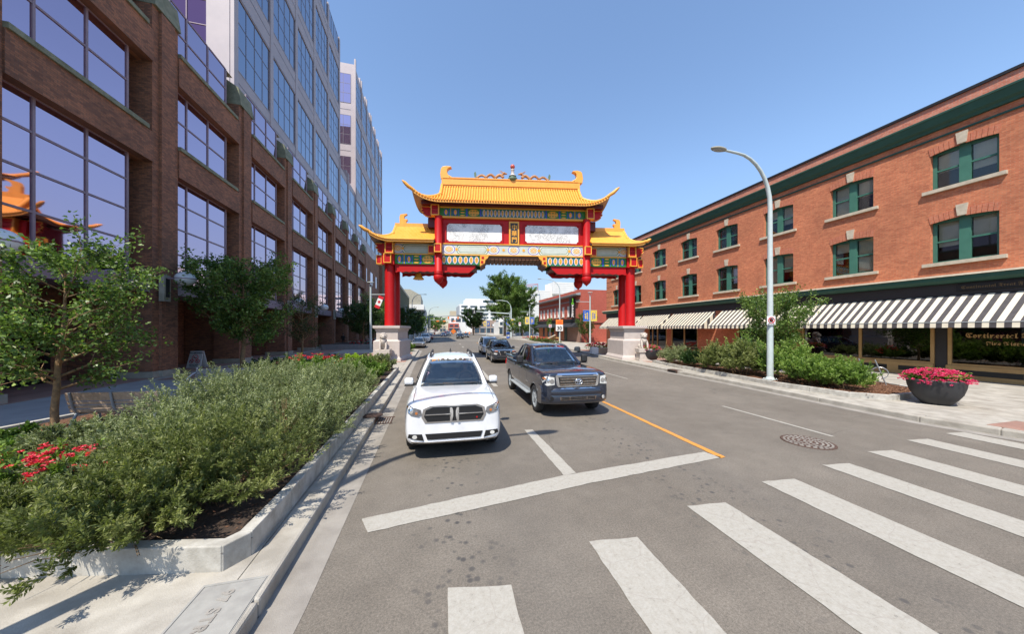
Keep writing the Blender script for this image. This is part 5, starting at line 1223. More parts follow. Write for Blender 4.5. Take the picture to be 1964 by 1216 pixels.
def front_suv(t, bv, F, W, L):     # white crossover: split crosshair grille, low intake
    dz = -.025
    g = [(-.56, .86), (-.50, .76), (.50, .76), (.56, .86), (.53, .98), (.40, 1.03), (-.40, 1.03), (-.53, .98)]
    ch = [(x * 1.09, .895 + (z - .895) * 1.22) for x, z in g]
    o = patch(t, bv, 'grille_surround', 'chrome', ch, off_=.010, L=L); patch(o, bv, 'grille', 'grille', g, off_=.026, L=L)
    for x0, x1, z0, z1 in ((-.535, -.05, .888, .905), (.05, .535, .888, .905)): patch(o, bv, 'grille_bar', 'chrome', [(x0, z0), (x1, z0), (x1, z1), (x0, z1)], off_=.045, L=L)
    for s_ in (-1, 1):
        P = [(s_ * .045, .765), (s_ * .085, .765), (s_ * .075, .83), (s_ * .055, .89), (s_ * .055, .95), (s_ * .085, 1.02), (s_ * .045, 1.02), (s_ * .025, .96), (s_ * .025, .85)]
        patch(o, bv, 'grille_post', 'chrome', P if s_ > 0 else P[::-1], off_=.047, L=L)
        Hl = [(s_ * .60, .90), (s_ * .62, .99), (s_ * .80, 1.055), (s_ * .90, 1.07), (s_ * .905, .97), (s_ * .80, .89), (s_ * .66, .86)]
        h = patch(t, bv, 'headlight', 'headlamp_grey', Hl if s_ > 0 else Hl[::-1], off_=.014, L=L)
        for (cx, cz, r_, m) in ((s_ * .70, .93, .026, 'amber'), (s_ * .80, .975, .05, 'chrome'), (s_ * .875, 1.03, .016, 'amber')): patch(h, bv, 'lamp_reflector', m, [(cx + math.cos(a) * r_, cz + math.sin(a) * r_) for a in [i * pi / 5 for i in range(10)]], off_=.022, L=L)
        fg = [(s_ * .56, .40), (s_ * .86, .47), (s_ * .84, .54), (s_ * .60, .53)]; f = patch(t, bv, 'fog_lamp_recess', 'grille', fg if s_ > 0 else fg[::-1], off_=.014, L=L)
        patch(f, bv, 'fog_lamp', 'lamp_glass', [(s_ * .73 + math.cos(a) * .045, .488 + math.sin(a) * .035) for a in [i * pi / 6 for i in range(12)]], off_=.028, L=L)
    lo = patch(t, bv, 'lower_intake', 'grille', [(-.50, .42), (.50, .42), (.54, .53), (-.54, .53)], off_=.014, L=L)
    patch(t, bv, 'chrome_lip', 'chrome', [(-.80, .385), (-.5, .355), (.5, .355), (.80, .385), (.80, .405), (.5, .38), (-.5, .38), (-.80, .405)], off_=.022, L=L)
    patch(t, bv, 'skid_plate', 'car_trim', [(-.8, .26), (.8, .26), (.8, .375), (.5, .345), (-.5, .345), (-.8, .375)], off_=.012, L=L)
    patch(o, bv, 'badge', 'tail_red', [(.41, .80), (.44, .80), (.44, .82), (.41, .82)], off_=.05, L=L)
def front_pickup(t, bv, F, W, L):
    # bumper: rounded section swept across the nose
    sec = [(.25, .92), (.02, .90), (-.06, .86), (-.095, .78), (-.10, .70), (-.085, .68), (-.085, .66), (-.095, .64), (-.085, .50), (-.05, .42), (.05, .39), (.3, .39)]
    b = MB(); nx = 24; vs = []
    for i in range(nx + 1):
        x = -1.0 + 2 * i / nx
        for (y, z) in sec: vs.append((x * 1.005, F + y + .26 * abs(x) ** 5 + .03, z))
    k = len(sec); b.add(vs, [(i * k + j, i * k + j + 1, (i + 1) * k + j + 1, (i + 1) * k + j) for i in range(nx) for j in range(k - 1)], 0, True)
    b.add(vs[:k], [tuple(range(k))]); b.add(vs[-k:], [tuple(range(k))[::-1]])
    bp = b.build('front_bumper', 'car_grey', t); b2 = bvh_of(bp)
    o = patch(t, bv, 'grille_surround', 'chrome', [(-.62, .95), (-.58, .90), (.58, .90), (.62, .95), (.66, 1.20), (.58, 1.27), (-.58, 1.27), (-.66, 1.20)], off_=.022, L=L)
    patch(o, bv, 'grille', 'grille', [(-.54, .97), (-.52, .925), (.52, .925), (.54, .97), (.57, 1.17), (-.57, 1.17)], off_=.040, L=L)
    lo = patch(o, b2, 'grille_chin', 'chrome', [(-.56, .84), (.56, .84), (.60, .90), (-.60, .90)], off_=.012, L=L)
    for i in range(3):
        z = .945 + i * .078; patch(o, bv, 'grille_bar', 'chrome_dirty', [(-.53, z), (.53, z), (.535, z + .045), (-.535, z + .045)], off_=.058, L=L)
    patch(o, bv, 'hood_slot', 'grille', [(-.46, 1.20), (.46, 1.20), (.47, 1.225), (-.47, 1.225)], off_=.035, L=L)
    hit = bv.ray_cast(Vector((0, -20, 1.04)), Vector((0, 1, 0)))[0]; yb = (hit.y if hit else F) - .085
    e = MB()
    for rx, rz, cz in ((.11, .075, 1.04), (.040, .072, 1.04), (.075, .028, 1.065)):
        e.tube([(rx * math.cos(i * pi / 12), yb, cz + rz * math.sin(i * pi / 12)) for i in range(25)], .011, 5, cap=False)
    e.build('badge', 'chrome', o)
    for s_ in (-1, 1):
        Hl = [(s_ * .68, .96), (s_ * .69, 1.17), (s_ * .90, 1.20), (s_ * .975, 1.15), (s_ * .97, 1.0), (s_ * .90, .94)]
        h = patch(t, bv, 'headlight', 'lamp_glass', Hl if s_ > 0 else Hl[::-1], off_=.014, L=L)
        for (cx, cz, r_, m) in ((s_ * .76, 1.06, .065, 'chrome'), (s_ * .87, 1.08, .055, 'chrome'), (s_ * .94, 1.13, .025, 'amber')): patch(h, bv, 'lamp_reflector', m, [(cx + math.cos(a) * r_, cz + math.sin(a) * r_) for a in [i * pi / 5 for i in range(10)]], off_=.024, L=L)
        fr = patch(bp, b2, 'fog_lamp_recess', 'grille', [(s_ * .79 + math.cos(a) * .085, .575 + math.sin(a) * .075) for a in [i * pi / 6 for i in range(12)]], off_=.008, L=L)
        if s_ > 0: patch(bp, b2, 'fog_lamp', 'lamp_glass', [(s_ * .79 + math.cos(a) * .055, .575 + math.sin(a) * .055) for a in [i * pi / 6 for i in range(12)]], off_=.02, L=L)
    lo = patch(bp, b2, 'lower_intake', 'chrome_dirty', [(-.52, .53), (.52, .53), (.55, .63), (-.55, .63)], off_=.008, L=L)
    for a, c in ((-.50, -.27), (-.24, .24), (.27, .50)):
        for z in (.545, .588): patch(bp, b2, 'intake_slot', 'grille', [(a, z), (c, z), (c, z + .03), (a, z + .03)], off_=.018, L=L)
def front_rogue(t, bv, F, W, L):
    o = patch(t, bv, 'grille', 'grille', [(-.30, .64), (.30, .64), (.42, .92), (-.42, .92)], off_=.014, L=L)
    patch(o, bv, 'badge', 'chrome', [(-.08, .80), (.08, .80), (.08, .86), (-.08, .86)], off_=.03, L=L)
    for s_ in (-1, 1):
        for nm, m, P in (('grille_chevron', 'chrome', [(s_ * .30, .62), (s_ * .34, .62), (s_ * .48, .93), (s_ * .43, .93)]), ('headlight', 'lamp_glass', [(s_ * .56, .76), (s_ * .84, .80), (s_ * .86, .70), (s_ * .62, .66)]), ('daytime_lamp', 'amber', [(s_ * .52, .93), (s_ * .80, .96), (s_ * .84, .90), (s_ * .56, .88)])):
            patch(t, bv, nm, m, P if s_ > 0 else P[::-1], off_=.014, L=L)
    patch(t, bv, 'lower_intake', 'grille', [(-.55, .34), (.55, .34), (.62, .48), (-.62, .48)], off_=.014, L=L); patch(t, bv, 'chrome_lip', 'chrome', [(-.58, .32), (.58, .32), (.58, .335), (-.58, .335)], off_=.02, L=L)
def front_plain(t, bv, F, W, L):
    patch(t, bv, 'grille', 'grille', [(-.42, .55), (.42, .55), (.48, .72), (-.48, .72)], off_=.014, cuts=1, L=L); patch(t, bv, 'lower_intake', 'grille', [(-.6, .28), (.6, .28), (.6, .40), (-.6, .40)], off_=.014, cuts=1, L=L)
    for s_ in (-1, 1):
        P = [(s_ * .55, .60), (s_ * .58, .72), (s_ * .82, .76), (s_ * .84, .66)]; patch(t, bv, 'headlight', 'lamp_glass', P if s_ > 0 else P[::-1], off_=.014, cuts=1, L=L)
    patch(t, bv, 'number_plate', 'white', [(-.15, .42), (.15, .42), (.15, .50), (-.15, .50)], off_=.02, cuts=1, L=L)
def front_ev(t, bv, F, W, L):
    patch(t, bv, 'lower_intake', 'grille', [(-.62, .24), (.62, .24), (.55, .38), (-.55, .38)], off_=.014, cuts=1, L=L)
    for s_ in (-1, 1):
        P = [(s_ * .58, .58), (s_ * .62, .68), (s_ * .86, .74), (s_ * .86, .62)]; patch(t, bv, 'headlight', 'lamp_glass', P if s_ > 0 else P[::-1], off_=.014, cuts=1, L=L)
suvS = dict(L=5.05, W=1.93, H=1.80, wb=3.04, foh=.92, wr=.39, gw=.87, rw=.62, g=(1.55, 1.17, 2.42, 4.55, 4.93, 1.18), st=stations(5.05, 1.10, 1.45, 1.16, 1.17, 1.93, .27), doors=(1.75, 2.75, 3.75), handles=(2.45, 3.45), rack=True, mh=.17)
pickS = dict(L=5.80, W=2.02, H=1.98, wb=3.70, foh=.98, wr=.41, gw=.90, rw=.66, g=(1.72, 1.35, 2.50, 3.72, 3.98, 1.35), st=stations(5.80, 1.28, 1.62, 1.34, 1.34, 2.02, .42, nose=.08), sill=.40, doors=(1.85, 2.9, 3.95), handles=(2.6, 3.6), cat='pickup', rim='pole_grey', mh=.28, mz=.02, mir='car_trim', bp=.5, cp=.5)
rogS = dict(L=4.65, W=1.84, H=1.69, wb=2.70, foh=.93, wr=.36, gw=.83, rw=.60, g=(1.35, 1.05, 2.15, 4.05, 4.5, 1.10), st=stations(4.65, .96, 1.3, 1.04, 1.08, 1.84, .24), doors=(1.6, 2.55, 3.45), handles=(2.3, 3.2), rack=True)
vanS = dict(L=4.95, W=1.90, H=1.76, wb=3.0, foh=.95, wr=.34, gw=.86, rw=.66, g=(1.05, 1.02, 2.10, 4.65, 4.85, 1.05), st=stations(4.95, .92, 1.0, 1.0, 1.04, 1.90, .2), doors=(1.5, 2.5, 3.6), handles=(2.2, 2.7), cat='minivan')
sedS = dict(L=4.72, W=1.86, H=1.44, wb=2.85, foh=.85, wr=.34, gw=.82, rw=.56, g=(1.25, .88, 2.10, 3.20, 4.20, .95), st=stations(4.72, .74, 1.2, .86, .93, 1.86, .18), doors=(1.55, 2.5, 3.3), handles=(2.2, 3.0))
hatS = dict(L=4.2, W=1.80, H=1.55, wb=2.6, foh=.8, wr=.33, gw=.80, rw=.58, g=(1.1, .95, 1.85, 3.7, 4.05, 1.0), st=stations(4.2, .84, 1.0, .94, .98, 1.80, .2), doors=(1.4, 2.3, 3.1), handles=(2.0, 2.8))
G1 = 'cars waiting in the left lanes'
def at_front(x, y, L): return (x - math.sin(RY) * L / 2 * 1.0, y + math.cos(RY) * L / 2)
white_suv, _, _ = car('parked_suv', 'white SUV with chrome crosshair grille at the stop line, nearest vehicle', G1, at_front(.42, 6.15, 5.05), RY, suvS, 'car_white', front_suv)
white_suv.name = 'white_suv'; white_suv.name = 'suv'
pick, bvp, Fp = car('pickup_truck', 'dark grey pickup truck with chrome grille in the second lane', G1, at_front(3.98, 8.2, 5.8), RY, pickS, 'car_grey', front_pickup)
# pickup bed: rails, cavity, tailgate, running boards, tail lamp
MB().box(-.78, .78, Fp + 4.15, Fp + 5.65, 1.1, 1.352).build('bed_floor', 'car_trim', pick)
for s_ in (-1, 1):
    MB().box(*sorted((s_ * .79, s_ * .97)), Fp + 4.12, Fp + 5.72, 1.32, 1.43).build('bed_rail', 'car_grey', pick, bevel=.03)
    MB().box(*sorted((s_ * .96, s_ * 1.10)), Fp + 1.5, Fp + 4.1, .46, .51).build('running_board', 'pole_grey', pick, bevel=.015)
    patch(pick, bvp, 'tail_lamp', 'tail_red', [(Fp + 5.62, .98), (Fp + 5.79, .98), (Fp + 5.79, 1.22), (Fp + 5.62, 1.22)], 'left' if s_ < 0 else 'right', .03, 1)
    P = [(Fp + 1.62, .80), (Fp + 1.9, .80), (Fp + 1.9, .84), (Fp + 1.62, .84)]; patch(pick, bvp, 'side_badge', 'chrome', P, 'left' if s_ < 0 else 'right', .012, 1)
MB().box(-.79, .79, Fp + 5.60, Fp + 5.70, 1.1, 1.42).build('tailgate', 'car_grey', pick, bevel=.02)
MB().box(-.80, .80, Fp + 4.05, Fp + 4.12, 1.3, 1.48).build('bed_front', 'car_grey', pick)
mi_ = MB(); mi_.lathe([(.01, 0), (.045, .03), (.05, .08), (.03, .13), (.004, .16)], (.0, Fp + 2.55, 1.66), 10); mi_.build('hanging_ornament', 'sign_lime', pick); MB().tube([(0, Fp + 2.55, 1.82), (0, Fp + 2.55, 1.88)], .005, 4).build('ornament_string', 'white', pick)
MB().add([(.44, Fp + 1.88, 1.40), (.60, Fp + 1.88, 1.40), (.62, Fp + 1.99, 1.46), (.46, Fp + 1.99, 1.46)], [(0, 1, 2, 3)]).build('paper_slip', 'white', pick)
car('suv', 'dark grey compact SUV partly hidden behind the pickup', G1, at_front(5.2, 22.6, 4.65), RY, rogS, 'car_dark', front_rogue)
car('minivan', 'white minivan behind the dark compact SUV', G1, at_front(5.75, 30.4, 4.95), RY, vanS, 'car_white', front_plain)
G2 = 'cars parked along the left kerb'
car('sedan', 'grey electric sedan parked first behind the small left island', G2, at_front(-1.85, 43.5, 4.72), RY, sedS, 'car_silver', front_ev)
car('suv', 'white police style SUV with black bumper parked behind the grey sedan', G2, at_front(-1.3, 60.5, 4.65), RY, {**suvS, 'L': 5.05}, 'car_white', front_plain)
car('hatchback', 'dark red car parked behind the white SUV on the left kerb', G2, at_front(-.6, 80, 4.2), RY, hatS, 'car_red', front_plain)
G3 = 'distant traffic'
car('hatchback', 'black hatchback driving toward the camera near the street centre', G3, at_front(7.2, 83.5, 4.2), RY, hatS, 'car_black', front_plain)
car('sedan', 'dark blue sedan with lit lamps in the shadow far down the left lane', G3, at_front(3.9, 112, 4.7), RY, sedS, 'car_blue', front_plain)
car('suv', 'white SUV just beyond the dark blue sedan', G3, at_front(6.9, 135, 5), RY, suvS, 'car_white', front_plain)
car('sedan', 'silver red-lit sedan just right of the black hatchback', G3, at_front(10.2, 97, 4.7), RY, sedS, 'car_silver', front_plain)
for i, (x, y, sp, pc, lb_) in enumerate(((13.0, 150, hatS, 'car_white', 'white car queued behind the silver sedan in the far distance'), (10.5, 172, sedS, 'car_dark', 'dark car among the far queue under the orange signals'), (14.6, 180, rogS, 'car_white', 'white crossover at the right of the far queue'),
                                         (8.0, 190, hatS, 'car_red', 'red-brown car at the left of the far queue'), (12.5, 215, rogS, 'car_black', 'black car farthest back in the queue'))):
    car('distant_car', lb_, G3, (x, y), RY, sp, pc, front_plain)
# people in the vehicles
def skin(name, verts, edges, radii, m, parent, lv=1, root=0):
    me = bpy.data.meshes.new(name); me.from_pydata(verts, edges, []); o = bpy.data.objects.new(name, me); COL.objects.link(o)
    sk = o.modifiers.new('s', 'SKIN'); 
    for i, r_ in enumerate(radii): me.skin_vertices[0].data[i].radius = (r_, r_) if not isinstance(r_, tuple) else r_
    me.skin_vertices[0].data[root].use_root = True
    sb = o.modifiers.new('b', 'SUBSURF'); sb.levels = sb.render_levels = lv
    me2 = bpy.data.meshes.new_from_object(o.evaluated_get(bpy.context.evaluated_depsgraph_get())); bpy.data.objects.remove(o)
    me2.materials.clear(); me2.materials.append(M[m])
    for p in me2.polygons: p.use_smooth = True; p.material_index = 0
    return inst(name, me2, parent)
def seated(loc, rz, label, shirt, sc=1.0, arms=True):
    t = empty('person', loc, rz, label, 'person'); t.scale = (sc,) * 3
    V = [(0, 0, 0), (0, .02, .25), (0, .03, .45), (0, .0, .54), (0, -.02, .60), (-.19, .02, .44), (-.25, -.12, .22), (-.14, -.40, .24), (.19, .02, .44), (.25, -.12, .22), (.14, -.40, .26)]
    E_ = [(0, 1), (1, 2), (2, 3), (3, 4), (2, 5), (5, 6), (6, 7), (2, 8), (8, 9), (9, 10)]
    skin('body', V, E_, [(.17, .12), (.17, .12), (.16, .10), .06, .055, .07, .05, .035, .07, .05, .035], shirt, t)
    h = MB(); h.ball((0, -.03, .72), .085, 12, rz=.115, ry=.10); h.add([(-.015, -.125, .71), (.015, -.125, .71), (0, -.15, .695), (0, -.122, .745)], [(0, 1, 2), (0, 2, 3), (2, 1, 3)]); h.ball((-.085, -.02, .715), .018, 5); h.ball((.085, -.02, .715), .018, 5); h.tube([(0, 0, .58), (0, -.01, .66)], .05, 8); h.ball((-.14, -.43, .25), .04, 6); h.ball((.14, -.43, .27), .04, 6)
    hd = h.build('head_and_hands', 'skin', t); MB().ball((0, .0, .755), .096, 10, rz=.095, ry=.105).build('hair', 'hair', t)
    e = MB(); e.ball((-.032, -.118, .735), .010, 5); e.ball((.032, -.118, .735), .010, 5); e.build('eyes', 'black', hd); MB().box(-.022, .022, -.128, -.118, .665, .671).build('mouth', 'sign_red', hd)
Rz = Matrix.Rotation(RY, 4, 'Z')
def in_car(base, F, x, y, z): return base.location + Rz @ Vector((x, F + y, z))
seated(in_car(white_suv, -2.52, .38, 2.75, .83), RY, 'driver in tan shirt holding the wheel of the white SUV', 'shirt_tan')
seated(in_car(pick, -2.9, .38, 2.75, 1.02), RY, 'pickup driver in grey shirt behind the windscreen', 'shirt_grey', 1.05)
seated(in_car(pick, -2.9, -.38, 2.65, 1.06), RY, 'child passenger in the pickup front seat beside the driver', 'shirt_tan', .78)
# ================================================================ PLANTS
def stems_mesh(paths, radii, m, n=4):
    b = MB()
    for p, r_ in zip(paths, radii): b.tube(p, r_, n, cap=False)
    return b
def sprays(base, rad, h, nst, per, leaf, w, m, parent=None, name='foliage', loc=(0, 0, 0), tonebias=0, z0=.0, stiff=.5, twig=None, ntw=11):
    """shrub of main branches, each with side twigs clothed in leaves, so the foliage falls into plumes with gaps between"""
    twig = twig or (.20 * max(h, .5)); nm = max(12, int(nst / 8)); nl = max(8, int(per * 1.0))
    a = RNG.uniform(0, 2 * np.pi, nm); q = RNG.uniform(0, 1, nm) ** .5
    dome = np.sqrt(np.clip(1 - (q * .90) ** 2.4, .05, 1))
    tip = np.stack([np.cos(a) * q * rad[0], np.sin(a) * q * rad[1], z0 + h * dome * RNG.uniform(.62, 1.14, nm)], 1)
    bs = np.stack([np.cos(a) * q * rad[0] * .35, np.sin(a) * q * rad[1] * .35, np.full(nm, z0)], 1); up = np.array([0, 0, 1.])
    mt = RNG.normal(0, .15, nm)
    P = []; D = []; T = []
    for k in range(ntw):
        t = .30 + .70 * (k + RNG.uniform(0, 1, nm)) / ntw; c = bs + (tip - bs) * t[:, None]; c[:, 2] = z0 + (tip[:, 2] - z0) * t ** .85
        ax = tip - bs; ax /= np.linalg.norm(ax, axis=1, keepdims=True)
        d = RNG.normal(size=(nm, 3)); d -= ax * (d * ax).sum(1, keepdims=True); d /= np.linalg.norm(d, axis=1, keepdims=True) + 1e-6
        d = d * (1 - stiff * .55) + ax * stiff + up * .25
        if k == ntw - 1: d = ax + up * .2
        d /= np.linalg.norm(d, axis=1, keepdims=True); ln = twig * RNG.uniform(.6, 1.25, nm)
        for j in range(nl):
            u = (j + RNG.uniform(0, 1, nm)) / nl; p = c + d * (ln * u)[:, None]; p[:, 2] -= .0
            r_ = RNG.normal(size=(nm, 3)); r_ -= d * (r_ * d).sum(1, keepdims=True); r_ /= np.linalg.norm(r_, axis=1, keepdims=True) + 1e-6
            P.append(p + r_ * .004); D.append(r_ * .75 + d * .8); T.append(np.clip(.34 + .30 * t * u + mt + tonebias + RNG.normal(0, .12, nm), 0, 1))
    P = np.concatenate(P); D = np.concatenate(D); T = np.concatenate(T)
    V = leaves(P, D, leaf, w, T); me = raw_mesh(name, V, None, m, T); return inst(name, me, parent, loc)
def shrub(kind, label, loc, rad, h, nst, per, leaf, w, m, group=None, cat='shrub', tone=0, stems=60, stiff=.5):
    t = empty(kind, loc, random.uniform(0, 6) if max(rad) < 1.6 * min(rad) else 0, label, cat, group)
    sprays(None, rad, h, nst, per, leaf, w, m, parent=t, tonebias=tone, stiff=stiff)
    b = MB()
    for i in range(stems):
        a = random.uniform(0, 2 * pi); q = random.random() ** .6
        e = Vector((math.cos(a) * q * rad[0] * .85, math.sin(a) * q * rad[1] * .85, h * math.sqrt(max(.05, 1 - q * q)) * .8)); s0 = Vector((e.x * .4, e.y * .4, 0))
        b.tube([s0, s0.lerp(e, .5) + Vector((0, 0, .05)), e], [.006, .005, .003], 3, cap=False)
    b.build('stems', 'bark', t); return t
def blooms(t, name, pts, m, r_=.03, per=7):
    P = []; D = []; 
    for p in pts:
        for k in range(per):
            a = 2 * pi * k / per + random.random(); P.append(p); D.append((math.cos(a), math.sin(a), random.uniform(.1, .8)))
    P = np.array(P); D = np.array(D); T = RNG.uniform(0, 1, len(P)); V = leaves(P, D, r_, r_ * .8, T)
    return inst(name, raw_mesh(name, V, None, m, T), t)
# ---- left planter: wall stones, soil, big shrubs
bed = [(-8.55, 9.1), (-3.95, 3.95), (-1.98, 3.62), (-1.80, 4.3), (-1.80, 18.9), (-3.2, 20.6), (-8.6, 20.6), (-8.75, 15.5), (-5.7, 15.4), (-5.7, 12.2), (-5.7, 10.9), (-8.5, 10.7)]
bed = [(-9.6, 7.2), (-8.2, 4.95), (-3.95, 4.08), (-1.97, 3.66), (-1.81, 3.86), (-1.78, 4.75), (-1.80, 18.9), (-9.3, 19.6), (-8.9, 15.6), (-5.9, 15.4), (-5.9, 11.0), (-8.6, 10.9)]
pw = None
for i in range(len(bed)):
    a, b = Vector(bed[i]), Vector(bed[(i + 1) % len(bed)]); d = (b - a); n = max(1, round(d.length / 1.5)); nr = Vector((d.y, -d.x)).normalized() * -.13
    for k in range(n):
        p0 = a + d * k / n + d.normalized() * .004; p1 = a + d * (k + 1) / n - d.normalized() * .004
        P = [(p0.x, p0.y), (p1.x, p1.y), (p1.x + nr.x, p1.y + nr.y), (p0.x + nr.x, p0.y + nr.y)]
        m = MB().prism(P, 'z', .1, .40 + random.uniform(-.002, .002))
        if pw is None: pw = m.build('planter_wall', 'concrete_white', None, bevel=.012, label='low pale concrete wall round the big left shrub bed', cat='planter wall')
        else: m.build('wall_block', 'concrete_white', pw, bevel=.012)
strucpoly('planter_soil', bed, .33, 'soil')
strucpoly('planter_mulch', [(-9.3, 6.4), (-8.0, 4.2), (-5.6, 4.0), (-6.0, 9.0), (-8.4, 10.6)], .345, 'mulch')
SH = 'silvery green shrubs in the left planter'
spec = [(-2.65, 4.95, .98, 1.05, .95, 'olive green fine leaved shrub nearest the kerb corner of the planter wall', 'leaf_olive'),
        (-3.15, 4.3, 1.05, .8, .70, 'low sprawling green shrub spilling over the front planter wall', 'leaf_olive'),
        (-4.3, 4.35, .95, .55, .46, 'low green shrub at the front wall left of the sprawling one', 'leaf_olive'),
        (-5.5, 4.75, .95, .55, .42, 'green shrub at the far left end of the front planter wall', 'leaf_olive'),
        (-3.9, 5.75, 1.1, 1.0, .84, 'dense silvery shrub in the middle of the planter front', 'leaf_silver'),
        (-2.55, 6.6, 1.0, 1.05, 1.10, 'silvery shrub second from the corner along the kerb side wall', 'leaf_silver'),
        (-5.9, 7.4, .9, .9, .45, 'silvery green shrub beside the red roses', 'leaf_silver'),
        (-4.0, 7.3, 1.15, 1.1, 1.16, 'tall silvery shrub with upright pale tips in front of the sunlit bench', 'leaf_silver'),
        (-2.6, 8.3, 1.0, 1.05, 1.12, 'silvery shrub third along the kerb side wall', 'leaf_silver'),
        (-4.1, 9.0, 1.2, 1.1, 1.20, 'pale upright silvery shrub in front of the shaded bench', 'leaf_silver'),
        (-2.6, 9.9, 1.0, 1.0, 1.10, 'silvery shrub overhanging the wall beside the kerb drain', 'leaf_silver'),
        (-4.4, 10.7, 1.2, 1.0, 1.12, 'last silvery shrub before the bright green bushes', 'leaf_silver')]
for (x, y, rx, ry_, h, lab, m) in spec:
    big = y < 6.5
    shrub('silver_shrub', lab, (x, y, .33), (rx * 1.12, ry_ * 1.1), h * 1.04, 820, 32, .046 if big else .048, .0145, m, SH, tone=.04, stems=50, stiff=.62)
GB = 'green bushes in the left planter'
for (x, y, rx, ry_, h, lab, m) in [(-2.9, 12.0, 1.0, 1.0, .95, 'bright green leafy bush behind the silvery shrubs near the kerb', 'leaf_bright'), (-2.8, 13.9, .95, 1.0, .90, 'second bright green bush along the left kerb wall', 'leaf_bright'),
                                   (-3.0, 16.0, 1.0, 1.1, .85, 'olive bush just before the left gate pedestal', 'leaf_olive'), (-2.7, 17.9, .8, .9, .75, 'small rounded grey green bush at the far end of the left kerb wall', 'leaf_silver'),
                                   (-4.7, 13.2, 1.1, 1.1, .85, 'green bush with red roses left of the bright green bushes', 'leaf_bright'), (-4.9, 15.6, 1.1, 1.1, .80, 'green rose bush below the left stone lion', 'leaf_bright'),
                                   (-6.9, 17.3, 1.3, 1.2, .75, 'dark low bush in shade behind the second bench', 'leaf_dark'), (-5.0, 17.9, 1.2, 1.1, .75, 'dark green bush at the far left side of the planter', 'leaf_dark'), (-8.1, 18.2, .9, .9, .6, 'dark shaded ground bush at the pavement edge of the planter', 'leaf_dark')]:
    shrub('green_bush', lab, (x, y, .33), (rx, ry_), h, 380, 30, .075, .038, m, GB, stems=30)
def flower_patch(kind, lab, loc, rx, ry_, h, nf, pet, leafm='leaf_bright', r_=.035, clump=6, group=None, nl=220):
    t = empty(kind, loc, 0, lab, 'flowers', group); sprays(None, (rx, ry_), h, nl, 20, .07, .035, leafm, parent=t)
    pts = []
    for i in range(nf):
        a = random.uniform(0, 2 * pi); q = random.random() ** .5; c = Vector((math.cos(a) * q * rx, math.sin(a) * q * ry_, h * math.sqrt(max(.1, 1 - q * q * .7)) * random.uniform(.9, 1.12)))
        for k in range(clump): pts.append(tuple(c + Vector((random.gauss(0, .035), random.gauss(0, .035), random.gauss(0, .02)))))
    blooms(t, 'blossoms', pts, pet, r_); return t
flower_patch('rose_bush', 'red and pink roses in front of the sunlit bench', (-4.75, 5.15, .33), .85, .5, .66, 46, 'petal_red', r_=.038, clump=5)
flower_patch('rose_bush', 'row of red roses along the far side of the left planter', (-5.4, 16.7, .33), 1.7, .9, .95, 60, 'petal_red', r_=.05, clump=5, nl=300)
flower_patch('marigold_patch', 'orange marigolds in the shade beside the second bench', (-6.3, 15.9, .33), 1.3, .8, .42, 34, 'petal_orange', 'leaf_dark', .03, 3)
flower_patch('daylily_patch', 'long leaved daylily clump at the foot of the near pavement tree', (-7.4, 7.6, .33), .8, .6, .35, 5, 'petal_orange', 'leaf_tree', .03, 2)
P = np.stack([RNG.uniform(-8.6, -1.95, 9000), RNG.uniform(3.9, 19, 9000), np.full(9000, .345)], 1); D = RNG.normal(size=(9000, 3)); D[:, 2] = abs(D[:, 2]) * .3; T = RNG.uniform(0, 1, 9000)
tag(inst('mulch_chips', raw_mesh('mulch_chips', leaves(P, D, .05, .016, T), None, 'chips', T)), kind='stuff')

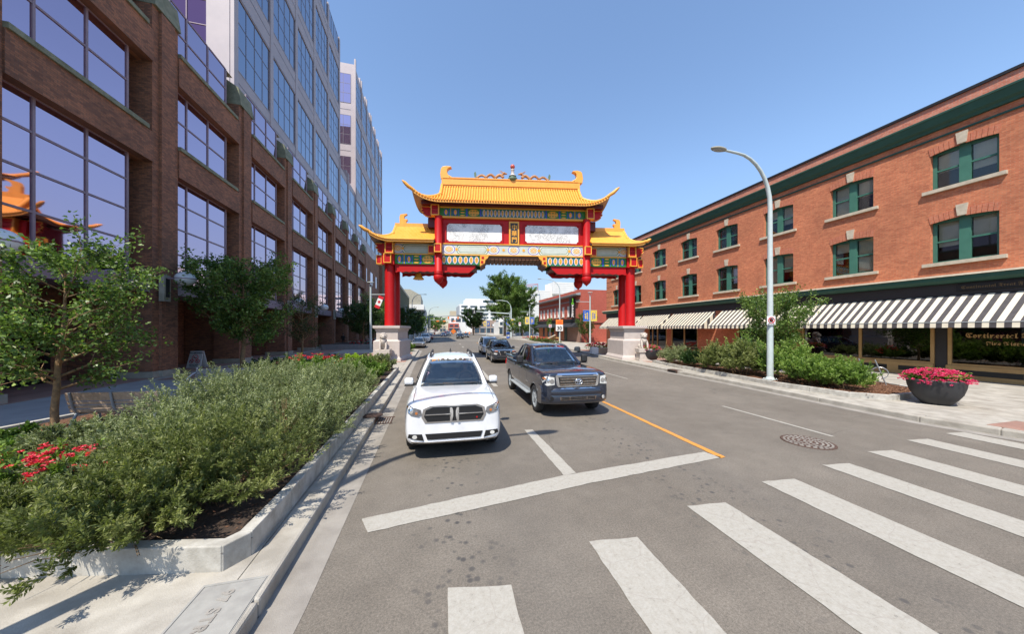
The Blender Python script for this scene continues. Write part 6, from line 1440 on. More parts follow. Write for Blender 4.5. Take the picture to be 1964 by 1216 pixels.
def tree(kind, label, loc, H, R_, zlow, nlimb, nleaf, leaf, m, group=None, trunk=.07, cat='tree', shape='round', seed=1, sub=7, bark='bark', tilt=(0, 0), gaps=.0, twl=.55):
    rs = random.Random(seed); rg = np.random.default_rng(seed)
    t = empty(kind, loc, 0, label, cat, group); tr = MB(); top = Vector((tilt[0], tilt[1], H * .96))
    path = [Vector((0, 0, -.05))]; 
    for i in range(1, 8): path.append(top * (i / 7) + Vector((rs.gauss(0, .02 * H / 4), rs.gauss(0, .02 * H / 4), 0)))
    tr.tube(path, [trunk * (1.15 - .95 * i / 7) for i in range(8)], 9); tr.build('trunk', bark, t)
    lb = MB(); LP = []; LD = []; LT = []
    for i in range(nlimb):
        f = (i + .5) / nlimb; z = zlow * .85 + (H * .93 - zlow * .85) * f ** 1.1; base = top * (z / top.z)
        a = i * 2.4 + rs.uniform(-.4, .4)
        if shape == 'round': rad = R_ * math.sqrt(max(.05, 1 - (2 * (f * .85 + .08) - 1) ** 2)) * rs.uniform(.8, 1.12)
        elif shape == 'vase': rad = R_ * (.45 + .75 * f) * (1 if f < .8 else (1 - f) * 4 + .2) * rs.uniform(.75, 1.1)
        elif shape == 'cone': rad = R_ * (1.02 - f) ** .8 * rs.uniform(.8, 1.1)
        rise = rad * rs.uniform(.45, .95); end = base + Vector((math.cos(a) * rad, math.sin(a) * rad, rise)); mid = base.lerp(end, .5) + Vector((0, 0, -.06 * rad + rs.gauss(0, .05)))
        pth = [base, mid, end]; r0 = trunk * (1 - z / H) * .55 + .008; lb.tube(pth, [r0, r0 * .65, r0 * .25], 5, cap=False)
        for k in range(sub):
            s0 = .25 + .75 * (k + rs.random()) / sub; p = base.lerp(mid, s0 * 2) if s0 < .5 else mid.lerp(end, s0 * 2 - 1)
            d = (end - base).normalized() + Vector((rs.gauss(0, .7), rs.gauss(0, .7), rs.gauss(.25, .45))); d.normalize(); L_ = R_ * twl * rs.uniform(.4, 1); q = p + d * L_
            lb.tube([p, p.lerp(q, .5) + Vector((0, 0, .02)), q], [r0 * .4, r0 * .25, .003], 3, cap=False)
            if rs.random() < gaps: continue
            n = int(nleaf / (nlimb * sub)); tt = rg.uniform(.15, 1.08, n)[:, None]; pv, qv = np.array(p), np.array(q)
            c = pv + (qv - pv) * tt + rg.normal(size=(n, 3)) * (.085 * R_ / 2 + .03); dd = rg.normal(size=(n, 3)) + np.array(d) * .5; dd[:, 2] -= .2
            LP.append(c); LD.append(dd); LT.append(np.clip(rg.normal(.5, .22, n) + .12 * rs.gauss(0, 1), 0, 1))
    lb.build('branches', bark, t)
    P = np.concatenate(LP); D = np.concatenate(LD); T = np.concatenate(LT); V = leaves(P, D, leaf, leaf * .62, T)
    inst('crown', raw_mesh('crown', V, None, m, T), t); return t
tree('street_tree', 'young airy tree behind the sunlit bench at the left edge', (-7.75, 8.9, .3), 3.65, 1.30, 1.05, 24, 11500, .088, 'leaf_tree', 'pavement trees on the left', .058, shape='round', seed=5, tilt=(.1, .1), gaps=.18, sub=8)
tree('street_tree', 'dense green tree in shade behind the second bench and the sandwich board', (-10.3, 21.0, .15), 5.5, 2.35, 1.6, 26, 19000, .15, 'leaf_tree', 'pavement trees on the left', .11, shape='round', seed=9, gaps=.03, sub=9)
tree('street_tree', 'thin sparse conical tree before the row of brick piers', (-9.7, 27.8, .15), 4.5, 1.75, 1.25, 24, 5200, .10, 'leaf_dark', 'pavement trees on the left', .08, shape='vase', seed=12, gaps=.15, sub=6)
tree('street_tree', 'round dark tree left of the left gate pedestal', (-8.5, 44.0, .15), 4.8, 2.3, 1.4, 22, 13000, .17, 'leaf_dark', 'pavement trees on the left', .1, shape='round', seed=15)
tree('street_tree', 'brighter tree touching the left gate pedestal', (-8.3, 50.5, .15), 6.0, 2.6, 1.6, 22, 13000, .19, 'leaf_tree', 'pavement trees on the left', .1, shape='round', seed=16)
for i, (y, h, lab) in enumerate(((60, 5.5, 'dark tree just right of the left gate pedestal above the hedge'), (72, 5.8, 'second dark tree beyond the left gate pedestal'), (86, 6, 'dark tree beyond the white parked SUV'), (102, 6.2, 'small tree under the first tall lamp far left'), (120, 6.5, 'tree before the library canopy'))):
    tree('street_tree', lab, (-6.4 + .02 * y, y, .1), h, 2.5, 1.3, 16, 6500, .26, 'leaf_dark' if i < 3 else 'leaf_tree', 'pavement trees on the left', .1, seed=20 + i)
tree('street_tree', 'leafy pavement tree behind the near street lamp in front of the bistro', (18.3, 13.3, .15), 3.6, 1.8, 1.2, 24, 16000, .10, 'leaf_tree', None, .06, shape='vase', seed=31, gaps=.06, sub=8)
tree('rowan_tree', 'small rowan tree with orange tips beside the banner lamp', (26.0, 50.2, .1), 4.3, 1.9, 1.4, 16, 4200, .18, 'leaf_rowan', None, .07, shape='vase', seed=33)
tree('elm_tree', 'large spreading elm beyond the gate opening', (24.5, 107, .1), 18.5, 6.6, 6.0, 40, 52000, .42, 'leaf_tree', None, .42, shape='round', seed=41, bark='bark_dark', sub=10, twl=.5, tilt=(.6, 0))
tree('elm_tree', 'lower right crown of trees joining the large elm', (31.5, 110, .1), 17.0, 4.6, 7, 26, 26000, .42, 'leaf_tree', None, .32, shape='round', seed=42, bark='bark_dark', sub=9)
tree('elm_tree', 'smaller dark elm left of the large elm behind the walk signal', (17.8, 140, .1), 10.0, 4.6, 2.6, 24, 16000, .45, 'leaf_dark', None, .25, shape='round', seed=43, bark='bark_dark')
RT = 'small round trees on the right boulevard'
for i, (x, y, h, r_, lab) in enumerate(((21.0, 82, 4.8, 1.9, 'leftmost small round tree on the right boulevard'), (23.2, 80, 5.0, 2.0, 'small round tree right of the leftmost one'), (25.2, 78, 4.9, 2.0, 'small round tree before the second banner lamp'), (26.6, 76, 4.6, 1.6, 'small round tree behind the second banner lamp'), (26.3, 66, 4.2, 1.6, 'small bright tree at the left end of the red brick shop'))):
    tree('boulevard_tree', lab, (x, y, .1), h, r_, 1.5, 14, 6000, .2, 'leaf_tree' if i != 4 else 'leaf_bright', RT, .07, seed=50 + i)
for i, (x, y, h, r_, lab) in enumerate(((3.5, 330, 12, 7, 'hazy green tree left of the street vanishing point'), (-4, 290, 13, 7, 'far tree behind the second tall left lamp'), (10, 420, 14, 8, 'far tree right of the vanishing point'), (-9, 240, 9, 4.5, 'far tree before the library glass hall'))):
    tree('distant_tree', lab, (x, y, 0), h, r_, 2, 14, 3500, 1.0, 'leaf_tree', 'far trees at the end of the street', .3, seed=60 + i)
# hedges on the left beyond the gate and the raised wooden planter
shrub('hedge', 'long dark hedge beside the parked cars on the left', (-6.1, 62, .1), (1.3, 20), 1.5, 900, 24, .22, .12, 'leaf_dark', None, 'hedge', stems=10)
flower_patch('rose_bush', 'red roses in shade in the timber planter under the round dark tree', (-8.6, 46, .3), 1.8, 3.5, .8, 70, 'petal_red', 'leaf_dark', .09, 3)
flower_patch('rose_bush', 'red roses right of the left gate pedestal', (-5.4, 50, .1), .9, 3, .9, 40, 'petal_red', 'leaf_dark', .09, 3)
shrub('lime_plant', 'lime yellow plant at the left foot of the gate pedestal', (-5.2, 23.6, .3), (.8, .5), .45, 160, 16, .09, .05, 'leaf_lime', None, 'plant', stems=5)
strucpoly('grass_island', [(-4.2, 31.0), (-2.6, 30.6), (-2.2, 33), (-1.9, 38), (-3.9, 41)], .17, 'grass')
for (x, y, lab) in ((-3.2, 36.5, 'left bright green bush on the small grass island'), (-2.4, 35.6, 'right bright green bush on the small grass island')):
    shrub('green_bush', lab, (x, y, .15), (.75, .75), .85, 200, 18, .12, .06, 'leaf_bright', 'bushes on the small left island', stems=8)
shrub('dry_grass', 'tall tan grass clump behind the left gate pedestal', (-4.2, 30.5, .1), (.5, .5), 1.3, 120, 14, .25, .03, 'leaf_lime', None, 'grass', stems=4, tone=-.2)
tp = empty('timber_planter', (-9.0, 40.5, .15), 0, 'long low timber planter on the shaded pavement below the round dark tree', 'planter')
for i in range(14): MB().box(-3.2 + i * .42, -2.8 + i * .42, -.05, .05, 0, .62).build('plank', 'wood_grey', tp)
MB().box(-3.2, 2.66, .05, 8, 0, .55).build('planter_body', 'soil', tp)

# ---- right planter
bedR = [(13.95, 7.75), (14.7, 7.05), (17.3, 7.2), (18.4, 9.2), (17.6, 12.5), (17.0, 18.9), (15.2, 19.4), (14.55, 16.5), (14.2, 13.0), (13.75, 10.0)]
pr_ = None
for i in range(len(bedR)):
    a, b = Vector(bedR[i]), Vector(bedR[(i + 1) % len(bedR)]); d = (b - a); n = max(1, round(d.length / 1.5)); nr = Vector((-d.y, d.x)).normalized() * .14
    for k in range(n):
        p0 = a + d * k / n + d.normalized() * .004; p1 = a + d * (k + 1) / n - d.normalized() * .004
        m = MB().prism([(p0.x, p0.y), (p1.x, p1.y), (p1.x + nr.x, p1.y + nr.y), (p0.x + nr.x, p0.y + nr.y)], 'z', .1, .33)
        if pr_ is None: pr_ = m.build('planter_wall', 'concrete_white', None, bevel=.012, label='low pale concrete edging round the right shrub bed under the street lamp', cat='planter wall')
        else: m.build('wall_block', 'concrete_white', pr_, bevel=.012)
strucpoly('planter_mulch', bedR, .28, 'mulch')
P = np.stack([RNG.uniform(14.2, 18, 3500), RNG.uniform(7.3, 11, 3500), np.full(3500, .29)], 1); D = RNG.normal(size=(3500, 3)); D[:, 2] = abs(D[:, 2]) * .3; T = RNG.uniform(.2, 1, 3500)
tag(inst('mulch_chips', raw_mesh('mulch_chips', leaves(P, D, .07, .02, T), None, 'chips', T)), kind='stuff')
GR = 'bushes in the right planter'
for (x, y, rx, ry_, h, lab, m, lf) in [(14.95, 8.35, .7, .62, .85, 'smallest light green bush nearest the bike rack', 'leaf_bright', .07), (14.6, 9.45, .75, .8, 1.05, 'light green bush right of the lamp pole base', 'leaf_bright', .075), (15.9, 9.3, .8, .8, .95, 'green bush behind the smallest light green one', 'leaf_bright', .075),
                                       (15.5, 10.7, 1.0, .9, 1.35, 'tall light green bush behind the lamp pole', 'leaf_bright', .08), (14.85, 12.3, .9, .95, 1.3, 'large leafy green bush left of the lamp pole', 'leaf_olive', .08), (14.95, 13.9, .85, .9, 1.25, 'leafy yellow-green bush second left of the lamp pole', 'leaf_olive', .08),
                                       (15.9, 12.9, 1.0, 1.0, 1.5, 'tallest green bush before the bistro brickwork', 'leaf_bright', .08), (15.3, 15.6, .75, .8, .85, 'dark green rounded bush beside the pink roses', 'leaf_dark', .07), (15.5, 17.1, .8, .8, .95, 'silvery shrub in the right planter next to the dark bush', 'leaf_silver', .07), (15.7, 18.5, .7, .7, .8, 'grey green lavender-like shrub beside the black tub', 'leaf_silver', .06)]:
    shrub('green_bush', lab, (x, y, .28), (rx * 1.14, ry_ * 1.12), h * 1.1, 480, 26, lf, lf * (.5 if m != 'leaf_silver' else .28), m, GR, stems=24, tone=.08)
flower_patch('rose_bush', 'pink red roses behind the dark green bush on the right', (16.3, 15.6, .28), .8, .8, .95, 22, 'petal_red', r_=.06, clump=5)
flower_patch('rose_bush', 'large mass of pink red roses left of the right gate pedestal', (17.6, 30.5, .15), 1.6, 2.6, .85, 90, 'petal_red', r_=.085, clump=5)
flower_patch('flower_bed', 'mixed green and red flower bed beyond the gate on the right', (20.6, 62, .1), 1.8, 8, .9, 60, 'petal_red', r_=.15, clump=3)
shrub('grass_verge', 'long green verge planting along the right kerb beyond the gate', (20.2, 56, .1), (1.2, 9), .7, 500, 20, .2, .05, 'leaf_olive', None, 'planting', stems=5)
# pots
def bowl(loc, lab, r1, h, kindrows, petal, seed, rz=0):
    t = empty('flower_planter', loc, rz, lab, 'planter'); n = 40; pr__ = [(.44, 0), (.52, .04), (.70, .22), (.86, .45), (.96, .70), (1.0, .92), (1.0, 1.0), (.95, 1.0), (.93, .85), (.0001, .85)]
    b = MB(); vs = []
    for q, z in pr__:
        for j in range(n):
            a = 2 * pi * j / n; e = 3.2; c, s_ = math.cos(a), math.sin(a); k = (abs(c) ** e + abs(s_) ** e) ** (-1 / e); k = 1 + (k - 1) * (.75 if z < .6 else .35)
            vs.append((c * k * q * r1, s_ * k * q * r1, z * h))
    b.add(vs, [(i * n + j, i * n + (j + 1) % n, (i + 1) * n + (j + 1) % n, (i + 1) * n + j) for i in range(len(pr__) - 1) for j in range(n)], 0, True); b.add(vs[:n], [tuple(range(n))[::-1]])
    b.build('bowl', 'charcoal', t)
    sprays(None, (r1 * 1.05, r1 * 1.05), h * .48, 320, 12, .06, .035, 'leaf_bright', parent=t, loc=(0, 0, h * .86), z0=-.02, twig=.12)
    pts = []
    rr = random.Random(seed)
    for i in range(kindrows):
        a = rr.uniform(0, 2 * pi); q = rr.random() ** .5; z = h * .95 + h * .46 * math.sqrt(max(0, 1 - q * q)) + (0 if q < .9 else -rr.random() * .12)
        c = Vector((math.cos(a) * q * r1 * 1.22, math.sin(a) * q * r1 * 1.22, z))
        for k in range(3): pts.append(tuple(c + Vector((rr.gauss(0, .025), rr.gauss(0, .025), rr.gauss(0, .012)))))
    blooms(t, 'blossoms', pts, petal, .034, 6); return t
bowl((15.42, 6.42, .158), 'large dark bowl planter overflowing with pink petunias on the right corner', .60, .78, 420, 'petal_pink', 3, R(30))
bowl((15.9, 20.5, .15), 'black tub of pink flowers between the right stone lion and the shop door', .62, .85, 130, 'petal_pink', 4)
wp = empty('timber_planter_box', (16.0, 27.7, .15), R(-8), 'small white and brown timber flower box left of the right gate pedestal', 'planter')
MB().box(-1.1, -.45, -.3, .3, 0, .62).build('white_end', 'white', wp)
for i in range(5): MB().box(-.44 + i * .24, -.215 + i * .24, -.28, .28, 0, .55).build('plank', 'wood', wp)
MB().lathe([(.35, 0), (.38, .1), (.33, .4), (.2, .48)], (15.4, 31.8, .15), 8).build('boulder', 'stone', None, label='single pale square boulder at the right kerb beyond the gate', cat='boulder')
# ================================================================ STREET FURNITURE, PEOPLE
def bench(loc, rz, label, arms=False):
    t = empty('bench', loc, rz, label, 'bench', 'slatted benches beside the left planter'); W2 = .92
    # back faces local -y (towards the camera side) when seen from behind; seat extends towards +y
    def at(z, lean=.0): return -.02 - (z - .42) * .22
    rows = [(.46, .53), (.55, .62), (.64, .71), (.73, .92)]
    for z0, z1 in rows:
        y0 = at(z0); y1 = at(z1); m = MB().add([(-W2, y0, z0), (W2, y0, z0), (W2, y1, z1), (-W2, y1, z1), (-W2, y0 + .045, z0), (W2, y0 + .045, z0), (W2, y1 + .045, z1), (-W2, y1 + .045, z1)], [(0, 1, 2, 3), (5, 4, 7, 6), (0, 4, 5, 1), (3, 2, 6, 7), (0, 3, 7, 4), (1, 5, 6, 2)])
        m.build('back_slat', 'wood' if not arms else 'wood_grey', t, bevel=.006)
    for q in range(4): MB().box(-W2, W2, .05 + q * .105, .145 + q * .105, .42, .455).build('seat_slat', 'wood' if not arms else 'wood_grey', t, bevel=.005)
    for x in (-.80, 0.0, .80):
        MB().tube([(x, at(.93) - .02, .93), (x, at(.6) - .03, .6), (x, .0, .42), (x, .25, .40), (x, .46, .41)], .022, 6).build('bracket', 'pole_grey', t)
    for x in (-.80, .80):
        MB().tube([(x, .0, .44), (x, -.10, .25), (x, -.2, .0)], .028, 6).build('leg', 'pole_grey', t); MB().tube([(x, .42, .42), (x, .45, .2), (x, .48, .0)], .028, 6).build('leg', 'pole_grey', t)
        if arms:
            MB().tube([(x * 1.17, at(.8), .80), (x * 1.17, .1, .76), (x * 1.17, .36, .62), (x * 1.17, .46, .44), (x * 1.17, .46, .0)], .025, 8).build('armrest', 'aluminium', t)
            MB().tube([(x * 1.17, at(.96), .97), (x * 1.17, at(.5), .45), (x * 1.17, -.05, 0)], .022, 6).build('end_post', 'aluminium', t)
    return t
bench((-7.05, 9.35, .15), R(-7), 'sunlit slatted wooden bench seen from behind near the left edge')
bench((-7.3, 13.75, .15), R(178), 'shaded grey slatted bench with curved metal armrests', True)
# sandwich board
sb = empty('sandwich_board', (-14.05, 23.75, .15), R(-6), 'white no smoking sandwich board in front of the brick arcade', 'sign')
MB().add([(-.40, -.28, 0), (.40, -.28, 0), (.34, -.03, 1.02), (-.34, -.03, 1.02), (-.40, -.25, 0), (.40, -.25, 0), (.34, .0, 1.02), (-.34, .0, 1.02)], [(0, 1, 2, 3), (5, 4, 7, 6), (0, 3, 7, 4), (1, 5, 6, 2), (3, 2, 6, 7)]).build('front_board', 'white', sb)
MB().add([(-.40, .30, 0), (.40, .30, 0), (.34, .05, 1.02), (-.34, .05, 1.02), (-.40, .27, 0), (.40, .27, 0), (.34, .02, 1.02), (-.34, .02, 1.02)], [(1, 0, 3, 2), (4, 5, 6, 7), (3, 0, 4, 7), (1, 2, 6, 5), (2, 3, 7, 6)]).build('rear_board', 'white', sb)
MB().tube([(-.2, .0, 1.03), (-.15, .0, 1.09), (.15, .0, 1.09), (.2, .0, 1.03)], .015, 6).build('handle', 'charcoal', sb)
def onb(z): return -.288 + z * .2451
tl_ = R(90 - 13.77)
text('NO SMOKING', .115, 'black', sb, (0, onb(.86) - .004, .86), (tl_, 0, 0), align='CENTER', bold=.002); text('SMOKE FREE', .09, 'black', sb, (0, onb(.16) - .004, .16), (tl_, 0, 0), align='CENTER'); text('PROPERTY', .09, 'black', sb, (0, onb(.07) - .004, .07), (tl_, 0, 0), align='CENTER')
for (x, z, r_) in ((0, .62, .16), (-.17, .40, .105), (.17, .40, .105)):
    b = MB(); b.tube([(x + r_ * math.cos(a), onb(z + r_ * math.sin(a)) - .006, z + r_ * math.sin(a)) for a in [i * pi / 12 for i in range(25)]], .016, 5, cap=False)
    q = r_ * .7; b.tube([(x - q, onb(z + q) - .008, z + q), (x + q, onb(z - q) - .008, z - q)], .014, 5); b.build('prohibition_ring', 'sign_red', sb)
    MB().box(x - r_ * .6, x + r_ * .6, onb(z) - .012, onb(z) - .004, z - .018, z + .018).build('pictogram', 'black', sb)
# street lamps
def lamp(loc, rz, label, H=9.75, arm=2.9, m='pole', r0=.125, group='curved arm street lamps'):
    t = empty('street_lamp', loc, rz, label, 'street lamp', group)
    zs = H - 2.1
    pth = [(0, 0, 0), (0, 0, zs * .5), (0, 0, zs)]; rr = [r0, r0 * .85, r0 * .7]
    for i in range(1, 9):
        a = i / 8 * pi / 2; pth.append((-(arm * .62) * (1 - math.cos(a)), 0, zs + (H - zs) * math.sin(a))); rr.append(r0 * (.7 - .28 * i / 8))
    pth.append((-arm * .85, 0, H + .03)); rr.append(r0 * .38)
    MB().tube(pth, rr, 14).build('pole', m, t); MB().box(-.2, .2, -.2, .2, -.02, .04).build('base_plate', m, t); MB().lathe([(.19, .04), (.15, .10), (r0 * 1.02, .14)], n=14).build('base_collar', m, t)
    for (x, y) in ((-.15, -.15), (.15, -.15), (.15, .15), (-.15, .15)): MB().lathe([(.02, .04), (.02, .08), (.0001, .085)], (x, y, 0), 6).build('bolt', 'steel', t)
    h = MB(); h.lathe([(.02, -.05), (.16, -.03), (.17, .03), (.10, .08), (.02, .10)], (-arm * .85 - .33, 0, H + .03), 14, sx=2.3, sy=.9); o = h.build('lamp_head', 'stone', t)
    MB().lathe([(.13, -.06), (.14, -.045)], (-arm * .85 - .36, 0, H + .03), 14, sx=2.1, sy=.85).build('lens', 'pole_grey', o); return t
L1 = lamp((14.45, 10.75, .28), 0, 'tall curved arm street lamp rising from the right shrub bed')
ns = empty('no_parking_sign', (14.33, 10.62, 2.7), R(-12), 'square no stopping sign strapped to the near right lamp pole', 'sign')
MB().box(-.19, .19, -.012, 0, 0, .38).build('plate', 'white', ns, bevel=.004)
b = MB(); b.tube([(.13 * math.cos(i * pi / 12), -.02, .20 + .13 * math.sin(i * pi / 12)) for i in range(25)], .016, 5, cap=False).tube([(-.09, -.022, .29), (.09, -.022, .11)], .014, 5); b.build('red_ring', 'sign_red', ns)
MB().prism([(.085 * math.cos(i * pi / 8), .20 + .085 * math.sin(i * pi / 8)) for i in range(16)], 'y', -.018, -.0125).build('black_symbol', 'black', ns)
MB().box(-.15, -.08, -.016, -.0125, .02, .05).box(.08, .15, -.016, -.0125, .02, .05).build('arrows', 'black', ns)
MB().lathe([(.13, .08), (.13, .11)], (.12, .13, 0), 14).lathe([(.13, .28), (.13, .31)], (.12, .13, 0), 14).build('strap', 'steel', ns)
lamp((-3.95, 2.3, .15), R(180), 'street lamp outside the left frame whose shadow crosses the white SUV')
lamp((23.5, 56, .1), R(-8), 'curved street lamp carrying the speed sign before the red brick shop', 11.9, 4.2, r0=.13)
lamp((-4.6, 80, .1), R(180), 'first tall grey curved lamp on the far left kerb', 10.9, 3.2, 'pole_grey'); lamp((-.9, 110, .1), R(180), 'second tall grey curved lamp farther down the left kerb', 9.9, 3.0, 'pole_grey')
lamp((10.2, 99, .1), 0, 'placeholder', 11, 3) if False else None
# pedestrian signal mast
sm_ = empty('signal_mast', (25.0, 100, .1), 0, 'white signal mast with walking figure sign over the right lanes beyond the gate', 'signal')
MB().tube([(0, 0, 0), (0, 0, 8.2), (0, 0, 9.2), (-.35, 0, 10.5), (-1.3, 0, 11.5), (-3.2, 0, 11.8), (-4.6, 0, 11.7)], [.28, .22, .16, .14, .12, .1, .08], 10).build('pole', 'pole', sm_); MB().tube([(0, 0, 7.5), (-5, 0, 7.75), (-12, 0, 8.1)], [.2, .17, .12], 10).build('mast_arm', 'pole', sm_)
MB().lathe([(.02, -.05), (.2, 0), (.02, .08)], (-4.9, 0, 11.7), 10, sx=2.2).build('lamp_head', 'pole', sm_)
MB().box(-12.6, -11.4, -.15, .15, 7.3, 8.6).build('sign_box', 'black', sm_)
w = MB(); w.ball((-12, -.17, 8.35), .12, 6).tube([(-12, -.17, 8.2), (-12, -.17, 7.9)], .07, 5).tube([(-12, -.17, 7.9), (-12.2, -.17, 7.45)], .05, 5).tube([(-12, -.17, 7.9), (-11.8, -.17, 7.45)], .05, 5).tube([(-12.25, -.17, 7.95), (-12, -.17, 8.15), (-11.78, -.17, 7.9)], .04, 5); w.build('walking_figure', 'white', sm_)
for x in (-13.9, -9.9): MB().box(x - .2, x + .2, -.2, .2, 6.9, 7.9).build('signal_head', 'black', sm_)
sl = empty('signal_mast', (-1.0, 112, .1), 0, 'long grey signal arm with two orange signal heads reaching over the left lanes', 'signal')
MB().tube([(0, 0, 0), (0, 0, 7.0)], .16, 8).build('pole', 'pole_grey', sl); MB().tube([(-3, 0, 6.6), (0, 0, 6.7), (11.5, 0, 7.3)], [.16, .15, .09], 8).build('mast_arm', 'pole_grey', sl)
for x in (6.6, 9.9): MB().box(x - .22, x + .22, -.2, .2, 6.0, 6.9).build('signal_head', 'sign_orange', sl)
s2 = empty('signal_mast', (2.0, 200, 0), 0, 'farther thin signal arm with orange heads near the end of the street', 'signal')
MB().tube([(-3, 0, 8.2), (14, 0, 8.6)], .12, 6).tube([(-3, 0, 0), (-3, 0, 8.3)], .15, 6).build('mast_arm', 'pole_grey', s2)
for x in (1.5, 5.5, 11.5): MB().box(x - .8, x + .8, -.2, .2, 7.3, 8.0).build('signal_head', 'sign_orange', s2)
# banner and flag lamps
def banner_lamp(loc, rz, label, H=8.3, flags=False, m='pole', both=True, flip=False):
    t = empty('banner_lamp', loc, rz, label, 'street lamp', 'banner lamps'); MB().tube([(0, 0, 0), (0, 0, H * .93)], [.14, .10], 10).build('pole', m, t)
    b = MB()
    for s_ in (-1, 1): b.tube([(0, 0, H * .9), (s_ * .28, 0, H)], .03, 5)
    b.tube([(0, 0, H * .9), (0, .28, H)], .03, 5); b.lathe([(.38, H), (.38, H + .05), (.0001, H + .06)], n=14); b.build('lamp_top', m, t)
    MB().tube([(0, 0, H * .82), (-2.3 if not flags else 2.4, 0, H * .82)], .045, 6).build('arm', m, t)
    if not flags:
        for s_, mm, tm in ((-1, 'sign_blue', 'sign_yellow'), (1, 'sign_yellow', 'sign_blue')):
            if flip: mm, tm = tm, mm
            bn = MB().box(*sorted((s_ * .14, s_ * 1.15)), -.012, .012, 3.75, 5.45).build('banner', mm, t); MB().tube([(0, 0, 5.47), (s_ * 1.2, 0, 5.47)], .02, 5).tube([(0, 0, 3.73), (s_ * 1.2, 0, 3.73)], .02, 5).build('banner_rod', m, bn)
            mk = MB(); 
            for i in range(6): mk.box(*sorted((s_ * (.34 + .02 * (i % 2)), s_ * (.52 + .03 * (i % 3)))), -.018, -.0125, 4.0 + i * .19, 4.13 + i * .19)
            for i in range(4): mk.box(*sorted((s_ * .64, s_ * (.86 + .04 * (i % 2)))), -.018, -.0125, 4.1 + i * .22, 4.26 + i * .22)
            mk.box(*sorted((s_ * .8, s_ * .92)), -.018, -.0125, 5.1, 5.22); mk.build('banner_print', tm, bn)
    return t
banner_lamp((24.5, 46, .1), R(-6), 'white lamp post with blue and yellow banners before the red brick shop')
banner_lamp((23.5, 75, .1), R(-6), 'white lamp post with yellow and blue banners among the small round trees', flip=True)
banner_lamp((22.6, 92, .1), R(-6), 'farther banner post left of the small round trees', 7.6); banner_lamp((20.0, 118, .1), R(-6), 'farthest banner post below the large elm', 7.6, flip=True)
def flag(par, x, z, sc=1.0):
    # tilted maple leaf flag hanging from the arm
    A = R(-22); c, s_ = math.cos(A), math.sin(A)
    def T_(u, v): return (x + u * c * sc - v * s_ * sc, -.03, z + (u * s_ + v * c) * sc)
    b = MB(); w_, h = .62, 1.5
    def q(u0, u1, v0, v1, mi, dy=0): b.add([(T_(u0, v0)[0], -.03 - dy, T_(u0, v0)[2]), (T_(u1, v0)[0], -.03 - dy, T_(u1, v0)[2]), (T_(u1, v1)[0], -.03 - dy, T_(u1, v1)[2]), (T_(u0, v1)[0], -.03 - dy, T_(u0, v1)[2])], [(0, 1, 2, 3)], mi)
    q(0, w_, -h, 0, 0); q(0, w_, -.34, 0, 1, .006); q(0, w_, -h, -h + .34, 1, .006)
    leaf = [(0, .24), (.05, .13), (.14, .16), (.11, .05), (.22, .06), (.13, -.06), (.15, -.12), (.02, -.10), (.02, -.22), (-.02, -.22), (-.02, -.10), (-.15, -.12), (-.13, -.06), (-.22, .06), (-.11, .05), (-.14, .16), (-.05, .13)]
    P = [T_(w_ / 2 + a, -h / 2 + d) for a, d in leaf]; b.add([(p[0], -.04, p[2]) for p in P], [tuple(range(len(P)))], 1)
    return b.build('maple_leaf_flag', ['white', 'sign_red'], par)
fl = banner_lamp((-7.0, 40.4, .15), R(-14), 'white lamp post with a maple leaf flag left of the red gate leg', 7.9, True); flag(fl, 1.0, 6.4)
fl = banner_lamp((-5.2, 68, .15), R(-14), 'grey lamp post with two small maple leaf flags right of the gate leg', 7.2, True, 'pole_grey'); flag(fl, -1.3, 6.2, .9); flag(fl, .5, 6.0, .9)
# small signs
def post_sign(loc, rz, label, H, w, h, m, draw=None, z=None):
    t = empty('sign_post', loc, rz, label, 'sign'); MB().tube([(0, 0, 0), (0, 0, H)], .035, 6).build('post', 'pole_grey', t); MB().box(-w / 2, w / 2, -.05, -.037, H - h, H).build('plate', m, t)
    if draw: draw(t, H)
    return t
def ringmark(t, H): MB().tube([(.14 * math.cos(i * pi / 8), -.06, H - .25 + .14 * math.sin(i * pi / 8)) for i in range(17)], .05, 5, cap=False).build('red_ring', 'sign_red', t)
post_sign((-4.0, 48.5, .15), R(60), 'narrow pale bus stop sign post right of the left gate pedestal', 2.7, .5, .95, 'white_panel')
post_sign((20.6, 53.5, .1), R(-12), 'small no stopping sign post left of the speed sign', 3.3, .5, .55, 'white', ringmark)
post_sign((19.0, 68, .1), R(-12), 'small no stopping sign post near the round boulevard trees', 4.0, .5, .8, 'white', ringmark); post_sign((17.6, 92, .1), R(-12), 'thin sign post far along the right kerb', 4.0, .5, .6, 'white')
post_sign((-1.9, 104, .1), R(-5), 'white directional sign on the far left pavement before the lamps', 4.2, 1.3, 1.4, 'white', lambda t, H: MB().tube([(.2, -.06, H - .4), (-.2, -.06, H - .7), (.2, -.06, H - 1.0)], .1, 5).build('arrow_mark', 'black', t))
ss = empty('speed_sign', (23.35, 55.8, 2.2), R(-12), 'orange and white 30 speed limit sign on the curved lamp beyond the gate', 'sign')
MB().box(-.68, .68, -.02, 0, 0, 1.2).build('white_plate', 'white', ss); MB().box(-.68, .68, -.02, 0, 1.22, 2.15).build('orange_plate', 'sign_orange', ss); text('30', .95, 'black', ss, (0, -.03, .22), (R(90), 0, 0), align='CENTER', bold=.03)
for i in range(2): MB().box(-.45, .45, -.03, -.021, 1.45 + i * .3, 1.55 + i * .3).build('print_line', 'sign_red', ss)
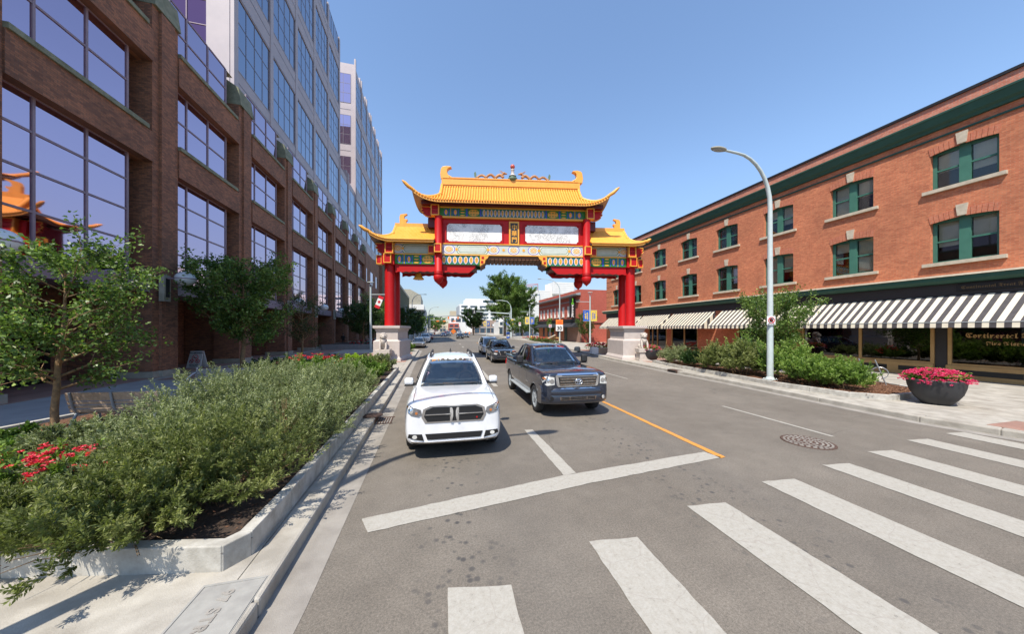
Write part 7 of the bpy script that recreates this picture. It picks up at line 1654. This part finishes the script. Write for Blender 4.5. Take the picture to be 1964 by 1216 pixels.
# bins, hydrant, fences
bn = empty('litter_bin', (20.2, 84, .1), 0, 'blue and white litter bin on the far right corner', 'bin'); MB().lathe([(.5, 0), (.52, .1), (.52, 1.5), (.45, 1.6), (.3, 1.7), (.0001, 1.72)], n=14).build('body', 'sign_blue', bn); MB().lathe([(.525, .5), (.525, 1.1)], n=14).build('label_band', 'white', bn)
fh = empty('fire_hydrant', (23.0, 72, .1), 0, 'small yellow fire hydrant among the right boulevard flowers', 'hydrant'); MB().lathe([(.2, 0), (.16, .1), (.15, .6), (.19, .65), (.14, .8), (.03, .9)], n=12).build('barrel', 'sign_yellow', fh); MB().cylx((0, .5), .07, -.25, .25).build('nozzle', 'sign_yellow', fh)
bx = empty('timber_barrier', (22.9, 60, .1), R(-10), 'low tan timber barrier in the flower bed beyond the gate', 'barrier')
MB().box(-2.2, 2.2, -.1, .1, .6, .85).box(-2.2, -1.9, -.1, .1, 0, .6).box(1.9, 2.2, -.1, .1, 0, .6).build('rail', 'tan_trim', bx); MB().tube([(-1.5, -.3, .0), (1.2, -.3, 1.3)], .12, 5).build('leaning_plank', 'stone_cream', bx)
cf = empty('construction_sign', (8.6, 132, 0), R(8), 'orange diamond construction sign in the distant lane', 'sign'); MB().add([(0, 0, .6), (1.15, 0, 1.75), (0, 0, 2.9), (-1.15, 0, 1.75), (0, .05, .6), (1.15, .05, 1.75), (0, .05, 2.9), (-1.15, .05, 1.75)], [(0, 1, 2, 3), (7, 6, 5, 4), (0, 4, 5, 1), (1, 5, 6, 2), (2, 6, 7, 3), (3, 7, 4, 0)]).build('diamond_plate', 'sign_orange', cf); MB().tube([(-.4, .1, 0), (0, .1, .9), (.4, .1, 0)], .04, 5).build('stand', 'charcoal', cf)
for i, (x, y, lb_) in enumerate(((-2.0, 118, 'orange traffic barrel by the far left kerb'), (1.2, 150, 'second orange traffic barrel beyond the dark blue sedan'), (16.5, 160, 'orange barrel at the right of the far queue'), (20.5, 178, 'red orange barrel before the far shopfronts'))):
    t = empty('traffic_barrel', (x, y, .05), 0, lb_, 'barrel', 'orange traffic barrels'); MB().lathe([(.45, 0), (.42, .3), (.40, 1.0), (.3, 1.3), (.0001, 1.32)], n=12).build('drum', 'sign_orange', t); MB().lathe([(.43, .55), (.42, .75)], n=12).build('white_band', 'white', t)
# utility cabinet by the trees, bike racks
def rack(loc, rz, lab):
    t = empty('bike_rack', loc, rz, lab, 'bike rack', 'steel ring bike racks')
    MB().tube([(-.0, 0, 0), (-.30, 0, 1.0)], .022, 8).build('post', 'steel', t); MB().tube([(-.17 + .23 * math.cos(i * pi / 16), .035, .47 + .23 * math.sin(i * pi / 16)) for i in range(33)], .016, 8, cap=False).build('ring', 'steel', t)
    MB().lathe([(.06, 0), (.06, .01), (.0001, .011)], n=12).build('foot', 'steel', t)
rack((17.75, 9.2, .27), R(-58), 'left steel post and ring bike rack at the mulch'); rack((17.62, 8.62, .27), R(-58), 'right steel post and ring bike rack nearest the flower bowl')
# pedestrian, walking away along the shaded arcade
pd = empty('person', (-12.2, 49.5, .15), R(10), 'person in black shirt and trousers walking along the shaded brick arcade', 'person')
V = [(0, 0, .96), (0, -.01, 1.2), (0, 0, 1.42), (0, .0, 1.52), (-.19, 0, 1.41), (-.25, .06, 1.15), (-.24, -.08, .92), (.19, 0, 1.41), (.27, -.05, 1.15), (.34, -.2, 1.0), (-.1, 0, .9), (-.11, .1, .5), (-.11, .22, .1), (-.11, .12, .05), (.1, 0, .9), (.11, -.08, .5), (.11, -.1, .08), (.11, -.22, .04)]
E_ = [(0, 1), (1, 2), (2, 3), (2, 4), (4, 5), (5, 6), (2, 7), (7, 8), (8, 9), (0, 10), (10, 11), (11, 12), (12, 13), (0, 14), (14, 15), (15, 16), (16, 17)]
skin('body', V, E_, [(.16, .11), (.15, .1), (.17, .10), .055, .065, .05, .035, .065, .05, .035, .09, .065, .045, .04, .09, .065, .045, .04], 'cloth_black', pd)
h = MB(); h.ball((0, .01, 1.66), .085, 10, rz=.115, ry=.10); h.tube([(0, 0, 1.48), (0, 0, 1.58)], .05, 8); h.ball((-.245, -.11, .86), .045, 6, rz=.07); h.tube([(.28, -.08, 1.12), (.345, -.22, .98)], [.045, .035], 6); h.ball((.36, -.25, .95), .045, 6); h.build('head_and_arms', 'skin', pd); MB().ball((0, .0, 1.69), .096, 10, rz=.10, ry=.105).build('hair', 'hair', pd)
